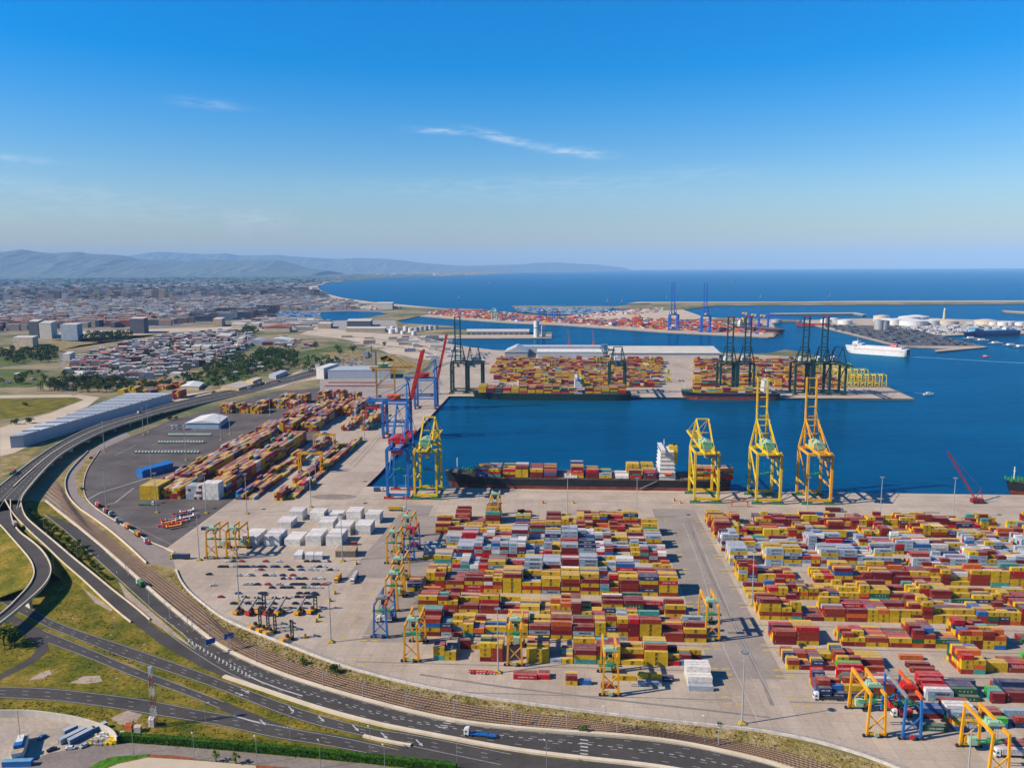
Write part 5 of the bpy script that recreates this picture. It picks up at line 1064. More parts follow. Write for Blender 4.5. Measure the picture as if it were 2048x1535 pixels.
# catenary masts beside the railway
cm_ = MB(); cm_.beam((0, 0, 0), (0, 0, 8.2), .3); cm_.beam((0, 0, 7.6), (3.2, 0, 7.9), .12); cm_.beam((0, 0, 6.6), (3.2, 0, 7.8), .1); cm_.beam((0, 0, 6.4), (2.6, 0, 6.5), .1); cmm = cm_.mesh('pole', [paint('cat_grey', (.33, .34, .35), .6)])
cp = [(419, 1276, 'beside the blue road signs'), (458, 1300, 'right of the blue road signs'), (513, 1327, 'above the arrow lanes'), (576, 1351, 'left of the trackside bush'), (647, 1375, 'below the trackside bush'), (726, 1397, 'below the dark round shrub'), (813, 1419, 'where the tracks straighten'), (909, 1436, 'midway down the straight'), (1024, 1452, 'past the midway lamp'), (1134, 1459, 'left of the small roadside bush'), (1234, 1464, 'right of the small roadside bush'), (1437, 1489, 'near the last track bend'), (299, 1210, 'behind the green truck'), (257, 1152, 'where the slope begins'), (251, 1139, 'next to the slope lamp'), (340, 1237, 'above the chevrons'), (385, 1262, 'left of the chevrons'), (207, 1085, 'beside the orange trucks'), (125, 1022, 'in the shadow of the elevated highway'), (375, 1252, 'by the concrete crossing')]
for px, py, lab in cp:
    x, y = g(px, py); t = thing('catenary_mast', 'grey railway catenary mast ' + lab, 'catenary mast', (x, y, .08), .9, 'catenary masts along the tracks'); mk('pole', cmm, t)
# blue direction signs over the highway
x, y = g(417, 1309); x2, y2 = g(448, 1300)
t = thing('sign_gantry', 'steel gantry with two blue direction signs over the highway fork', 'road sign', (x, y, .1), math.atan2(y2 - y, x2 - x)); b = MB(); b.beam((-1, 0, 0), (-1, 0, 8), .35); b.beam((-1, 0, 7.2), (13, 0, 7.2), .3); b.beam((13, 0, 0), (13, 0, 8), .35); b.build('gantry_frame', P_gr, t)
for xx in (-1.2, 9): b = MB(); b.box(xx, xx + 5.2, -.35, -.2, 6.2, 9.2); b.build('sign_panel', paint('sign_blue', (.01, .12, .42), .4, .05), t)
# ---------------------------------------------------------------- ships
M_hullk = paint('hull_black', (.012, .014, .02), .5, .3, .2); M_hullg = paint('hull_green', (.005, .035, .03), .5, .3, .2); M_boot = paint('hull_red', (.26, .05, .03), .6, .3, .15); M_rust = paint('deck_rust', (.22, .12, .08), .8, .3, .4); M_orange = paint('lifeboat_orange', (.8, .12, .02), .5)
def hull_mesh(Lh, B, zd, zb, fl=6.0, stern=.8):
    st = [(-.5, stern, .35, zd), (-.47, .95, .75, zd), (-.40, 1, .95, zd), (-.2, 1, 1, zd), (.1, 1, 1, zd), (.25, 1, .96, zd), (.34, .96, .8, zd), (.40, .84, .55, zd + (zb - zd) * .6), (.45, .6, .28, zb), (.48, .34, .1, zb), (.5, .06, .01, zb + .4)]
    b = MB(); rows = []
    for f, wd_, ww, z in st:
        x = f * Lh; xw = x - (fl * max(0, (f - .36) / .14) if f > .36 else 0); zz = (WZ - .5, 3.2 if Lh > 100 else .6, z)
        rows.append([(xw, -B / 2 * ww, zz[0]), (xw * .5 + x * .5 if f > .36 else x, -B / 2 * (ww * .5 + wd_ * .5), zz[1]), (x, -B / 2 * wd_, z), (x, B / 2 * wd_, z), (xw * .5 + x * .5 if f > .36 else x, B / 2 * (ww * .5 + wd_ * .5), zz[1]), (xw, B / 2 * ww, zz[0])])
    for r in rows: b.v += r
    for i in range(len(rows) - 1):
        k = i * 6
        for j, mi in ((0, 1), (1, 0), (2, 2), (3, 0), (4, 1)): b.f.append((k + j, k + 6 + j, k + 7 + j, k + 1 + j)); b.m.append(mi)
    b.f.append((0, 1, 2, 3, 4, 5)); b.m.append(0); return b
def ship(label, cat, pos, rz, Lh, B, zd, zb, hm_, deck, sx, sw, sh, fun=P_y, name='container_ship', boot=None, group=None, hatch=True):
    r = thing(name, label, cat, (pos[0], pos[1], 0), rz, group); hull_mesh(Lh, B, zd, zb).build('hull', [hm_, boot or M_boot, deck], r)
    b = MB(); nl = 7; z = zd
    for i in range(nl):
        h = sh / nl; w2 = (B / 2 - 1.5) * (1 - .03 * i); b.box(sx - sw / 2 + .3 * i, sx + sw / 2 - .2 * i, -w2, w2, z, z + h - .5); b.box(sx - sw / 2 + .3 * i - .6, sx + sw / 2 - .2 * i + .6, -w2 - .6, w2 + .6, z + h - .5, z + h); z += h
    b.box(sx + sw / 2 - 5, sx + sw / 2 - 1, -B / 2 - .5, B / 2 + .5, z - .3, z + 2.8); s = b.build('superstructure', P_wh, r)
    b = MB(); b.box(sx + sw / 2 - 1.3, sx + sw / 2 - .7, -B / 2 + 1, B / 2 - 1, z + .7, z + 2.0)
    for i in range(1, nl):
        zz = zd + sh / nl * (i + .35)
        for q in range(5): y = -B / 2 + 4 + q * (B - 8) / 4.0; b.box(sx + sw / 2 - .19 * i - .4, sx + sw / 2 - .19 * i + .05, y - .6, y + .6, zz, zz + .9)
    b.build('window_band', P_gl, s)
    b = MB(); b.box(sx - sw / 2 - 3, sx - sw / 2 + 5, -4, 4, zd + sh * .5, z + 3.6); b.cyl((sx - sw / 2, 0, z + 3.6), (sx - sw / 2, 0, z + 6.5), 1.3, 8, 1); b.build('funnel', [fun, P_dk], r)
    b = MB(); b.cyl((sx + 2, 0, z + 2.8), (sx + 2, 0, z + 10), .3, 6); b.beam((sx + 2, -3, z + 7), (sx + 2, 3, z + 7), .3); b.build('radar_mast', P_wh, r)
    for sy in (-1, 1):
        b = MB(); b.cyl((sx - 4, sy * (B / 2 - 1), zd + 6), (sx + 3, sy * (B / 2 - 1), zd + 6), 1.4, 8); b.build('lifeboat', M_orange, r)
    b = MB(); b.cyl((Lh * .455, 0, zb), (Lh * .455, 0, zb + 13), .5, 6); b.beam((Lh * .455, -2, zb + 9), (Lh * .455, 2, zb + 9), .3); b.build('foremast', P_wh, r)
    if hatch:
        b = MB(); n = int(Lh * .8 / 13.6)
        for i in range(n): xx = -Lh * .42 + i * 13.6; b.box(xx, xx + 12.4, -B / 2 + 1.5, B / 2 - 1.5, zd + .05, zd + 1.1) if abs(xx + 6 - sx) > sw * .7 else 0
        b.build('hatch_cover', M_rust, r)
        b = MB()
        for i in range(int(Lh * .8 / 3)): xx = -Lh * .42 + i * 3
        for sy in (-1, 1): b.beam((-Lh * .42, sy * (B / 2 - .3), zd + 1.1), (Lh * .36, sy * (B / 2 - .3), zd + 1.1), .15)
        b.build('railing', P_gr, r)
        b = MB(); [b.box(Lh * .38 + q * 3.0, Lh * .38 + q * 3.0 + 1.6, y - 1, y + 1, zb, zb + 1.6 + q % 2) for q in range(6) for y in (-5, 0, 5)]; b.build('deck_machinery', P_bg, r)
    return r
c = W(22, 763.5); sb = ship('long black container ship with red lower hull, moored along the near quay', 'ship', c, TH + pi, 277, 32, 10.2, 13.5, M_hullk, M_rust, -78, 15, 27)
gb_ = MB(); gb_.beam((-68, 16.6, 9.5), (-52, 17.4, 2.2), 1.1, .3); gb_.build('gangway', P_gr, sb)
c = W(-20, 1302); ship('dark green container ship with white bridge tower, fully loaded, across the basin', 'ship', c, TH + pi, 262, 40, 8.8, 12, M_hullg, M_rust, -45, 13, 24, boot=M_hullg)
c = W(272, 1308); ship('small dark blue container ship with red waterline, across the basin', 'ship', c, TH + pi, 158, 27, 8.5, 11, paint('hull_navy', (.012, .02, .05), .5, .3), M_rust, -58, 12, 20)
x, y = g(1546, 664); ship('container ship stacked with orange containers at the end of the northern terminal', 'ship', (x - 40, y + 60), R(118), 230, 36, 12, 15, M_hullk, M_rust, 60, 12, 24)
b = MB()
x, y = g(1626, 650); ship('red tanker with white bridge moored by the silver tanks', 'ship', (x, y), R(170), 120, 18, 6, 8, P_rd, P_rd, -45, 10, 14, fun=P_rd, name='tanker', boot=P_rd, hatch=False)
x, y = g(2068, 997); ship('bow of a black and white ship cut by the frame edge at the near quay', 'ship', (x + 60, y + 14), TH + pi, 150, 24, 9, 12.5, M_hullk, M_rust, -40, 12, 18)
# ferries
def ferry(label, p1, p2, mat, top, funm, B=25, zd=15, group=None):
    a = Vector(g(*p1, 0)); c = Vector(g(*p2, 0)); d = a - c; Lh = d.length; m = (a + c) / 2; r = thing('ferry', label, 'ferry', (m.x, m.y, 0), atan2(d.y, d.x)); hull_mesh(Lh, B, zd, zd + 1.5, 10).build('hull', [mat, mat, top], r)
    b = MB(); b.box(-Lh * .42, Lh * .28, -B / 2 + 2, B / 2 - 2, zd + .05, zd + 3.5); b.box(Lh * .20, Lh * .36, -B / 2 + 1, B / 2 - 1, zd + 3.5, zd + 8); b.box(Lh * .27, Lh * .35, -B / 2 + 2, B / 2 - 2, zd + 8, zd + 12); b.cyl((Lh * .3, 0, zd + 12), (Lh * .3, 0, zd + 19), .5, 6); s = b.build('superstructure', top, r)
    b = MB(); b.box(Lh * .35, Lh * .352, -B / 2 + 3, B / 2 - 3, zd + 9, zd + 10.5); [b.box(Lh * .21 + q * 4, Lh * .21 + q * 4 + 2.5, sy * (B / 2 - 1) - .1, sy * (B / 2 - 1) + .1, zd + 5, zd + 6.2) for q in range(6) for sy in (-1, 1)]; b.build('window_band', P_gl, s)
    for q in (-.30, -.26):
        b = MB(); b.box(Lh * q - 4, Lh * q + 3, -6, 6, zd + 3.5, zd + 10, 0, 1); b.box(Lh * q - 4.1, Lh * q + 3.1, -6.1, 6.1, zd + 6, zd + 7.2, 1); b.build('funnel', [funm, P_wh], r)
    b = MB(); b.box(-Lh * .505, -Lh * .5, -B / 2 * .78, B / 2 * .78, .5, zd - 1); b.build('stern_ramp', P_dk, r)
    b = MB(); [b.box(-Lh * .45, Lh * .33, sy * (B / 2 + .02) - .06, sy * (B / 2 + .02) + .06, zd * .62, zd * .62 + .7) for sy in (-1, 1)]; b.build('hull_stripe', P_rd if mat is P_wh else P_wh, r)
    return r
ferry('large white ferry with red funnels sailing across the harbour', (1690, 702), (1816, 711), P_wh, P_wh, P_rd)
ferry('dark blue ferry with white bridge moored at the tank island', (1926, 673), (2034, 668), paint('ferry_blue', (.01, .05, .22), .4), paint('ferry_cyan', (.15, .42, .62), .5), P_wh, B=27, zd=13)
wk = MB(); ribbon(wk, [(1818, 711), (1900, 715), (1980, 720), (2100, 726)], 9, WZ + .06); struct(wk.build('ship_wake', paint('wake_foam', (.16, .42, .55), .5, .3, .05)))
def boat(label, px, py, Lb=14, col=None, mastc=False, rz=.4, name='boat', cat='boat', sail=False):
    x, y = g(px, py, WZ); r = thing(name, label, cat, (x, y, WZ + 1.6), rz); b = hull_mesh(Lb, Lb * .28, .2, .6, Lb * .05); b.v = [(p[0], p[1], max(p[2], -2.0)) for p in b.v]; b.build('hull', [col or P_wh, col or P_wh, P_wh], r)
    if sail:
        b = MB(); b.cyl((0, 0, 0), (0, 0, Lb * 1.5), .12, 5); b.build('mast', P_gr, r); b = MB(); b.add([(0, 0, 1.5), (-Lb * .45, .3, 1.5), (0, 0, Lb * 1.45), (0, .12, 1.5), (-Lb * .45, .42, 1.5), (0, .12, Lb * 1.45)], [(0, 1, 2), (5, 4, 3), (0, 2, 5, 3), (1, 0, 3, 4), (2, 1, 4, 5)]); b.build('sail', P_wh, r)
    else: b = MB(); b.box(-Lb * .2, Lb * .15, -Lb * .1, Lb * .1, .3, 1.9 + Lb * .05); b.build('cabin', P_wh, r)
    return r
boat('small red and white pilot boat trailing the white ferry', 1970, 714, 18, P_rd, rz=3.0)
for px, py, lab in ((1334, 597, 'white sailboat left of the tall blue crane pair'), (1522, 595, 'white sailboat above the right of the breakwater'), (1660, 593, 'small sailboat alone off the long breakwater'), (1216, 603, 'tiny sailboat off the marina tip'), (1245, 604, 'tiny sailboat nearest the breakwater head'), (979, 567, 'distant sailboat in the middle of the bay'), (919, 596, 'motorboat with wake off the beach'), (1465, 566, 'distant sailboat near the horizon')):
    boat(lab, px, py, 20 if py > 590 else 30, None, sail=True, rz=.2, name='sailboat', cat='sailboat')
for i, (px, py) in enumerate(((1940, 677), (1962, 681), (1990, 687), (2020, 691), (2040, 694))):
    boat('low grey work barge, %s from the left in the row below the blue ferry' % ordw(i), px, py, 46, P_gr, rz=3.1 + i * .05, name='barge', cat='barge')
boat('small white mooring float off the mole tip', 1857, 789, 18, P_wh, rz=.1)
wk = MB(); a = g(1828, 786); c = g(1850, 787); wk.beam((a[0], a[1], .6), (c[0], c[1], .6), .5); tag(wk.build('floating_footbridge', P_gr), 'thin grey footbridge from the mole tip to the float', 'footbridge')
# marina boats: a crowd of masts nobody could count
mb = MB(); mr = random.Random(3)
for poly, n in (([(1030, 614), (1228, 615.5), (1220, 622), (1160, 630), (1100, 629), (1030, 622)], 330), ([(560, 622), (640, 624), (640, 634), (545, 632)], 90)):
    P_ = G2(poly); xs = [p[0] for p in P_]; ys = [p[1] for p in P_]; k = 0
    while k < n:
        x, y = mr.uniform(min(xs), max(xs)), mr.uniform(min(ys), max(ys))
        if not inpoly(x, y, P_): continue
        k += 1; l = mr.uniform(8, 18); mb.box(x - l / 2, x + l / 2, y - 2, y + 2, WZ if n < 100 else .1, 1.8 if n < 100 else 2.2); mb.beam((x, y, 1.5), (x, y, l * 1.3), .25)
tag(mb.build('marina_boats', P_wh), 'dense crowd of moored white sailing boats in the marinas', 'boats', kind='stuff')
sheet('marina_water', [(1028, 613.9), (1228, 615.2), (1222, 621.5), (1160, 630), (1100, 629), (1030, 622.5)], MATS.get('sea') or water_mat(), .1)
sheet('inner_basin', [(545, 622), (640, 624), (700, 622), (760, 624), (775, 628), (700, 640), (650, 642), (640, 634), (540, 634)], bpy.data.materials['sea_water'], .1)
for px, py, hh, lab in ((1139, 691, 34, 'orange harbour crane jib, left of two behind the silver shed'), (1188, 690, 32, 'orange harbour crane jib, right of two behind the silver shed')):
    x, y = g(px, py); t = thing('harbour_crane', lab, 'crane', (x, y, 0)); b = MB(); b.box(-4, 4, -4, 4, 0, 8); b.build('cabin', P_org, t); b = MB(); b.beam((0, 0, 6), (-5, 0, hh + 10), 2.2, None, 0, 1.0); b.build('jib', P_org, t)
# red crawler crane on the right quay
x, y = g(1955, 1005); t = thing('crawler_crane', 'dark red lattice crawler crane with long inclined boom on the right quay', 'crane', (x, y, .07), 0)
mm = paint('crane_crimson', (.32, .012, .03), .5, .15)
b = MB(); b.box(-5, 5, -3.6, -2.2, 0, 1.4); b.box(-5, 5, 2.2, 3.6, 0, 1.4); b.build('crawler_track', P_dk, t); b = MB(); b.box(-6, 4, -2.2, 2.2, 1.4, 4); b.box(1.5, 4, -3, -1.2, 1.6, 4.2); b.build('cab', mm, t)
b = MB(); A0 = Vector((2 - 4, 0, 3)); A1 = Vector((-27, 6, 46)); n = 16
for q in range(4):
    o = Vector(((-.8, .8)[q % 2], 0, 0)) + Vector((0, (-.8, .8)[q // 2], 0)); b.beam(A0 + o, A1 + o * .6, .28)
for i in range(n):
    p = A0.lerp(A1, i / n); q = A0.lerp(A1, (i + 1) / n); s = 1 if i % 2 else -1; b.beam(p + Vector((.8 * s, -.8, 0)), q + Vector((-.8 * s, -.8, 0)), .2); b.beam(p + Vector((.8 * s, .8, 0)), q + Vector((-.8 * s, .8, 0)), .2)
b.build('boom', mm, t); b = MB(); b.beam((-2, 0, 4), (2.5, 0, 13), .5); b.beam((2.5, 0, 13), (4, 0, 4), .4); b.beam((2.5, 0, 13), tuple(A1), .12); b.build('gantry_mast', mm, t)
x, y = g(1479, 1013); t = thing('portal_frame', 'orange portal frame standing beside the second yellow quay crane', 'frame', (x, y, .07), TH); b = MB(); b.beam((-7, 0, 0), (-7, 0, 5.2), .9); b.beam((7, 0, 0), (7, 0, 5.2), .9); b.beam((-7.4, 0, 5), (7.4, 0, 5), .9); b.build('frame', P_org, t)

# ---------------------------------------------------------------- buildings
def facade(name, wall, glass=(.05, .07, .1), sx=3.2, sz=3.0, f=.45):
    """rendered wall with rows of small windows"""
    if name in MATS: return MATS[name]
    m, t, b = pbsdf(name, .8, 0, .3); geo = N(t, 'ShaderNodeNewGeometry'); tc = N(t, 'ShaderNodeTexCoord'); s = N(t, 'ShaderNodeSeparateXYZ'); L(t, tc.outputs['Object'], s.inputs[0])
    sn = N(t, 'ShaderNodeSeparateXYZ'); L(t, geo.outputs['Normal'], sn.inputs[0])
    h = MT(t, 'ADD', s.outputs[0], s.outputs[1]); a = MT(t, 'LESS_THAN', MT(t, 'FRACT', MT(t, 'DIVIDE', h, sx)), f); c = MT(t, 'LESS_THAN', MT(t, 'FRACT', MT(t, 'DIVIDE', s.outputs[2], sz)), .5)
    up = MT(t, 'LESS_THAN', sn.outputs[2], .5); w = MT(t, 'MULTIPLY', MT(t, 'MULTIPLY', a, c), up)
    base = mixc(t, 1.0, wall, ramp(t, noise(t, .15, 4, .6), ((.3, .75), (.7, 1.1))), 'MULTIPLY'); L(t, mixc(t, w, base, glass), b.inputs['Base Color']); MATS[name] = m; return m
def bldg(label, cat, foot, h, wall, roof, kind='flat', name='building', group=None, par=.6, extra=None, px=True):
    fp = G2(foot) if px else foot; cx = sum(p[0] for p in fp) / len(fp); cy = sum(p[1] for p in fp) / len(fp); t = thing(name, label, cat, (cx, cy, 0), 0, group); fp = [(p[0] - cx, p[1] - cy) for p in fp]
    b = MB(); b.prism(fp, 0, h); b.build('wall', wall, t)
    b = MB()
    ar = sum(fp[i][0] * fp[(i + 1) % len(fp)][1] - fp[(i + 1) % len(fp)][0] * fp[i][1] for i in range(len(fp)))
    if ar < 0: fp = fp[::-1]
    if kind == 'flat' or len(fp) != 4: b.prism([(x * 1.01, y * 1.01) for x, y in fp], h + .01, h + par)
    else:
        P0, P1, P2, P3 = [Vector((x * 1.03, y * 1.03)) for x, y in fp]
        if (P1 - P0).length < (P2 - P1).length: P0, P1, P2, P3 = P1, P2, P3, P0
        a, c = (P0 + P3) / 2, (P1 + P2) / 2
        rz_ = h + (P0 - P3).length * (.22 if kind == 'gable' else .08); b.v = [(p.x, p.y, h + .02) for p in (P0, P1, P2, P3)] + [(a.x, a.y, rz_), (c.x, c.y, rz_)]
        b.f = [(0, 1, 5, 4), (2, 3, 4, 5), (3, 0, 4), (1, 2, 5), (0, 3, 2, 1)]; b.m = [0] * 5
    b.build('roof', roof, t); return t
W_white = paint('render_white', (.66, .64, .60), .8, .1, .2); W_grey = paint('render_grey', (.36, .38, .42), .8, .12, .2); R_white = paint('roof_white', (.70, .69, .66), .7, .08, .1); R_silver = paint('roof_silver', (.52, .55, .57), .5, .1, .1, .15); R_red = paint('roof_tile', (.36, .10, .05), .85, .2, .3); W_beige = paint('render_beige', (.55, .45, .32), .85, .1, .2); W_och = paint('render_ochre', (.56, .38, .17), .85, .1, .2); R_beige = paint('roof_beige', (.58, .54, .47), .8, .08, .05)
# big warehouse
fpw = [g(19.5, 872, 14.5), g(46, 870, 14.5), g(140, 845, 14.5), g(344, 786, 14.5), g(254, 786, 14.5), g(219, 793, 14.5), g(31, 866, 14.5)]
fpw = [fpw[0], fpw[1], fpw[3], fpw[4]]
t = bldg('huge pale blue-grey warehouse with a ribbed flat roof beside the elevated highway', 'warehouse', fpw, 14.2, paint('cladding_blue_grey', (.46, .50, .56), .6, .06, .05), R_silver, name='warehouse', px=False)
wx, wy = t.location.x, t.location.y; A0, A1, B1, B0 = [Vector((p[0] - wx, p[1] - wy)) for p in fpw]
b = MB(); b2 = MB()
for i in range(1, 12):
    f = i / 12; p, q = A0.lerp(B0, f), A1.lerp(B1, f); b.beam((p.x, p.y, 15.3), (q.x, q.y, 15.3), 2.6, 1.6)
    for k in range(9):
        f0, f1 = (i - .85) / 12, (i - .2) / 12; a_, c_ = A0.lerp(B0, f0).lerp(A1.lerp(B1, f0), (k + .5) / 9), A0.lerp(B0, f1).lerp(A1.lerp(B1, f1), (k + .5) / 9); b2.beam((a_.x, a_.y, 15.0), (c_.x, c_.y, 15.0), 2.2, .5)
b.build('roof_ridge', W_grey, t); b2.build('skylight', paint('skylight_white', (.62, .66, .70), .5, .06), t)
t = bldg('light blue workshop with a white roof at the asphalt yard', 'workshop', [g(370, 846, 8), g(437, 846, 8), g(455, 832, 8), g(402, 831, 8)], 8, paint('cladding_pale_blue', (.36, .52, .66), .6, .08), R_white, 'low', name='workshop', px=False)
wx, wy = t.location.x, t.location.y
for px in (388, 403, 418):
    x, y = g(px, 857.5); b = MB(); b.box(x - wx - 3, x - wx + 3, y - wy - .5, y - wy + .2, 0, 5.5); b.build('door', P_dk, t)
ft = [g(272, 939, 7), g(284, 942, 7), g(346, 926, 7), g(333, 921, 7), g(288, 930, 7)]
t = thing('tarpaulin_stack', 'long stack under bright blue tarpaulin on the asphalt yard', 'covered stack', (ft[0][0], ft[0][1], 0)); b = MB(); b.prism([(p[0] - ft[0][0], p[1] - ft[0][1]) for p in (ft[0], ft[1], ft[2], ft[3])], 0, 7); b.prism([((p[0] - ft[0][0]) * .98 + 1, (p[1] - ft[0][1]) * .97 + 1.5) for p in (ft[0], ft[1], ft[2], ft[3])], 7.01, 7.5); b.build('tarpaulin', paint('tarp_blue', (.008, .16, .50), .5, .25, .3), t)
bl = lambda *a, **k: bldg(*a, **k)
bl('tall white block at the left end of the white warehouse', 'warehouse', [(633, 757), (648, 758), (676, 748), (660, 747)], 21, W_white, R_white, name='warehouse')
bl('long white warehouse with a grey roof behind the red trailers', 'warehouse', [(656, 758), (781, 757), (783, 748), (680, 749)], 17, paint('cladding_ice', (.48, .53, .60), .7, .06), R_silver, name='warehouse')
bl('small low grey office beside the highway', 'office', [(538, 756), (552, 758), (575, 748), (562, 747)], 7, W_grey, R_silver)
bl('white roofed shed left of the highway', 'shed', [(362, 779), (398, 780), (408, 771), (372, 770)], 6, W_beige, R_white, 'low', name='shed')
bl('wide flat ochre depot by the highway', 'depot', [(442, 779), (478, 782), (522, 770), (480, 767)], 5, W_och, groundmat('gravel_roof', ((.3, (.34, .28, .24)), (.7, (.44, .38, .32))), scale=.05), name='depot')
bl('ochre two-storey office beyond the flat depot', 'office', [(492, 771), (506, 773), (524, 765), (512, 764)], 9, W_och, W_beige)
bl('low grey canteen shed at the wide lane beside the car park', 'canteen', [(671, 1114), (711, 1114), (716, 1103), (678, 1103)], 4.5, paint('canteen_wall', (.20, .16, .12), .8), paint('canteen_roof', (.40, .31, .20), .85), name='canteen')
for px, lab in ((596, 'long'), (619, 'left'), (637, 'right')): bl({'long': 'long white site cabin with a cream roof beside the car park', 'left': 'short white cabin, left of the pair beside the canteen', 'right': 'short white cabin, right of the pair beside the canteen'}[lab], 'cabin', [(px - 9, 1119), (px + 8, 1119), (px + 9 + (3 if px == 596 else 0), 1112 - (4 if px == 596 else 0)), (px - 5 + (6 if px == 596 else 0), 1112 - (4 if px == 596 else 0))], 3.2, W_white, R_white, name='site_cabin')
# tower and sheds across
tp = g(741, 735); t = thing('grain_tower', 'tall beige stepped concrete tower behind the white warehouse', 'tower', (tp[0], tp[1], 0)); b = MB(); b.box(-12, 12, -8, 12, 0, 22); b.box(-10, 12, -7, 11, 22, 34); b.box(-7, 3, -6, 8, 34, 47); b.build('wall', W_beige, t); b = MB(); b.box(-12.6, -3, -9, -6, 24, 36); b.build('bay_window', W_grey, t)
bl('long beige-roofed shed on the mole across the basin', 'shed', [W(110, 1868), W(362, 1868), W(350, 1995), W(112, 1995)], 13, W_white, R_beige, 'low', name='shed', px=False)
bl('long silver-roofed shed with pale wall beside the beige shed', 'shed', [W(-60, 1880), W(94, 1880), W(94, 1935), W(-60, 1935)], 14, R_silver, R_white, 'low', name='shed', px=False)
bl('second silver shed behind the first on the mole', 'shed', [W(-110, 1962), W(90, 1962), W(90, 2000), W(-110, 2000)], 18, R_silver, R_silver, 'low', name='shed', px=False)
bl('grey gabled bulk store with a steep roof at the left of the mole sheds', 'store', [W(-138, 1872), W(-84, 1872), W(-84, 1960), W(-138, 1960)], 14, W_grey, R_silver, 'gable', name='bulk_store', px=False)
t = thing('conveyor_tower', 'grey steel conveyor tower between the silver and beige sheds', 'tower', W(98, 1890) + (0,)); b = MB(); [b.beam((sx * 6, sy * 6, 0), (sx * 6, sy * 6, 30), 1.2) for sx in (-1, 1) for sy in (-1, 1)]; [b.box(-7, 7, -7, 7, z, z + 1) for z in (8, 16, 24, 30)]; b.beam((0, 0, 28), (30, -10, 4), 2); b.build('steel_frame', P_gr, t)
for px, py, r_, h_, lab in ((1073, 674, 8.5, 50, 'tall white grain silo on the jetty'), (1087, 673, 7, 34, 'shorter white silo beside the tall one')):
    x, y = g(px, py); t = thing('silo', lab, 'silo', (x, y, 0)); b = MB(); b.cyl((0, 0, 0), (0, 0, h_), r_, 20); b.build('drum', P_wh, t); b = MB(); b.cyl((0, 0, h_ * .55), (0, 0, h_ * .55 + 2.5), r_ + .15, 20); b.build('band', P_bl, t); b = MB(); b.cyl((0, 0, h_), (0, 0, h_ + 2), r_ * .8, 12, 0, 1); b.build('cap', P_gr, t)
bl('long low warehouse with pale roof on the jetty', 'warehouse', [(934, 669), (1058, 669), (1058, 664), (934, 664)], 10, facade('jetty_wall', (.30, .30, .31), (.06, .06, .07), 16, 12, .8), R_beige, name='warehouse')
tanks = [(1553, 645, 20, 11, 1), (1652, 645, 20, 12, 0), (1666, 643.5, 20, 13, 0), (1690, 648, 26, 14, 0), (1762, 643, 28, 22, 2), (1775, 646, 24, 16, 0), (1787, 649, 24, 18, 0), (1800, 648, 46, 16, 0), (1817, 644, 36, 20, 0), (1832, 643, 44, 20, 0), (1826, 650, 48, 16, 0), (1846, 649, 20, 14, 1), (1861, 649, 28, 15, 0), (1873, 646, 26, 14, 2), (1893, 649, 40, 13, 2), (1947, 648, 26, 11, 1), (1971, 649, 38, 15, 2), (1985, 650, 22, 12, 0), (2006, 652, 18, 14, 0), (2016, 652, 18, 14, 0), (2028, 650, 22, 12, 1), (2040, 651, 16, 11, 0), (1758, 659, 16, 32, 1), (1768, 659, 16, 30, 1), (1675, 646, 18, 12, 1),
         (784, 667, 11, 15, 0), (796, 664, 11, 15, 3), (786, 659, 9, 12, 0), (812, 661, 9, 15, 0), (822, 665, 9, 15, 0), (834, 663, 9, 15, 1), (842, 661, 9, 14, 0), (853, 660, 8, 14, 1), (861, 659, 8, 14, 0), (872, 659, 8, 14, 1), (806, 668, 8, 10, 0), (828, 670, 8, 13, 0)]
tk = [P_wh, paint('tank_silver', (.45, .47, .48), .5, .1, .1, .3), paint('tank_cream', (.62, .54, .42), .6, .1), P_rd]
for i, (px, py, r_, h_, m_) in enumerate(sorted(tanks)):
    x, y = g(px, py); nl = px < 1000; n_ = sum(1 for q in sorted(tanks)[:i] if (q[0] < 1000) == nl)
    t = thing('storage_tank', '%s %s storage tank, %s from the left %s' % ('wide' if r_ > 30 else ('tall' if h_ > 24 else 'round'), ('white', 'silver', 'cream', 'red-topped')[m_], ordw(n_), 'by the marina' if nl else 'on the tank island'), 'tank', (x, y, .4), 0, 'storage tanks of the port')
    b = MB(); b.cyl((0, 0, 0), (0, 0, h_), r_, 28); b.build('drum', tk[m_ if m_ < 3 else 0], t); b = MB(); b.cyl((0, 0, h_ + .02), (0, 0, h_ + r_ * .12), r_ * 1.01, 28, 0, r_ * .3); b.build('roof', tk[m_], t)
# parked new cars on the car pier: a mass nobody could count
def carfield(name, polys, n, label, pal, seed, z=.46, s=1.0, kind='stuff'):
    rn = random.Random(seed); b = MB()
    for poly, cnt, ang in polys:
        P_ = G2(poly); xs = [p[0] for p in P_]; ys = [p[1] for p in P_]; a = R(ang); ca, sa = cos(a), sin(a); cx, cy = sum(xs) / len(xs), sum(ys) / len(ys); r = max(max(xs) - min(xs), max(ys) - min(ys)) * .8; i = -r
        while i < r:
            j = -r
            while j < r:
                x, y = cx + ca * i - sa * j, cy + sa * i + ca * j
                if inpoly(x, y, P_) and rn.random() < .8: k = rn.randrange(len(pal)); b.box(x - 2.1 * s, x + 2.1 * s, y - .9 * s, y + .9 * s, z, z + 1.4 * s, k)
                j += 5.4 * s
            i += (7.5 if int(i / 7.5) % 3 else 11) * s
    return tag(b.build(name, pal), label, 'cars', kind=kind)
CP = [paint('car_navy', (.01, .03, .09), .3), paint('car_black', (.012, .013, .016), .3), paint('car_grey', (.16, .18, .20), .3, .1, .3, .5), paint('car_silver', (.45, .47, .50), .3, .1, .3, .6), paint('car_white', (.72, .72, .72), .3, .05), paint('car_red', (.40, .01, .015), .3, .1)]
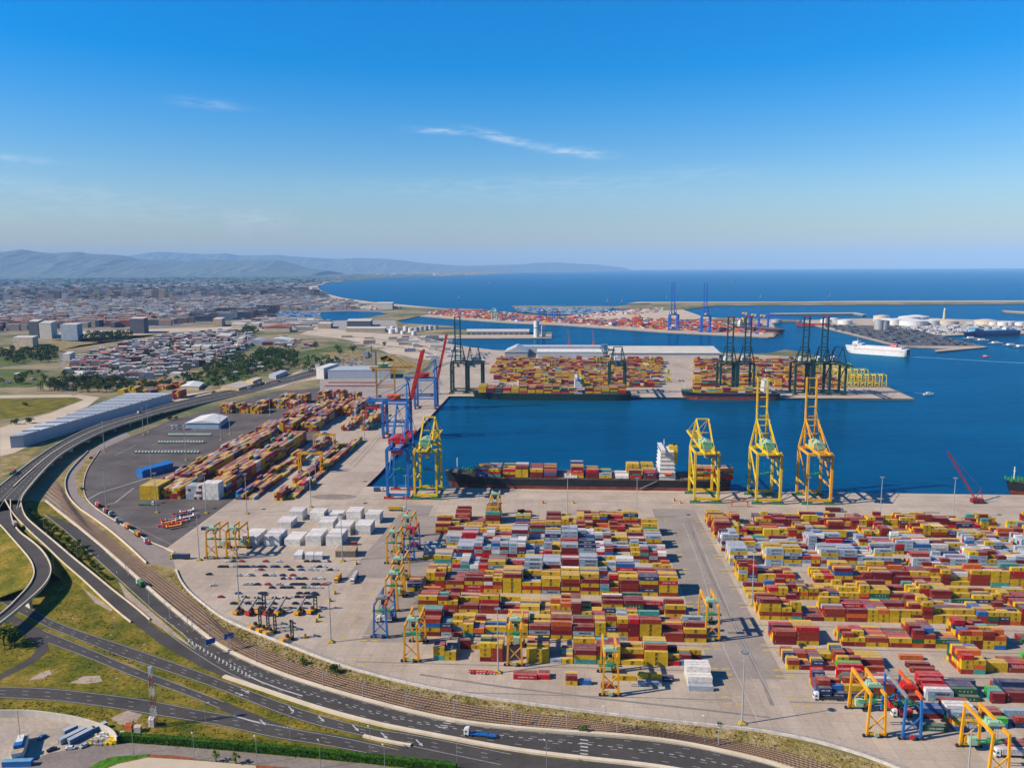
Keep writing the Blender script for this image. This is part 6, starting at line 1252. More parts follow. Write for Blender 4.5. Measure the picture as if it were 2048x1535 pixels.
carfield('parked_export_cars', [([(1650, 651), (1700, 651), (1890, 690), (1810, 690), (1790, 687), (1644, 653)], 0, -20), ([(1740, 654), (1800, 652), (1960, 692), (1880, 690)], 0, -20)], 0, 'dense rows of dark new cars parked on the car pier', [CP[0], CP[1], CP[2], CP[3]], 5, s=2.4)
carfield('parked_white_vans', [([(1790, 656), (1900, 650), (2090, 655), (2040, 662), (1920, 668), (1880, 670)], 0, -10)], 0, 'dense rows of white vans and cars before the storage tanks', [CP[4], CP[4], CP[1], CP[3], CP[4]], 6, s=2.6)
sheet('car_pier_asphalt', [(1646, 651), (1700, 650), (1800, 652), (1965, 692), (1815, 692), (1790, 688.5)], M_asphy, .43)
# lighthouse
x, y = g(1888, 641); t = thing('lighthouse', 'pale lighthouse tower above the storage tanks', 'lighthouse', (x, y, 0)); b = MB(); b.cyl((0, 0, 0), (0, 0, 42), 6, 12, 0, 3.5); b.build('tower_shaft', W_beige, t); b = MB(); b.cyl((0, 0, 42), (0, 0, 48), 3, 10); b.build('lantern', P_wh, t)
mast_red = paint('mast_red', (.30, .035, .03), .6)
# red-white telecom mast
x, y = g(309, 1453); t = thing('telecom_mast', 'red and white lattice telecom mast beside the bottom road', 'mast', (x, y, .05))
for s_ in range(6):
    b = MB(); z0, z1 = s_ * 5, s_ * 5 + 5; w0, w1 = 1.15 - s_ * .11, 1.15 - (s_ + 1) * .11
    for sx, sy in ((-1, -1), (1, -1), (1, 1), (-1, 1)): b.beam((sx * w0, sy * w0, z0), (sx * w1, sy * w1, z1), .16)
    for q in range(3):
        za, zb_ = z0 + q * 5 / 3, z0 + (q + 1) * 5 / 3; w = w0 - .1
        for (ax_, ay_), (bx_, by_) in (((-1, -1), (1, -1)), ((1, -1), (1, 1)), ((1, 1), (-1, 1)), ((-1, 1), (-1, -1))): b.beam((ax_ * w, ay_ * w, za), (bx_ * w, by_ * w, zb_), .08); b.beam((ax_ * w, ay_ * w, zb_), (bx_ * w, by_ * w, zb_), .07)
    b.build('lattice_section', mast_red if s_ % 2 == 0 else P_wh, t)
for a in range(6): b = MB(); b.box(-.22, .22, .8, 1.0, 27, 30); o = b.build('antenna', P_wh, t); o.rotation_euler = (0, 0, a * pi / 3)
for a in range(3): b = MB(); b.box(-.2, .2, .9, 1.1, 20, 22.5); o = b.build('antenna', P_wh, t); o.rotation_euler = (0, 0, a * 2.1)
bl('small white equipment hut at the foot of the telecom mast', 'hut', [(297, 1453), (308, 1454), (310, 1447), (300, 1446)], 3.2, W_white, R_white, name='hut')
bl('small orange hut with a red roof beside the hedge end', 'hut', [(249, 1462), (263, 1463), (267, 1456), (254, 1455)], 2.8, paint('hut_orange', (.6, .2, .04), .8), paint('hut_red', (.5, .06, .02), .8), 'low', name='hut')
bl('small grey hut right of the orange one', 'hut', [(268, 1464), (281, 1465), (284, 1459), (271, 1458)], 2.2, W_grey, W_beige, name='hut')
# boatyard
wallrun('boatyard_wall', [(-60, 1434), (0, 1434), (55, 1433), (98, 1438), (156, 1447), (205, 1462), (228, 1474), (235, 1488)], 3.9, .5, paint('boatyard_wall_white', (.62, .56, .47), .85, .1), 'tall curved cream wall round the boatyard', 'wall')
x, y = g(42, 1500); a = atan2(g(56, 1455)[1] - y, g(56, 1455)[0] - x)
t = thing('sailing_yacht', 'white sailing yacht propped up on stands in the boatyard', 'yacht', (x, y, 0), a); b = hull_mesh(20, 5, 3.4, 3.9, 1.5); b.v = [(p[0], p[1], max(p[2], 0) + (1.2 if p[2] > 0 else 1.0)) for p in b.v]; b.build('hull', [P_wh, P_wh, paint('teak', (.45, .36, .26), .7)], t); b = MB(); b.box(-3, 4, -1.3, 1.3, 4.6, 5.5); b.build('cabin', P_wh, t); b = MB(); b.cyl((1, 0, 4.5), (1, 0, 19), .12, 6); b.build('mast', P_gr, t); b = MB(); b.box(-6, -3, -1.6, 1.6, 4.7, 6.1); b.build('cockpit_cover', P_bl, t)
b = MB(); [b.beam((q, s * 3.0, 0), (q, s * 1.8, 3.4), .2) for q in (-6, -2, 2, 6) for s in (-1, 1)]; b.build('stand', P_gr, t)
def boxthing(name, label, cat, px, py, rz, Lb, Wb, Hb, m, m2=None, z=0.07):
    x, y = g(px, py); t = thing(name, label, cat, (x, y, z), rz); b = MB(); b.box(-Lb / 2, Lb / 2, -Wb / 2, Wb / 2, .1, Hb - .1); b.build('body', m, t); b = MB(); b.box(-Lb / 2 - .06, Lb / 2 + .06, -Wb / 2 - .06, Wb / 2 + .06, Hb - .1 + .01, Hb); b.build('roof', m2 or m, t); b = MB(); b.box(-Lb / 2 - .05, -Lb / 2, -1, 1, .2, Hb - .3); b.build('door', P_gr, t); return t
bp_ = paint('box_blue', (.02, .16, .36), .5, .15)
for lab, px, py, m1, rz_ in (('blue steel box near the boatyard wall, shorter of the pair', 141, 1464, bp_, .95), ('pale grey steel box between the two blue ones in the boatyard', 146, 1475, paint('box_grey', (.42, .40, .38), .6), 1.0), ('long blue steel box in the middle of the boatyard', 164, 1475, bp_, 1.02), ('small blue cabin by the scrap heap', 200, 1458, bp_, .9)): boxthing('steel_box', lab, 'container', px, py, rz_, 6 if 'cabin' in lab or 'shorter' in lab else 12, 2.4, 2.6, m1, R_silver)
boxthing('steel_box', 'long bright blue steel box at the bottom left corner', 'container', 36, 1530, .05, 12.2, 2.4, 2.6, P_bl, paint('box_roof_blue', (.16, .36, .52), .5))
jr = random.Random(9)
x, y = g(208, 1478); jb = MB()
for q in range(70): xx, yy = x + jr.uniform(-6, 6), y + jr.uniform(-5, 5); s = jr.uniform(.3, 1.4); jb.box(xx, xx + s * 1.6, yy, yy + s, .1, .1 + s * jr.uniform(.4, 1.4), jr.randrange(4))
tag(jb.build('scrap_heap', [P_wh, P_gr, W_beige, P_y]), 'heap of scrap and pale rubbish in the boatyard corner', 'scrap', kind='stuff')
# ---------------------------------------------------------------- city and houses
cr = random.Random(21)
def att_mat(name, rough=.85, windows=True):
    m, t, b = pbsdf(name, rough, 0, .2); at = N(t, 'ShaderNodeAttribute'); at.attribute_name = 'col'; geo = N(t, 'ShaderNodeNewGeometry')
    c = at.outputs['Color']
    if windows:
        s = N(t, 'ShaderNodeSeparateXYZ'); L(t, geo.outputs['Position'], s.inputs[0]); sn = N(t, 'ShaderNodeSeparateXYZ'); L(t, geo.outputs['Normal'], sn.inputs[0])
        h = MT(t, 'ADD', MT(t, 'MULTIPLY', s.outputs[0], .95), MT(t, 'MULTIPLY', s.outputs[1], .9)); a = MT(t, 'LESS_THAN', MT(t, 'FRACT', MT(t, 'DIVIDE', h, 4.2)), .42); q = MT(t, 'LESS_THAN', MT(t, 'FRACT', MT(t, 'DIVIDE', s.outputs[2], 3.1)), .45)
        w = MT(t, 'MULTIPLY', MT(t, 'MULTIPLY', MT(t, 'MULTIPLY', a, q), MT(t, 'LESS_THAN', MT(t, 'ABSOLUTE', sn.outputs[2]), .3)), .75); c = mixc(t, w, c, (.04, .05, .07))
    L(t, mixc(t, 1.0, c, ramp(t, noise(t, .08, 4, .6, vec=geo.outputs['Position']), ((.3, .8), (.7, 1.1))), 'MULTIPLY'), b.inputs['Base Color']); return m
M_city = att_mat('city_walls')
HC = {'white': (.74, .70, .63), 'cream': (.66, .54, .38), 'brick-red': (.36, .09, .06), 'pink': (.50, .30, .24), 'sandy': (.50, .38, .26), 'grey': (.36, .36, .38), 'brown': (.26, .16, .12), 'dark': (.08, .09, .11), 'pale blue': (.42, .50, .58)}
RC = {'pale': (.62, .56, .50), 'red': (.40, .13, .08), 'grey': (.34, .34, .36), 'terracotta': (.38, .16, .10), 'white': (.68, .66, .63)}
HOUSES = []
def houses(region, poly, step, size, hts, wc, rc, dens, ang, two=False, jit=.35, minl=0):
    P_ = G2(poly); xs = [p[0] for p in P_]; ys = [p[1] for p in P_]; a = R(ang); ca, sa = cos(a), sin(a); cx, cy = sum(xs) / len(xs), sum(ys) / len(ys); r = hypot(max(xs) - min(xs), max(ys) - min(ys)) * .55; i = -r
    while i < r:
        j = -r
        while j < r:
            x, y = cx + ca * i - sa * j + cr.uniform(-jit, jit) * step[0], cy + sa * i + ca * j + cr.uniform(-jit, jit) * step[1]
            if inpoly(x, y, P_) and cr.random() < dens and inframe(x, y, 10, 40):
                w, d = cr.uniform(*size[0]), cr.uniform(*size[1]); h = cr.choice(hts) * cr.uniform(.85, 1.15)
                HOUSES.append(dict(x=x, y=y, w=w, d=d, h=h, a=a + (pi / 2 if cr.random() < .2 else 0) + cr.uniform(-.04, .04), wc=cr.choice(wc), rc=cr.choice(rc), reg=region))
            j += step[1]
        i += step[0]
houses('village', [(128, 748), (160, 718), (250, 692), (330, 674), (470, 662), (500, 672), (510, 690), (480, 705), (440, 722), (400, 733), (300, 760), (215, 765), (150, 762)], (26, 17), ((12, 26), (9, 14)), (6, 7, 9, 10, 13, 15), ['white', 'white', 'white', 'brick-red', 'pink', 'pink', 'sandy', 'cream', 'white', 'cream'], ['pale', 'white', 'white', 'red', 'pale', 'pale'], .9, 22)
houses('garden houses', [(420, 735), (500, 705), (560, 700), (600, 712), (560, 730), (480, 752)], (38, 30), ((10, 18), (9, 14)), (5, 6, 7), ['white', 'cream', 'white'], ['terracotta', 'pale', 'white'], .4, 12)
houses('field houses', [(0, 770), (60, 772), (130, 770), (170, 735), (120, 755), (0, 745)], (60, 50), ((10, 22), (8, 12)), (4, 5, 6), ['white', 'sandy'], ['terracotta', 'pale'], .35, 10)
houses('village edge', [(560, 672), (640, 690), (600, 700), (520, 688)], (40, 26), ((12, 28), (10, 14)), (5, 6, 8), ['white', 'cream', 'sandy', 'brick-red'], ['terracotta', 'pale', 'white'], .6, 12)
houses('old port quarter', [(470, 635), (560, 628), (640, 640), (700, 650), (640, 662), (560, 660), (480, 652)], (85, 50), ((30, 70), (16, 28)), (7, 9, 12), ['cream', 'sandy', 'white', 'cream', 'brown'], ['terracotta', 'pale', 'grey', 'white'], .5, 8)
houses('middle port', [(690, 668), (780, 676), (860, 700), (850, 712), (760, 700), (690, 690)], (70, 45), ((14, 36), (10, 16)), (4, 6, 8), ['white', 'cream', 'sandy', 'grey'], ['pale', 'white', 'terracotta'], .35, 8)
houses('dockside sheds', [(780, 668), (870, 676), (940, 696), (980, 704), (970, 728), (905, 735), (860, 715), (800, 690)], (46, 38), ((16, 40), (12, 18)), (5, 7, 9), ['white', 'white', 'grey', 'cream', 'pale blue'], ['white', 'pale', 'grey'], .42, 6)
houses('front city blocks', [(-30, 640), (120, 641), (330, 638), (380, 636), (370, 648), (330, 652), (120, 657), (-30, 664)], (78, 40), ((40, 72), (13, 18)), (18, 22, 26), ['brick-red', 'pink', 'brown', 'sandy', 'brown', 'dark'], ['pale', 'grey', 'terracotta'], .8, 4)
houses('city', [(-30, 608), (300, 600), (600, 592), (640, 600), (740, 612), (700, 620), (560, 622), (470, 634), (330, 642), (120, 646), (-30, 650)], (58, 40), ((26, 50), (13, 20)), (10, 14, 18, 22, 26), ['white', 'cream', 'pink', 'sandy', 'white', 'white', 'cream', 'pink', 'pale blue'], ['pale', 'white', 'white', 'white', 'terracotta'], .85, 8)
houses('dark waterfront blocks', [(385, 636), (520, 624), (560, 622), (560, 626), (480, 640), (390, 645)], (70, 40), ((40, 66), (14, 18)), (26, 32, 36), ['dark', 'brown', 'dark', 'grey'], ['grey', 'pale'], .9, 8)
houses('outer city', [(-30, 584), (300, 580), (560, 576), (640, 585), (660, 597), (600, 592), (300, 600), (-30, 608)], (95, 80), ((40, 80), (16, 30)), (14, 20, 28, 44), ['white', 'pink', 'sandy', 'brown', 'grey', 'cream'], ['pale', 'grey', 'white'], .62, 12)
houses('tower row', [(90, 596), (240, 592), (420, 594), (420, 600), (150, 604)], (190, 120), ((30, 48), (18, 26)), (46, 58, 66), ['sandy', 'pink', 'brown', 'cream'], ['pale', 'grey'], .5, 8)
houses('plain', [(-60, 562), (300, 557), (700, 553), (700, 560), (640, 572), (560, 576), (300, 580), (-60, 584)], (260, 200), ((60, 190), (40, 90)), (8, 10, 14), ['white', 'white', 'pale blue', 'cream', 'grey'], ['white', 'pale', 'white'], .42, 15)
houses('far plain', [(-60, 551), (300, 549.5), (700, 547.5), (900, 548), (760, 554), (300, 557), (-60, 562)], (800, 700), ((150, 480), (80, 200)), (10, 14, 22), ['white', 'pale blue', 'white', 'cream'], ['white', 'white', 'pale'], .4, 15)
houses('beach town', [(600, 600), (640, 594), (690, 604), (740, 611), (800, 617), (740, 620), (660, 612)], (70, 50), ((30, 60), (16, 26)), (8, 12, 16), ['cream', 'sandy', 'white', 'pink'], ['terracotta', 'pale'], .7, -12)
houses('far coast', [(860, 550), (930, 547.5), (960, 547), (930, 550), (880, 552)], (420, 300), ((100, 200), (60, 80)), (50, 70), ['white', 'cream'], ['pale'], .6, 0)
for c in HOUSES:
    p = proj(c['x'], c['y'], c['h'] / 2); d = math.dist((c['x'], c['y']), (0, 0)); c['s'] = (c['w'] * c['h'] + c['w'] * c['d'] * .2) / d ** 2 if (-5 < p[0] < 2053) else 0
HOUSES.sort(key=lambda c: -c['s']); HI = HOUSES[:290]; HR = HOUSES[290:]
regs = {}
for c in HI: regs.setdefault(c['reg'], []).append(c)
MWc = {}
for nm, lst in regs.items():
    lst.sort(key=lambda c: c['y']); nrow = max(1, len(lst) // 16); rows = [lst[i * len(lst) // nrow:(i + 1) * len(lst) // nrow] for i in range(nrow)]
    for ri, row in enumerate(rows):
        row.sort(key=lambda c: proj(c['x'], c['y'])[0])
        for ci, c in enumerate(row):
            tall = c['h'] > 11.5; nmk = 'apartment_building' if tall else 'house'; kind_ = 'apartment block' if tall else 'house'
            if nm in ('dockside sheds', 'old port quarter'): nmk, kind_ = 'port_building', 'building'
            lab = '%s %s, %s roof, %s from the left, %s row, %s' % (c['wc'], kind_, c['rc'], ordw(ci), ordw(ri), nm)
            t = thing(nmk, lab, 'building', (c['x'], c['y'], 0), c['a'], 'buildings of the ' + nm); w, d, h = c['w'] / 2, c['d'] / 2, c['h']
            wm_ = 'wall_' + c['wc']; 
            if wm_ not in MWc: MWc[wm_] = facade(wm_, HC[c['wc']], sx=3.6, sz=3.1); MWc['r' + c['rc']] = None
            rm_ = paint('roof_' + c['rc'], RC[c['rc']], .85, .12, .15)
            b = MB(); b.box(-w, w, -d, d, 0, h); b.build('wall', MWc[wm_], t)
            b = MB()
            if c['rc'] in ('red', 'terracotta'):
                b.v = [(-w - .3, -d - .3, h + .01), (w + .3, -d - .3, h + .01), (w + .3, d + .3, h + .01), (-w - .3, d + .3, h + .01), (-w + 1, 0, h + d * .35), (w - 1, 0, h + d * .35)]; b.f = [(0, 1, 5, 4), (2, 3, 4, 5), (3, 0, 4), (1, 2, 5), (0, 3, 2, 1)]; b.m = [0] * 5
            else:
                b.box(-w - .05, w + .05, -d - .05, d + .05, h + .01, h + .5); b.box(-w * .4, -w * .1, -d * .4, d * .3, h + .51, h + 2.6)
                b.box(w * .3, w * .55, -d * .1, d * .5, h + .51, h + 1.9)
            b.build('roof', rm_, t)
def city_mass(lst):
    n = len(lst); V = np.zeros((n, 8, 3), np.float32); C = np.ones((n, 24, 4), np.float32); base = np.array([(sx, sy, sz) for sz in (0, 1) for sx, sy in ((-1, -1), (1, -1), (1, 1), (-1, 1))], np.float32)
    for i, c in enumerate(lst):
        p = base * (c['w'] / 2, c['d'] / 2, c['h']); ca, sa = cos(c['a']), sin(c['a']); V[i, :, 0] = c['x'] + p[:, 0] * ca - p[:, 1] * sa; V[i, :, 1] = c['y'] + p[:, 0] * sa + p[:, 1] * ca; V[i, :, 2] = p[:, 2]
        j = cr.uniform(.75, 1.15); C[i, :, :3] = [q * j for q in HC[c['wc']]]; C[i, 4:8, :3] = [q * j for q in RC[c['rc']]]
    Fq = np.array([(0, 3, 2, 1), (4, 5, 6, 7), (0, 1, 5, 4), (1, 2, 6, 5), (2, 3, 7, 6), (3, 0, 4, 7)], np.int32); me = bpy.data.meshes.new('city'); idx = (Fq[None] + (np.arange(n) * 8)[:, None, None]).reshape(-1)
    me.vertices.add(n * 8); me.vertices.foreach_set('co', V.reshape(-1)); me.loops.add(n * 24); me.loops.foreach_set('vertex_index', idx.astype(np.int32)); me.polygons.add(n * 6); me.polygons.foreach_set('loop_start', np.arange(0, n * 24, 4, dtype=np.int32)); me.polygons.foreach_set('loop_total', np.full(n * 6, 4, np.int32))
    me.update(calc_edges=True); at = me.color_attributes.new('col', 'FLOAT_COLOR', 'CORNER'); at.data.foreach_set('color', C.reshape(-1)); me.materials.append(M_city); me.validate(); me.shade_flat(); return me
tag(mk('distant_city', city_mass(HR)), 'distant mass of pale city buildings stretching to the hills', 'city', kind='stuff')
# buildings one can pick out
for lab, x0, x1, yb, h, wc, dp in (('dark glass tower, leftmost of the tower group in the fields', 59, 78, 676, 52, 'dark', 6), ('white stepped tower with red top in the fields, middle of the group', 80, 104, 677, 48, 'white', 6), ('white and blue ribbed slab tower, rightmost of the tower group', 123, 156, 681, 48, 'pale blue', 4), ('dark green slab tower standing alone before the sandy strip', 261, 289, 667, 50, 'dark', 4),
        ('wide cream seven-storey block in the fields', 27, 66, 694, 26, 'cream', 5), ('orange and white block at the end of the sandy strip', 427, 444, 653, 28, 'sandy', 4), ('low cream hall at the right end of the sandy strip', 463, 489, 656, 14, 'cream', 3), ('cream hall beside the low cream hall', 499, 518, 655, 14, 'cream', 3), ('long cream building with red tiled roof by the port road', 529, 579, 664, 16, 'cream', 4),
        ('yellow ochre building by the inner basin road', 636, 662, 657, 17, 'sandy', 4), ('dark grey dock hall beyond the ochre building', 694, 742, 654, 22, 'dark', 5), ('pale dock hall with columned front', 692, 770, 664, 12, 'sandy', 4), ('white terraced pavilion at the basin mouth', 752, 785, 618, 30, 'white', 3), ('dark red block among the village houses', 434, 461, 681, 14, 'brick-red', 5), ('white tall house with blank side wall beside the arched hangar', 474, 486, 690, 18, 'white', 4),
        ('cream row house block, left of the pair below the village', 184, 208, 743, 9, 'cream', 3), ('cream row house block, right of the pair below the village', 223, 253, 742, 9, 'cream', 3), ('white villa with terraces in the park', 340, 368, 754, 7, 'white', 4), ('blue and white apartment slab at the village corner', 140, 166, 760, 9, 'pale blue', 8), ('white block at the left corner of the village', 126, 140, 722, 16, 'white', 6), ('cream six-storey block at the village centre', 384, 400, 706, 17, 'cream', 5), ('white six-storey block with balconies at the village centre', 403, 418, 707, 17, 'white', 5), ('white twin block at the right end of the village', 418, 436, 704, 15, 'white', 4), ('bright red house behind the white twin block', 465, 477, 700, 12, 'brick-red', 4)):
    bldg(lab, 'building', [(x0, yb), (x1, yb), (x1 + (CX - x1) * .012, yb - dp), (x0 + (CX - x0) * .012, yb - dp)], h, facade('wall_' + wc, HC[wc], sx=3.6, sz=3.1), R_red if 'red tiled' in lab else R_beige, 'low' if 'red tiled' in lab else 'flat', name='building')
for lab, x0, x1, yb, w_ in (('arched grey-roofed hangar beside the village', 487, 524, 690, 0), ('second arched hangar with white roof stripe', 527, 579, 688, 1)):
    a = g(x0, yb); c = g(x1, yb); t = thing('hangar', lab, 'hangar', ((a[0] + c[0]) / 2, a[1], 0), -.05); wd_ = (c[0] - a[0]) / 2; b = MB(); n = 10; dp = 60
    pr = [(-wd_ + 2 * wd_ * i / n, 9 + 7 * sin(pi * i / n)) for i in range(n + 1)]
    for i in range(n): b.add([(pr[i][0], 0, pr[i][1]), (pr[i + 1][0], 0, pr[i + 1][1]), (pr[i + 1][0], dp, pr[i + 1][1]), (pr[i][0], dp, pr[i][1])], [(0, 1, 2, 3)])
    b.build('roof', R_white if w_ else R_silver, t); b = MB()
    for yy in (0, dp): b.add([(-wd_, yy, 0)] + [(p[0], yy, p[1] - .02) for p in pr] + [(wd_, yy, 0)], [tuple(range(n + 3))])
    b.build('wall', W_grey, t)
# ---------------------------------------------------------------- trees
tr = random.Random(5)
def leafmat(name, a, b_):
    m, t, b = pbsdf(name, .9, 0, .1); oi = N(t, 'ShaderNodeObjectInfo'); geo = N(t, 'ShaderNodeNewGeometry'); c = ramp(t, noise(t, .35, 4, .7, vec=geo.outputs['Position']), ((.32, a), (.66, b_))); j = ramp(t, oi.outputs['Random'], ((0, (.75, .85, .8)), (1, (1.25, 1.1, .9)))); L(t, mixc(t, 1.0, c, j, 'MULTIPLY'), b.inputs['Base Color']); return m
ML = leafmat('foliage', (.012, .035, .008), (.05, .10, .02)); ML2 = leafmat('foliage_light', (.035, .075, .01), (.10, .15, .02)); MBk = paint('bark', (.10, .07, .05), .9, .2, 1)
def crown_mesh(seed, flat=1.0, n=300, lobes=9):
    r = random.Random(seed); b = MB(); lb_ = [(r.uniform(-.55, .55), r.uniform(-.55, .55), r.uniform(-.3, .55) * flat, r.uniform(.32, .55)) for _ in range(lobes)]
    for i in range(n):
        l = lb_[i % lobes]; th, ph = r.uniform(0, 2 * pi), math.acos(r.uniform(-.7, 1)); q = l[3] * r.uniform(.75, 1.08); c = Vector((l[0] + q * sin(ph) * cos(th), l[1] + q * sin(ph) * sin(th), l[2] + q * cos(ph) * flat)); s = r.uniform(.07, .16)
        u = Vector((r.uniform(-1, 1), r.uniform(-1, 1), r.uniform(-.6, .6))).normalized() * s; v = Vector((r.uniform(-1, 1), r.uniform(-1, 1), r.uniform(-.6, .6))).normalized() * s; b.add([c - u, c - v, c + u, c + v], [(0, 1, 2, 3)])
    return b
CRN = [crown_mesh(i, 1.0 if i < 4 else 1.5).mesh('crown', [ML if i % 2 else ML2]) for i in range(6)]
CRB = [crown_mesh(20 + i, .75, 380, 10).mesh('crown', [ML2 if i else ML]) for i in range(2)]
b = MB(); b.cyl((0, 0, 0), (0, 0, 1), .07, 6, 0, .04); b.beam((0, 0, .6), (.35, .1, 1.1), .04); b.beam((0, 0, .65), (-.3, -.15, 1.1), .04); TRK = b.mesh('trunk', [MBk])
TREES = []
def trees(region, poly, n, r0, r1, seed=0, tall=0):
    P_ = G2(poly); xs = [p[0] for p in P_]; ys = [p[1] for p in P_]; k = 0; guard = 0
    while k < n and guard < n * 60:
        guard += 1; x, y = tr.uniform(min(xs), max(xs)), tr.uniform(min(ys), max(ys))
        if not inpoly(x, y, P_): continue
        r = tr.uniform(r0, r1)
        if any(hypot(x - q['x'], y - q['y']) < (r + q['r']) * .55 for q in TREES if q['reg'] == region): continue
        TREES.append(dict(x=x, y=y, r=r, reg=region, tall=tr.random() < tall)); k += 1
trees('park behind the highway', [(335, 765), (400, 748), (440, 722), (560, 706), (590, 718), (560, 748), (500, 752), (470, 770), (430, 780), (380, 768)], 190, 4, 8, tall=.2)
trees('wood at the left fields', [(0, 705), (110, 700), (125, 722), (100, 730), (60, 722), (0, 738)], 80, 5, 9)
trees('field hedgerow', [(0, 755), (120, 745), (200, 762), (100, 768), (0, 770)], 26, 4, 7)
trees('tree belt behind the warehouse', [(100, 768), (200, 765), (350, 772), (290, 782), (180, 786), (80, 782)], 90, 4.5, 8.5, tall=.3)
trees('planted rows beyond the village', [(158, 672), (262, 670), (262, 684), (158, 684)], 50, 6, 9)
trees('village trees', [(140, 745), (300, 700), (480, 672), (500, 700), (430, 730), (250, 765)], 90, 4, 7)
trees('road by the west warehouses', [(560, 745), (600, 722), (640, 716), (680, 722), (660, 738), (600, 752)], 34, 3.5, 6.5)
trees('garden quarter', [(480, 745), (520, 700), (600, 705), (590, 728), (540, 748)], 80, 4, 7, tall=.3)
trees('grove behind the hangars', [(475, 664), (520, 660), (520, 672), (470, 676)], 16, 7, 11)
for px, py, r in ((632, 699, 11), (676, 705, 10), (680, 712, 9), (706, 707, 11), (573, 700, 8), (168, 772, 12), (40, 768, 8), (232, 768, 9), (768, 694, 8)): x, y = g(px, py); TREES.append(dict(x=x, y=y, r=r, reg='lone trees in the meadows', tall=False))
by = {}
for q in TREES: by.setdefault(q['reg'], []).append(q)
for reg, lst in by.items():
    lst.sort(key=lambda q: q['y']); nr = max(1, len(lst) // 12); 
    for ri in range(nr):
        row = sorted(lst[ri * len(lst) // nr:(ri + 1) * len(lst) // nr], key=lambda q: proj(q['x'], q['y'])[0])
        for ci, q in enumerate(row): q['pos'] = (ci, ri)
TREES.sort(key=lambda q: -q['r'] / hypot(q['x'], q['y']))
def tree(x, y, r, lab, tall=False, z=0, grp='trees', low=False, name='tree'):
    hh = r * (2.6 if tall else 1.6) ; t = thing(name, lab, 'tree' if not low else 'bush', (x, y, z), tr.uniform(0, 6.28), grp); th_ = hh * (.12 if low else .2)
    c = mk('crown', tr.choice(CRB) if low else (tr.choice(CRN[4:]) if tall else tr.choice(CRN[:4])), t); c.scale = (r, r, r * (1.0 if not tall else 1.3)); c.location = (0, 0, th_ + r * (.45 if low else .75))
    k = mk('trunk', TRK, t); k.scale = (r * 1.0, r * 1.0, th_ + r * .55); return t
for q in TREES[:285]:
    ci, ri = q['pos']; tree(q['x'], q['y'], q['r'], '%s tree, %s from the left, %s row, %s' % (('slim tall' if q['tall'] else ('broad' if q['r'] > 6.5 else 'small round')), ordw(ci), ordw(ri), q['reg']), q['tall'], grp='trees of the ' + q['reg'])
rb = MB()
for q in TREES[285:]:
    for _ in range(60):
        th, ph = tr.uniform(0, 6.28), math.acos(tr.uniform(-.5, 1)); c = Vector((q['x'] + q['r'] * sin(ph) * cos(th), q['y'] + q['r'] * sin(ph) * sin(th), q['r'] * (1.2 + cos(ph)))); s = q['r'] * .3; u = Vector((tr.uniform(-1, 1), tr.uniform(-1, 1), tr.uniform(-1, 1))) * s; v = Vector((tr.uniform(-1, 1), tr.uniform(-1, 1), tr.uniform(-1, 1))) * s; rb.add([c - u, c - v, c + u, c + v], [(0, 1, 2, 3)])
if rb.v: tag(rb.build('distant_trees', ML), 'dark green trees scattered between the village and the fields', 'trees', kind='stuff')
# scrub: far-off dark patches on the plain and weeds near the roads
sb_ = MB()
def scrub(poly, n, s0, s1, hgt=1.0):
    P_ = G2(poly); xs = [p[0] for p in P_]; ys = [p[1] for p in P_]; k = 0
    while k < n:
        x, y = tr.uniform(min(xs), max(xs)), tr.uniform(min(ys), max(ys))
        if not inpoly(x, y, P_): continue
        k += 1; s = tr.uniform(s0, s1)
        for _ in range(3): 
            a = tr.uniform(0, pi); dx, dy = cos(a) * s, sin(a) * s; ox, oy = tr.uniform(-s, s) * .6, tr.uniform(-s, s) * .6; h = s * hgt * tr.uniform(.7, 1.3)
            sb_.add([(x + ox - dx, y + oy - dy, .05), (x + ox + dx, y + oy + dy, .05), (x + ox + dx * .6, y + oy + dy * .6, h), (x + ox - dx * .6, y + oy - dy * .6, h)], [(0, 1, 2, 3)])
scrub([(-60, 560), (300, 556), (640, 556), (640, 570), (560, 576), (300, 582), (-60, 584)], 1100, 14, 40, .4)
scrub([(-60, 585), (300, 581), (560, 577), (640, 590), (470, 632), (-30, 655)], 900, 6, 15, .9)
tag(sb_.build('far_greenery', ML), 'dark greenery scattered through the plain and the distant city', 'greenery', kind='stuff')
wd2 = MB(); sb_ = wd2
slopes_ = [([(100, 1290), (273, 1357), (350, 1380), (440, 1415), (400, 1412), (293, 1393), (110, 1370), (60, 1355)], 260), ([(110, 1180), (160, 1200), (240, 1260), (330, 1310), (400, 1338), (300, 1303), (170, 1262), (112, 1237)], 500), ([(170, 1282), (300, 1337), (400, 1368), (520, 1414), (690, 1466), (600, 1455), (400, 1380), (200, 1302)], 420), ([(0, 1400), (98, 1405), (215, 1420), (235, 1445), (130, 1432), (0, 1416)], 300), ([(240, 1445), (300, 1432), (400, 1450), (560, 1484), (740, 1508), (560, 1492), (400, 1476), (240, 1462)], 420), ([(0, 1090), (60, 1140), (60, 1170), (20, 1205), (0, 1160)], 240), ([(0, 1230), (50, 1270), (70, 1295), (20, 1330), (0, 1340)], 200)]
for p, n in slopes_: scrub(p, int(n * .8), .2, .55, .6)
tag(wd2.build('roadside_weeds', grassmat('weed_leaf', (.12, .15, .01), (.24, .22, .015), (.34, .27, .03), (.40, .30, .08), .2)), 'olive weeds and tufts growing on the verges between the roads', 'weeds', kind='stuff')
wd3 = MB(); sb_ = wd3
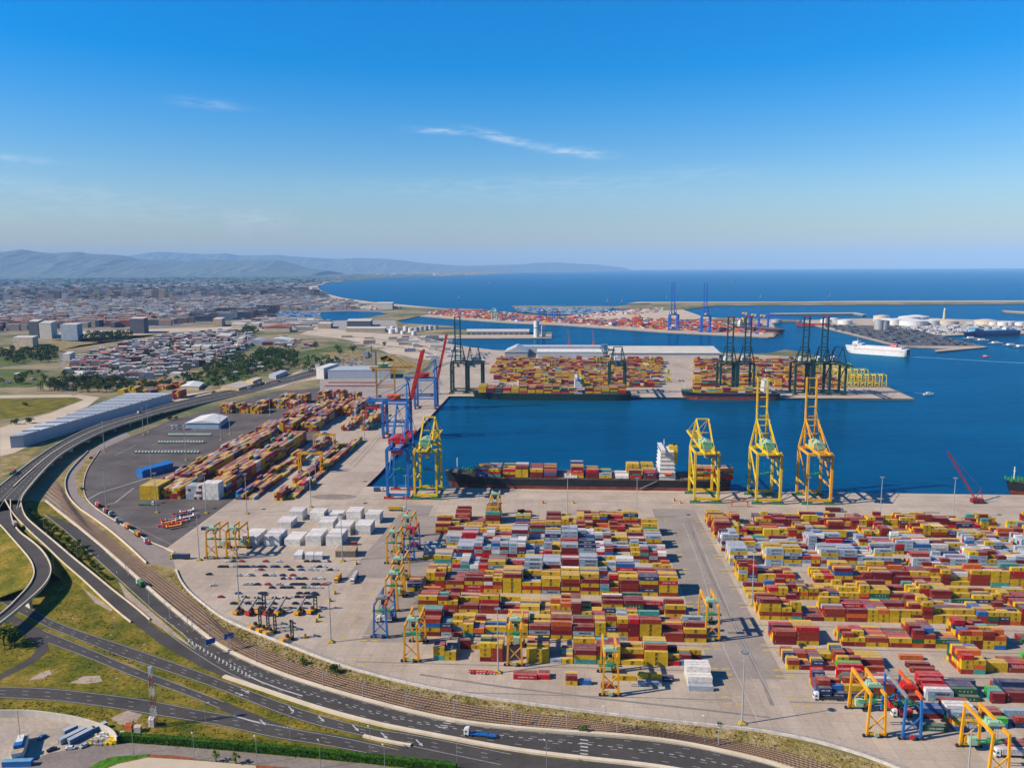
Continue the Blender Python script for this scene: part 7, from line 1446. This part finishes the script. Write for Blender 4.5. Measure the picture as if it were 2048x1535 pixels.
scrub([(335, 1150), (400, 1212), (471, 1278), (575, 1320), (707, 1361), (912, 1405), (1174, 1441), (1399, 1473), (1536, 1495), (1700, 1543), (1786, 1534), (1536, 1467), (1324, 1444), (1024, 1408), (812, 1372), (682, 1336), (545, 1284), (442, 1240), (381, 1192), (350, 1145)], 2600, .2, .6, .6)
tag(wd3.build('dry_weeds', grassmat('dry_weed_leaf', (.20, .19, .03), (.36, .28, .08), (.48, .37, .17), (.55, .43, .26), .2)), 'straw-coloured weeds on the bank below the yard wall', 'weeds', kind='stuff')
for i_, (px, py) in enumerate(((60, 1022), (66, 1030), (78, 1040), (82, 1058), (92, 1052), (104, 1070), (112, 1062), (118, 1078), (128, 1092), (142, 1098), (146, 1106), (156, 1108), (172, 1112), (178, 1122), (192, 1138), (202, 1148), (214, 1158))):
    x, y = g(px, py); tree(x, y, 2.2 + (i_ * 7 % 5) * .35, 'low dark shrub on the strip below the descending ramp, %s from the top' % ordw(i_), low=True, grp='shrubs below the descending ramp', name='bush')
for px, py, r, lab in ((607, 1328, 2.6, 'green bush on the bank beside the tracks, left of the round one'), (671, 1344, 3.4, 'dark round bush on the bank beside the tracks'), (1165, 1462, 2.6, 'bright green bush at the foot of the long barrier'), (1440, 1452, 1.6, 'small bush on the bank near the last bend'),
        (72, 1035, 3.6, 'green bush beside the descending ramp, nearest the elevated highway'), (85, 1050, 4, 'bush second down the descending ramp'), (98, 1062, 3.5, 'bush third down the descending ramp'), (126, 1068, 2.4, 'slim dark cypress-like bush by the ramp'), (135, 1085, 4.2, 'large bush midway down the ramp'), (152, 1095, 4.4, 'widest bush on the ramp verge'), (168, 1102, 3.6, 'dark bush at the lower end of the ramp verge'), (160, 1118, 3, 'bush below the widest bush'), (185, 1130, 2.5, 'small bush beside the median soil'), (8, 1290, 7, 'big dark tree canopy inside the small loop, left one'), (30, 1292, 5.5, 'big dark tree canopy inside the small loop, right one'),
        (310, 838, 5, 'green bush below the elevated highway end, left one'), (325, 834, 5.5, 'green bush below the elevated highway end, middle one'), (340, 840, 4.5, 'green bush below the elevated highway end, right one'), (352, 838, 3.5, 'small bush at the rail side'), (165, 980, 2.2, 'bush on the verge by the dark yard gate'), (183, 918, 2.5, 'bush at the top of the verge'), (52, 812, 5, 'olive bush in the dirt field, left'), (30, 848, 6, 'dark scrub in the dirt field near the track'), (60, 846, 6, 'dark scrub in the dirt field further right')):
    x, y = g(px, py); tree(x, y, r, lab, low='canopy' not in lab, grp='bushes along the roads', name='bush')
# clipped hedge
hp = resample(G2(smooth([(238, 1483), (300, 1487), (400, 1495), (545, 1507), (750, 1527), (912, 1545)])), 140); b = MB(); bk = offset(hp, 2.2)
for i in range(139):
    b.add([(hp[i][0], hp[i][1], .05), (hp[i + 1][0], hp[i + 1][1], .05), (bk[i + 1][0], bk[i + 1][1], .05), (bk[i][0], bk[i][1], .05), (hp[i][0], hp[i][1], 3.6), (hp[i + 1][0], hp[i + 1][1], 3.6), (bk[i + 1][0], bk[i + 1][1], 3.6), (bk[i][0], bk[i][1], 3.6)], [(4, 5, 6, 7), (0, 1, 5, 4), (2, 3, 7, 6)])
    for _ in range(40):
        f = tr.random(); w = tr.choice((-.08, -.08, tr.uniform(0, 1))); px_, py_ = [hp[i][k] * (1 - f) + hp[i + 1][k] * f for k in (0, 1)]; qx, qy = [bk[i][k] * (1 - f) + bk[i + 1][k] * f for k in (0, 1)]
        zz = 3.65 if w > 0 else tr.uniform(.1, 3.6); c = Vector((px_ + (qx - px_) * w, py_ + (qy - py_) * w, zz)); u = Vector((tr.uniform(-1, 1), tr.uniform(-1, 1), tr.uniform(-1, 1))) * .28; v = Vector((tr.uniform(-1, 1), tr.uniform(-1, 1), tr.uniform(-1, 1))) * .28; b.add([c - u, c - v, c + u, c + v], [(0, 1, 2, 3)])
tag(b.build('hedge', leafmat('hedge_leaf', (.015, .06, .004), (.05, .13, .01))), 'long clipped dark green hedge along the service road', 'hedge')
# palms
for px, py, lab in ((432, 1522, 'left'), (472, 1526, 'right')):
    x, y = g(px, py); t = thing('palm_tree', 'small fan palm on the sandy verge, %s one of the pair' % lab, 'palm', (x, y, .1)); b = MB(); b.cyl((0, 0, 0), (0, 0, 3.4), .35, 8, 0, .28); b.build('trunk', MBk, t); b = MB()
    for k in range(22):
        a = k * 2.4; el_ = tr.uniform(-.5, 1.1); d = Vector((cos(a) * cos(el_), sin(a) * cos(el_), sin(el_))); p = Vector((0, 0, 3.5)); q = p + d * 1.5; e = q + d * .9 + Vector((0, 0, -.6)); s = d.cross(Vector((0, 0, 1))).normalized() * .38; b.add([p, q - s, q + s, e], [(0, 1, 2), (1, 3, 2)])
    b.build('crown', ML2, t)
# ---------------------------------------------------------------- vehicles
vr = random.Random(12)
def car_meshes():
    b = MB(); pr = [(-2.1, .35), (-2.1, .85), (-1.3, .95), (-.7, 1.4), (.9, 1.42), (1.6, .98), (2.1, .9), (2.15, .35)]
    for i in range(len(pr)):
        a, c = pr[i], pr[(i + 1) % len(pr)]; wa, wc = (.72 if a[1] > 1.2 else .88), (.72 if c[1] > 1.2 else .88); b.add([(a[0], -wa, a[1]), (c[0], -wc, c[1]), (c[0], wc, c[1]), (a[0], wa, a[1])], [(0, 1, 2, 3)])
    for s in (-1, 1): b.add([(p[0], s * (.72 if p[1] > 1.2 else .88), p[1]) for p in pr], [tuple(range(8)) if s > 0 else tuple(range(8))[::-1]])
    m, t, bs = pbsdf('car_paint', .3, .2); oi = N(t, 'ShaderNodeObjectInfo'); L(t, oi.outputs['Color'], bs.inputs['Base Color']); body = b.mesh('body', [m])
    g2 = MB(); g2.add([(-1.28, -.83, .98), (-.72, -.70, 1.36), (-.72, .70, 1.36), (-1.28, .83, .98)], [(0, 3, 2, 1)]); g2.v = [(x - .02, y, z + .02) for x, y, z in g2.v]; k = [(.94, -.7, 1.38), (1.56, -.84, 1.0), (1.56, .84, 1.0), (.94, .7, 1.38)]; g2.add([(x + .02, y, z + .02) for x, y, z in k], [(0, 1, 2, 3)])
    for s in (-1, 1): g2.add([(-1.15, s * .87, 1.0), (1.4, s * .87, 1.0), (.85, s * .76, 1.33), (-.65, s * .76, 1.33)], [(0, 1, 2, 3)])
    w = MB()
    for x in (-1.3, 1.35): w.cyl((x, -.9, .33), (x, -.72, .33), .33, 10); w.cyl((x, .72, .33), (x, .9, .33), .33, 10)
    ws = []
    for x in (-1.3, 1.35):
        for y in (-.81, .81): q = MB(); q.cyl((x, y - .1, .33), (x, y + .1, .33), .33, 10); ws.append(q.mesh('wheel', [P_rub]))
    return body, g2.mesh('window', [P_gl]), ws
CB, CG, CWs = car_meshes()
CCOL = {'w': ('white', (.72, .72, .72)), 's': ('silver', (.42, .45, .48)), 'g': ('grey', (.12, .13, .15)), 'k': ('black', (.012, .012, .015)), 'n': ('navy', (.01, .025, .08)), 'r': ('red', (.45, .01, .015)), 'b': ('blue', (.02, .10, .30)), 'v': ('green', (.05, .25, .02))}
def car(px, py, c, lab, rz, grp='cars in the car park'):
    x, y = g(px, py); t = thing('car', lab, 'car', (x, y, .06), rz, grp); o = mk('body', CB, t); o.color = CCOL[c][1] + (1,); mk('window', CG, t)
    for q in CWs: mk('wheel', q, t)
crow = [(55, [(72, 'w'), (128, 'k'), (197, 'r'), (413, 'r'), (532, 'w'), (786, 'k'), (850, 'k'), (885, 'n'), (960, 'w'), (975, 'k')]), (104, [(5, 'k'), (28, 'k'), (57, 'k'), (112, 'w'), (145, 's'), (180, 'k'), (212, 'k'), (245, 'k'), (302, 'g'), (360, 'k'), (395, 'n'), (482, 'b'), (514, 'k'), (603, 'k'), (720, 'k'), (845, 'w'), (905, 'n'), (940, 'w')]),
        (132, [(335, 'w'), (368, 'r'), (642, 'k'), (735, 'b'), (823, 's'), (860, 'w'), (948, 'w'), (1005, 'k'), (1040, 'w')]), (182, [(170, 's'), (250, 'w'), (285, 'g'), (413, 'k'), (476, 's'), (568, 'k'), (660, 'r')]), (212, [(578, 'n'), (606, 'w'), (632, 'r'), (666, 'w'), (706, 'n'), (763, 'k'), (858, 's'), (918, 'w')]),
        (264, [(237, 's'), (273, 's'), (338, 'k'), (432, 'r'), (535, 's'), (658, 'n'), (690, 'k'), (722, 'k'), (752, 'k'), (850, 'n'), (883, 'k'), (946, 'r')]), (293, [(472, 'n'), (570, 'k'), (602, 'b'), (640, 'k'), (765, 'v'), (796, 's'), (830, 'w'), (902, 'w')]), (345, [(164, 'b'), (400, 'k'), (372, 'n'), (720, 'k'), (788, 'k'), (857, 'n')]), (378, [(8, 'r'), (664, 'w'), (700, 'k'), (765, 'r'), (803, 'n'), (838, 'n')]), (437, [(122, 'k'), (255, 'n'), (352, 'k'), (408, 'k'), (440, 'w'), (485, 'k'), (683, 'k'), (788, 'n')])]
for ri, (zy, lst) in enumerate(crow):
    for ci, (zx, c) in enumerate(sorted(lst)):
        car(440 + zx / 4.532, 1110 + zy / 4.532 + 1, c, '%s car, %s from the left, %s row of the car park' % (CCOL[c][0], ordw(ci), ordw(ri)), TH + vr.uniform(-.12, .12) + (pi if vr.random() < .5 else 0))
for px, py, c, lab, rz in ((418, 1149, 'k', 'black car alone at the left of the car park', 0), (426, 1171, 'w', 'white car alone at the left of the car park, below the black one', .2), (170, 1492, 's', 'silver station wagon beside the boatyard exit', .9), (141, 1497, 'w', 'white pickup beside the boatyard boxes', .1), (104, 1500, 'k', 'black van in the shade of the yacht', .7), (84, 1476, 'b', 'blue car under the yacht shadow', 1.3), (1945, 1031, 'w', 'white car on the quay road at the right', 0), (1430, 0, 'w', '', 0)):
    if lab: car(px, py, c, lab, rz, 'scattered cars')
for i in range(26): car(345 + (i % 13) * 4.2 + vr.uniform(-1, 1), 852 + (i // 13) * 6 + vr.uniform(-1, 1), vr.choice('wwsgkrb'), 'small parked car, %s from the left, %s row before the blue workshop' % (ordw(i % 13), ordw(i // 13)), vr.uniform(-.4, .4), 'cars before the workshop')
# trucks
def wheels(t, xs, w=1.25, r=.5):
    for x in xs:
        for s in (-1, 1): b = MB(); b.cyl((x, s * w - .18, r), (x, s * w + .18, r), r, 10); b.build('wheel', P_rub, t)
def truck(label, px, py, rz, cab=(.72, .72, .70), load=None, Ll=12.2, trailer=P_dk, z=.1, flat=False, loads=None, name='truck', scale=1.0, world=None, grp=None):
    x, y = world or g(px, py, max(0, z - .1)); t = thing(name, label, 'truck', (x, y, z), rz, grp); cm = paint('cab_%02d%02d%02d' % tuple(int(c * 99) for c in cab), cab, .4, .08, .5)
    b = MB(); b.box(4.6, 6.9, -1.25, 1.25, .6, 3.0); b.add([(4.6, -1.2, 3.0), (6.6, -1.2, 3.0), (6.2, -1.1, 3.7), (4.6, -1.1, 3.8), (4.6, 1.2, 3.0), (6.6, 1.2, 3.0), (6.2, 1.1, 3.7), (4.6, 1.1, 3.8)], [(0, 1, 2, 3), (4, 7, 6, 5), (1, 5, 6, 2), (3, 2, 6, 7), (0, 3, 7, 4)]); c = b.build('cab', cm, t)
    b = MB(); b.box(6.88, 6.93, -1.1, 1.1, 1.9, 2.85); b.box(5.4, 6.3, -1.28, -1.24, 1.9, 2.7); b.box(5.4, 6.3, 1.24, 1.28, 1.9, 2.7); b.build('window', P_gl, c)
    b = MB(); b.box(-Ll + 4.0, 4.6, -.5, .5, .8, 1.15); [b.box(-Ll + 4.2 + q * (Ll / 6), -Ll + 4.45 + q * (Ll / 6), -1.2, 1.2, 1.0, 1.3) for q in range(7)]; b.box(-Ll + 4, 4, -1.22, -1.05, 1.0, 1.32); b.box(-Ll + 4, 4, 1.05, 1.22, 1.0, 1.32); b.build('chassis', trailer, t)
    wheels(t, (5.9, 3.2, -Ll + 5.2, -Ll + 6.5, -Ll + 7.8))
    if load:
        Lc = 12.19 if Ll > 8 else 6.06; b = shell_mesh(Lc); b.v = [(p[0] + 4.0 - Ll / 2, p[1], p[2] + 1.33) for p in b.v]; o = b.build('cargo_box', M_cobj, t); o.color = tuple(load) + (1,)
    return t
dirR = lambda a, b_: (lambda p, q: atan2(q[1] - p[1], q[0] - p[0]))(g(*a), g(*b_))
truck('white truck tractor pulling an empty blue container chassis on the highway', 958, 1471, dirR((985, 1474), (925, 1468)), load=None, trailer=P_bl)
truck('white truck with a green box trailer on the inner highway lane', 283, 1172, dirR((290, 1178), (272, 1163)), load=(.01, .22, .06), Ll=7)
truck('truck with a pale pink box trailer on the loop ramp', 31, 1053, dirR((38, 1062), (26, 1045)), load=(.55, .38, .36), z=8.2, Ll=7)
truck('green cab truck with a long red low trailer on the elevated highway', 26, 948, dirR((35, 945), (17, 962)), cab=(.05, .3, .08), load=(.35, .03, .02), z=8.2)
truck('silver tanker truck far along the elevated highway', 281, 826, dirR((300, 820), (270, 830)), load=(.03, .03, .04), z=8.2, Ll=7)
for lab, px, py, cab, ld, L_ in (('front red box truck of the queue, furthest from the gate', 198, 1014, (.72, .72, .7), (.45, .02, .02), 7), ('white truck with a dark red container, second in the queue', 214, 1026, (.72, .72, .7), (.22, .02, .02), 7), ('white truck without load in the queue', 225, 1033, (.7, .72, .74), None, 6), ('white truck with a brown flat trailer in the queue', 238, 1046, (.72, .72, .7), None, 7), ('white truck with an orange container, upper of the two orange ones', 256, 1057, (.72, .72, .7), (.75, .2, .01), 7), ('green truck with an orange container, lower of the two orange ones', 277, 1072, (.05, .3, .06), (.75, .2, .01), 7), ('white truck with a crimson flat trailer near the gate', 297, 1088, (.7, .74, .76), None, 6)):
    truck(lab, px, py, dirR((293, 1084), (214, 1027)), cab=cab, load=ld, Ll=L_, trailer=P_rd if 'crimson' in lab else P_dk, grp='trucks queuing on the access road')
truck('yellow truck with a navy container at the yard gate', 358, 1117, TH + pi, cab=(.75, .6, .05), load=PAL['navy'])
truck('white truck with an empty dark chassis at the corner yard', 1655, 1398, TH + pi, load=None)
truck('white truck standing between stacks in the right yard', 1606, 1296, TH + pi / 2, load=None, Ll=5)
truck('white and red truck under the blue gantry crane in the corner yard', 1812, 1432, TH + pi, load=(.55, .02, .02), Ll=7)
truck('white truck with a silver box trailer driving down the wide lane beside the car park', 709, 1160, dirR((714, 1150), (704, 1168)), load=(.5, .52, .54))
truck('orange-yellow truck parked between the car park and the wide lane', 678, 1158, dirR((684, 1150), (672, 1165)), cab=(.75, .38, .01), load=(.7, .34, .01), Ll=7)
truck('truck carrying a yellow container on the quay road', 796, 1021, TH, load=PAL['yellow'])
truck('truck carrying a dark red container on the quay road below the last yellow crane', 1670, 1023, TH, cab=(.3, .3, .3), load=(.18, .015, .02))
truck('truck with a blue container at the quay corner', 753, 982, TH, load=(.02, .12, .3), Ll=7)
truck('white truck with a white and red trailer under the rightmost gantry crane', 2020, 1512, TH + pi, load=(.6, .55, .55))
truck('white truck beside the blue gantry crane left of the middle yard', 776, 1243, TH + pi, load=(.6, .6, .6), Ll=7)
truck('truck carrying green flat racks on the dark asphalt', 295, 1010, 0 + TH, load=None, trailer=P_bg)
for i, (px, py) in enumerate(((426, 786), (470, 781), (497, 778), (533, 768), (556, 764), (310, 824), (330, 812), (690, 795))): truck('small distant vehicle, %s along the straight highway' % ordw(i), px, py, dirR((400, 800), (520, 776)), load=vr.choice(((.6, .6, .6), (.4, .03, .02), (.5, .5, .5), None)), Ll=7, grp='distant trucks on the highway')
# empty red chassis beside the mast
x, y = g(962, 1346); t = thing('empty_chassis', 'bright red empty trailer frame beside the mast on the south road', 'trailer', (x, y, .08), TH - .03); b = MB(); b.box(-6.5, 6.5, -1.2, -.9, .9, 1.3); b.box(-6.5, 6.5, .9, 1.2, .9, 1.3); [b.box(-6.4 + q * 1.8, -6.1 + q * 1.8, -.9, .9, .9, 1.3) for q in range(8)]; b.box(6.5, 8.5, -.3, .3, .9, 1.2); b.build('frame', P_rd, t); wheels(t, (-5, -3.6, 3))
# reach stackers and mast handlers parked by the car park
def stacker(label, px, py, rz, mat, reach=True, up=True):
    x, y = g(px, py); t = thing('reach_stacker' if reach else 'container_handler', label, 'container handler', (x, y, .07), rz, 'container handlers parked by the car park')
    b = MB(); b.box(-3.8, 2.6, -1.5, 1.5, .9, 2.2); b.box(-4.2, -2.4, -1.7, 1.7, 1.0, 2.8); b.build('body', mat, t); b = MB(); b.box(-.8, .8, -.8, .8, 2.2, 3.9); c = b.build('cab', P_dk, t); b = MB(); b.box(.8, .84, -.7, .7, 2.5, 3.7); b.build('window', P_gl, c)
    if reach:
        b = MB(); b.beam((-3.2, 0, 2.8), (6.5, 0, 8.2), 1.0, 1.2, 0, .8); b.beam((1.5, 0, 2), (3, 0, 6), .4); b.build('boom', P_gr, t); b = MB(); b.box(6.2, 7.6, -3, 3, 7.2, 7.8); b.box(6.6, 7.2, -.6, .6, 7.8, 8.6); b.build('spreader', P_dk, t)
    else:
        b = MB(); [b.box(3.0, 3.6, s * 1.1 - .25, s * 1.1 + .25, .6, 11.5) for s in (-1, 1)]; [b.box(3.05, 3.5, -1.1, 1.1, z, z + .35) for z in (1.5, 4, 6.5, 9, 11.1)]; b.build('mast', P_dk, t); b = MB(); b.box(3.7, 4.2, -3, 3, 9.6, 10.2); b.build('spreader', P_dk, t)
    wheels(t, (2.0, -2.8), 1.7, .85)
for px, py, m_, rc, lab in ((478, 1225, P_am, 1, 'yellow reach stacker, leftmost of the parked row'), (503, 1227, P_rd, 1, 'red reach stacker, left one of the red pair'), (522, 1224, P_am, 0, 'yellow mast handler between the two red reach stackers'), (539, 1227, P_rd, 1, 'red reach stacker, right one of the red pair'), (560, 1227, P_am, 1, 'yellow reach stacker in the middle of the parked row'), (600, 1226, P_am, 1, 'yellow reach stacker, second from the right of the parked row'), (625, 1224, P_am, 0, 'yellow mast handler, rightmost of the parked row'),
        (511, 1256, P_am, 0, 'yellow mast handler, leftmost by the wall'), (527, 1262, P_am, 0, 'yellow mast handler, second by the wall'), (541, 1267, P_am, 0, 'yellow mast handler, third by the wall'), (575, 1281, P_am, 0, 'yellow mast handler, rightmost by the wall')): stacker(lab, px, py, 1.2 if py < 1240 else .9, m_, bool(rc))
for i, (px, py) in enumerate(((633, 1243), (638, 1234), (611, 1275), (670, 1187), (660, 1202), (712, 1128), (1086, 1006), (1146, 1006), (1348, 1001), (1360, 1006))):
    x, y = g(px, py); t = thing('warning_block', 'small yellow concrete warning block, %s in the open yard' % ordw(i), 'block', (x, y, .07), vr.uniform(0, 1), 'yellow warning blocks'); b = MB(); b.box(-.9, .9, -.9, .9, 0, 1.2); b.box(-.5, .5, -.5, .5, 1.2, 2.4, 1); b.build('block_body', [M_yellowpaint, P_org if i > 5 else M_yellowpaint], t)
# terminal tractors: one built, the rest copied
tt = thing('terminal_tractor', 'x', 'terminal tractor', (0, 0, 0)); b = MB(); b.box(-.8, 1.8, -1.2, .4, .7, 2.9); b.build('cab', P_wh, tt); b = MB(); b.box(-2.6, 1.8, -1.2, 1.2, .5, .9); b.box(-2.6, -1, -.6, .6, .9, 1.3); b.build('chassis', P_bg, tt)
for x in (-1.8, 1.2):
    for s in (-1, 1): b = MB(); b.cyl((x, s * 1.05 - .2, .5), (x, s * 1.05 + .2, .5), .5, 8); b.build('wheel', P_rub, tt)
first = True
for ri, (py, x0, x1, n) in enumerate(((871, 338, 420, 20), (886, 318, 405, 16), (906, 272, 396, 20))):
    for i in range(n):
        x, y = g(x0 + (x1 - x0) * i / (n - 1), py); lab = 'terminal tractor, %s from the left in the %s row of the asphalt yard' % (ordw(i), ('back', 'middle', 'front')[ri])
        if first: tt.location = (x, y, .07); tt['label'] = lab; tt['group'] = 'terminal tractors parked in rows'; tt.rotation_euler = (0, 0, 1.4); first = False
        else: dup(tt, (x, y, .07), 1.4 + vr.uniform(-.05, .05), lab, 'terminal tractors parked in rows')
ct = thing('container_trailer', 'x', 'trailer', (0, 0, 0)); b = MB(); b.box(-6, 6, -1.2, -.9, .9, 1.25); b.box(-6, 6, .9, 1.2, .9, 1.25); [b.box(-6 + q * 2, -5.6 + q * 2, -.9, .9, .9, 1.25) for q in range(6)]; b.build('frame', P_rd, ct); b = MB(); [b.cyl((x, -1.2, .5), (x, 1.2, .5), .5, 8) for x in (-4.6, -3.2)]; b.build('axle', P_rub, ct); first = True
for ri, (py, x0, x1, n, rz_) in enumerate(((772, 652, 748, 22, 1.4), (765, 660, 750, 18, 1.4), (757, 655, 700, 8, .2), (755, 720, 750, 6, .2))):
    for i in range(n):
        x, y = g(x0 + (x1 - x0) * i / (n - 1), py); lab = 'red trailer, %s from the left in the %s row before the long white warehouse' % (ordw(i), ordw(ri))
        if first: ct.location = (x, y, .07); ct['label'] = lab; ct['group'] = 'red trailers before the white warehouse'; ct.rotation_euler = (0, 0, rz_); first = False
        else: dup(ct, (x, y, .07), rz_, lab, 'red trailers before the white warehouse')
# flat racks and loose trailers on the asphalt triangle
for i in range(16):
    x, y = g(*[(330, 1050), (338, 1046), (346, 1042), (354, 1040), (362, 1036), (352, 1050), (358, 1046), (366, 1044), (374, 1038), (380, 1034), (340, 1054), (348, 1056), (368, 1028), (374, 1024), (360, 1030), (336, 1040)][i]); m_ = (P_rd, P_am, P_gr, P_wh, MATS['crane_crimson'])[i % 5]
    t = thing('flat_rack', '%s flat rack lying in the jumble on the dark asphalt, %s from its left end' % (('red', 'amber', 'grey', 'white', 'crimson')[i % 5], ordw(i)), 'flat rack', (x, y, .07 + (i % 3) * .9), .75 + vr.uniform(-.1, .1), 'flat racks on the dark asphalt'); b = MB(); b.box(-6, 6, -1.2, 1.2, .1, .6); b.build('deck', m_, t); b = MB(); b.box(-6, -5.7, -1.2, 1.2, .61, 2.2); b.build('end_wall', m_, t); b = MB(); b.box(5.7, 6, -1.2, 1.2, .61, 2.2); b.build('end_wall', m_, t)
# cars in the lorry park by the tower: crowd of small vehicles
carfield('scrapyard_vehicles', [([(640, 745 - 12), (660, 722), (700, 716), (735, 712), (735, 728), (690, 734), (650, 742)], 0, 10)], 0, 'dense crowd of parked cars and vans beside the beige tower', [CP[4], CP[5], CP[0], CP[3], CP[4]], 8, z=.08, s=1.15)
carfield('quayside_cars', [([(905, 735), (960, 705), (985, 706), (950, 735)], 0, 6)], 0, 'rows of parked cars and vans behind the green cranes', [CP[4], CP[3], CP[1]], 9, z=.08, s=1.3)
# the paints and grounds are all a touch darker than first mixed, to suit the exposure of the photograph
for m in bpy.data.materials:
    if not m.use_nodes: continue
    for n in list(m.node_tree.nodes):
        if n.type in ('BSDF_PRINCIPLED', 'BSDF_DIFFUSE'):
            t = m.node_tree; s = n.inputs['Base Color'] if n.type == 'BSDF_PRINCIPLED' else n.inputs['Color']
            x = N(t, 'ShaderNodeMix', data_type='RGBA', blend_type='MULTIPLY'); x.inputs[0].default_value = 1.0; x.inputs[7].default_value = (.77, .76, .75, 1)
            if s.is_linked: L(t, s.links[0].from_socket, x.inputs[6])
            else: x.inputs[6].default_value = s.default_value
            L(t, x.outputs[2], s)
# ---------------------------------------------------------------- haze: even air in one closed box
hb = MB(); hb.box(-75000, 75000, -4000, 66000, -12, 1300)
hz = hb.build('haze', [bpy.data.materials.new('haze_air')]); hz['kind'] = 'stuff'; hz['label'] = 'pale blue even haze over the port and sea'; hz['category'] = 'haze'
hm = hz.data.materials[0]; hm.use_nodes = True; t = hm.node_tree; t.nodes.clear()
pv = N(t, 'ShaderNodeVolumePrincipled'); mo = N(t, 'ShaderNodeOutputMaterial'); L(t, pv.outputs[0], mo.inputs['Volume'])
pv.inputs['Color'].default_value = (.34, .63, 1.0, 1); pv.inputs['Density'].default_value = 2.1e-5; pv.inputs['Anisotropy'].default_value = -0.15
bpy.context.view_layer.update()
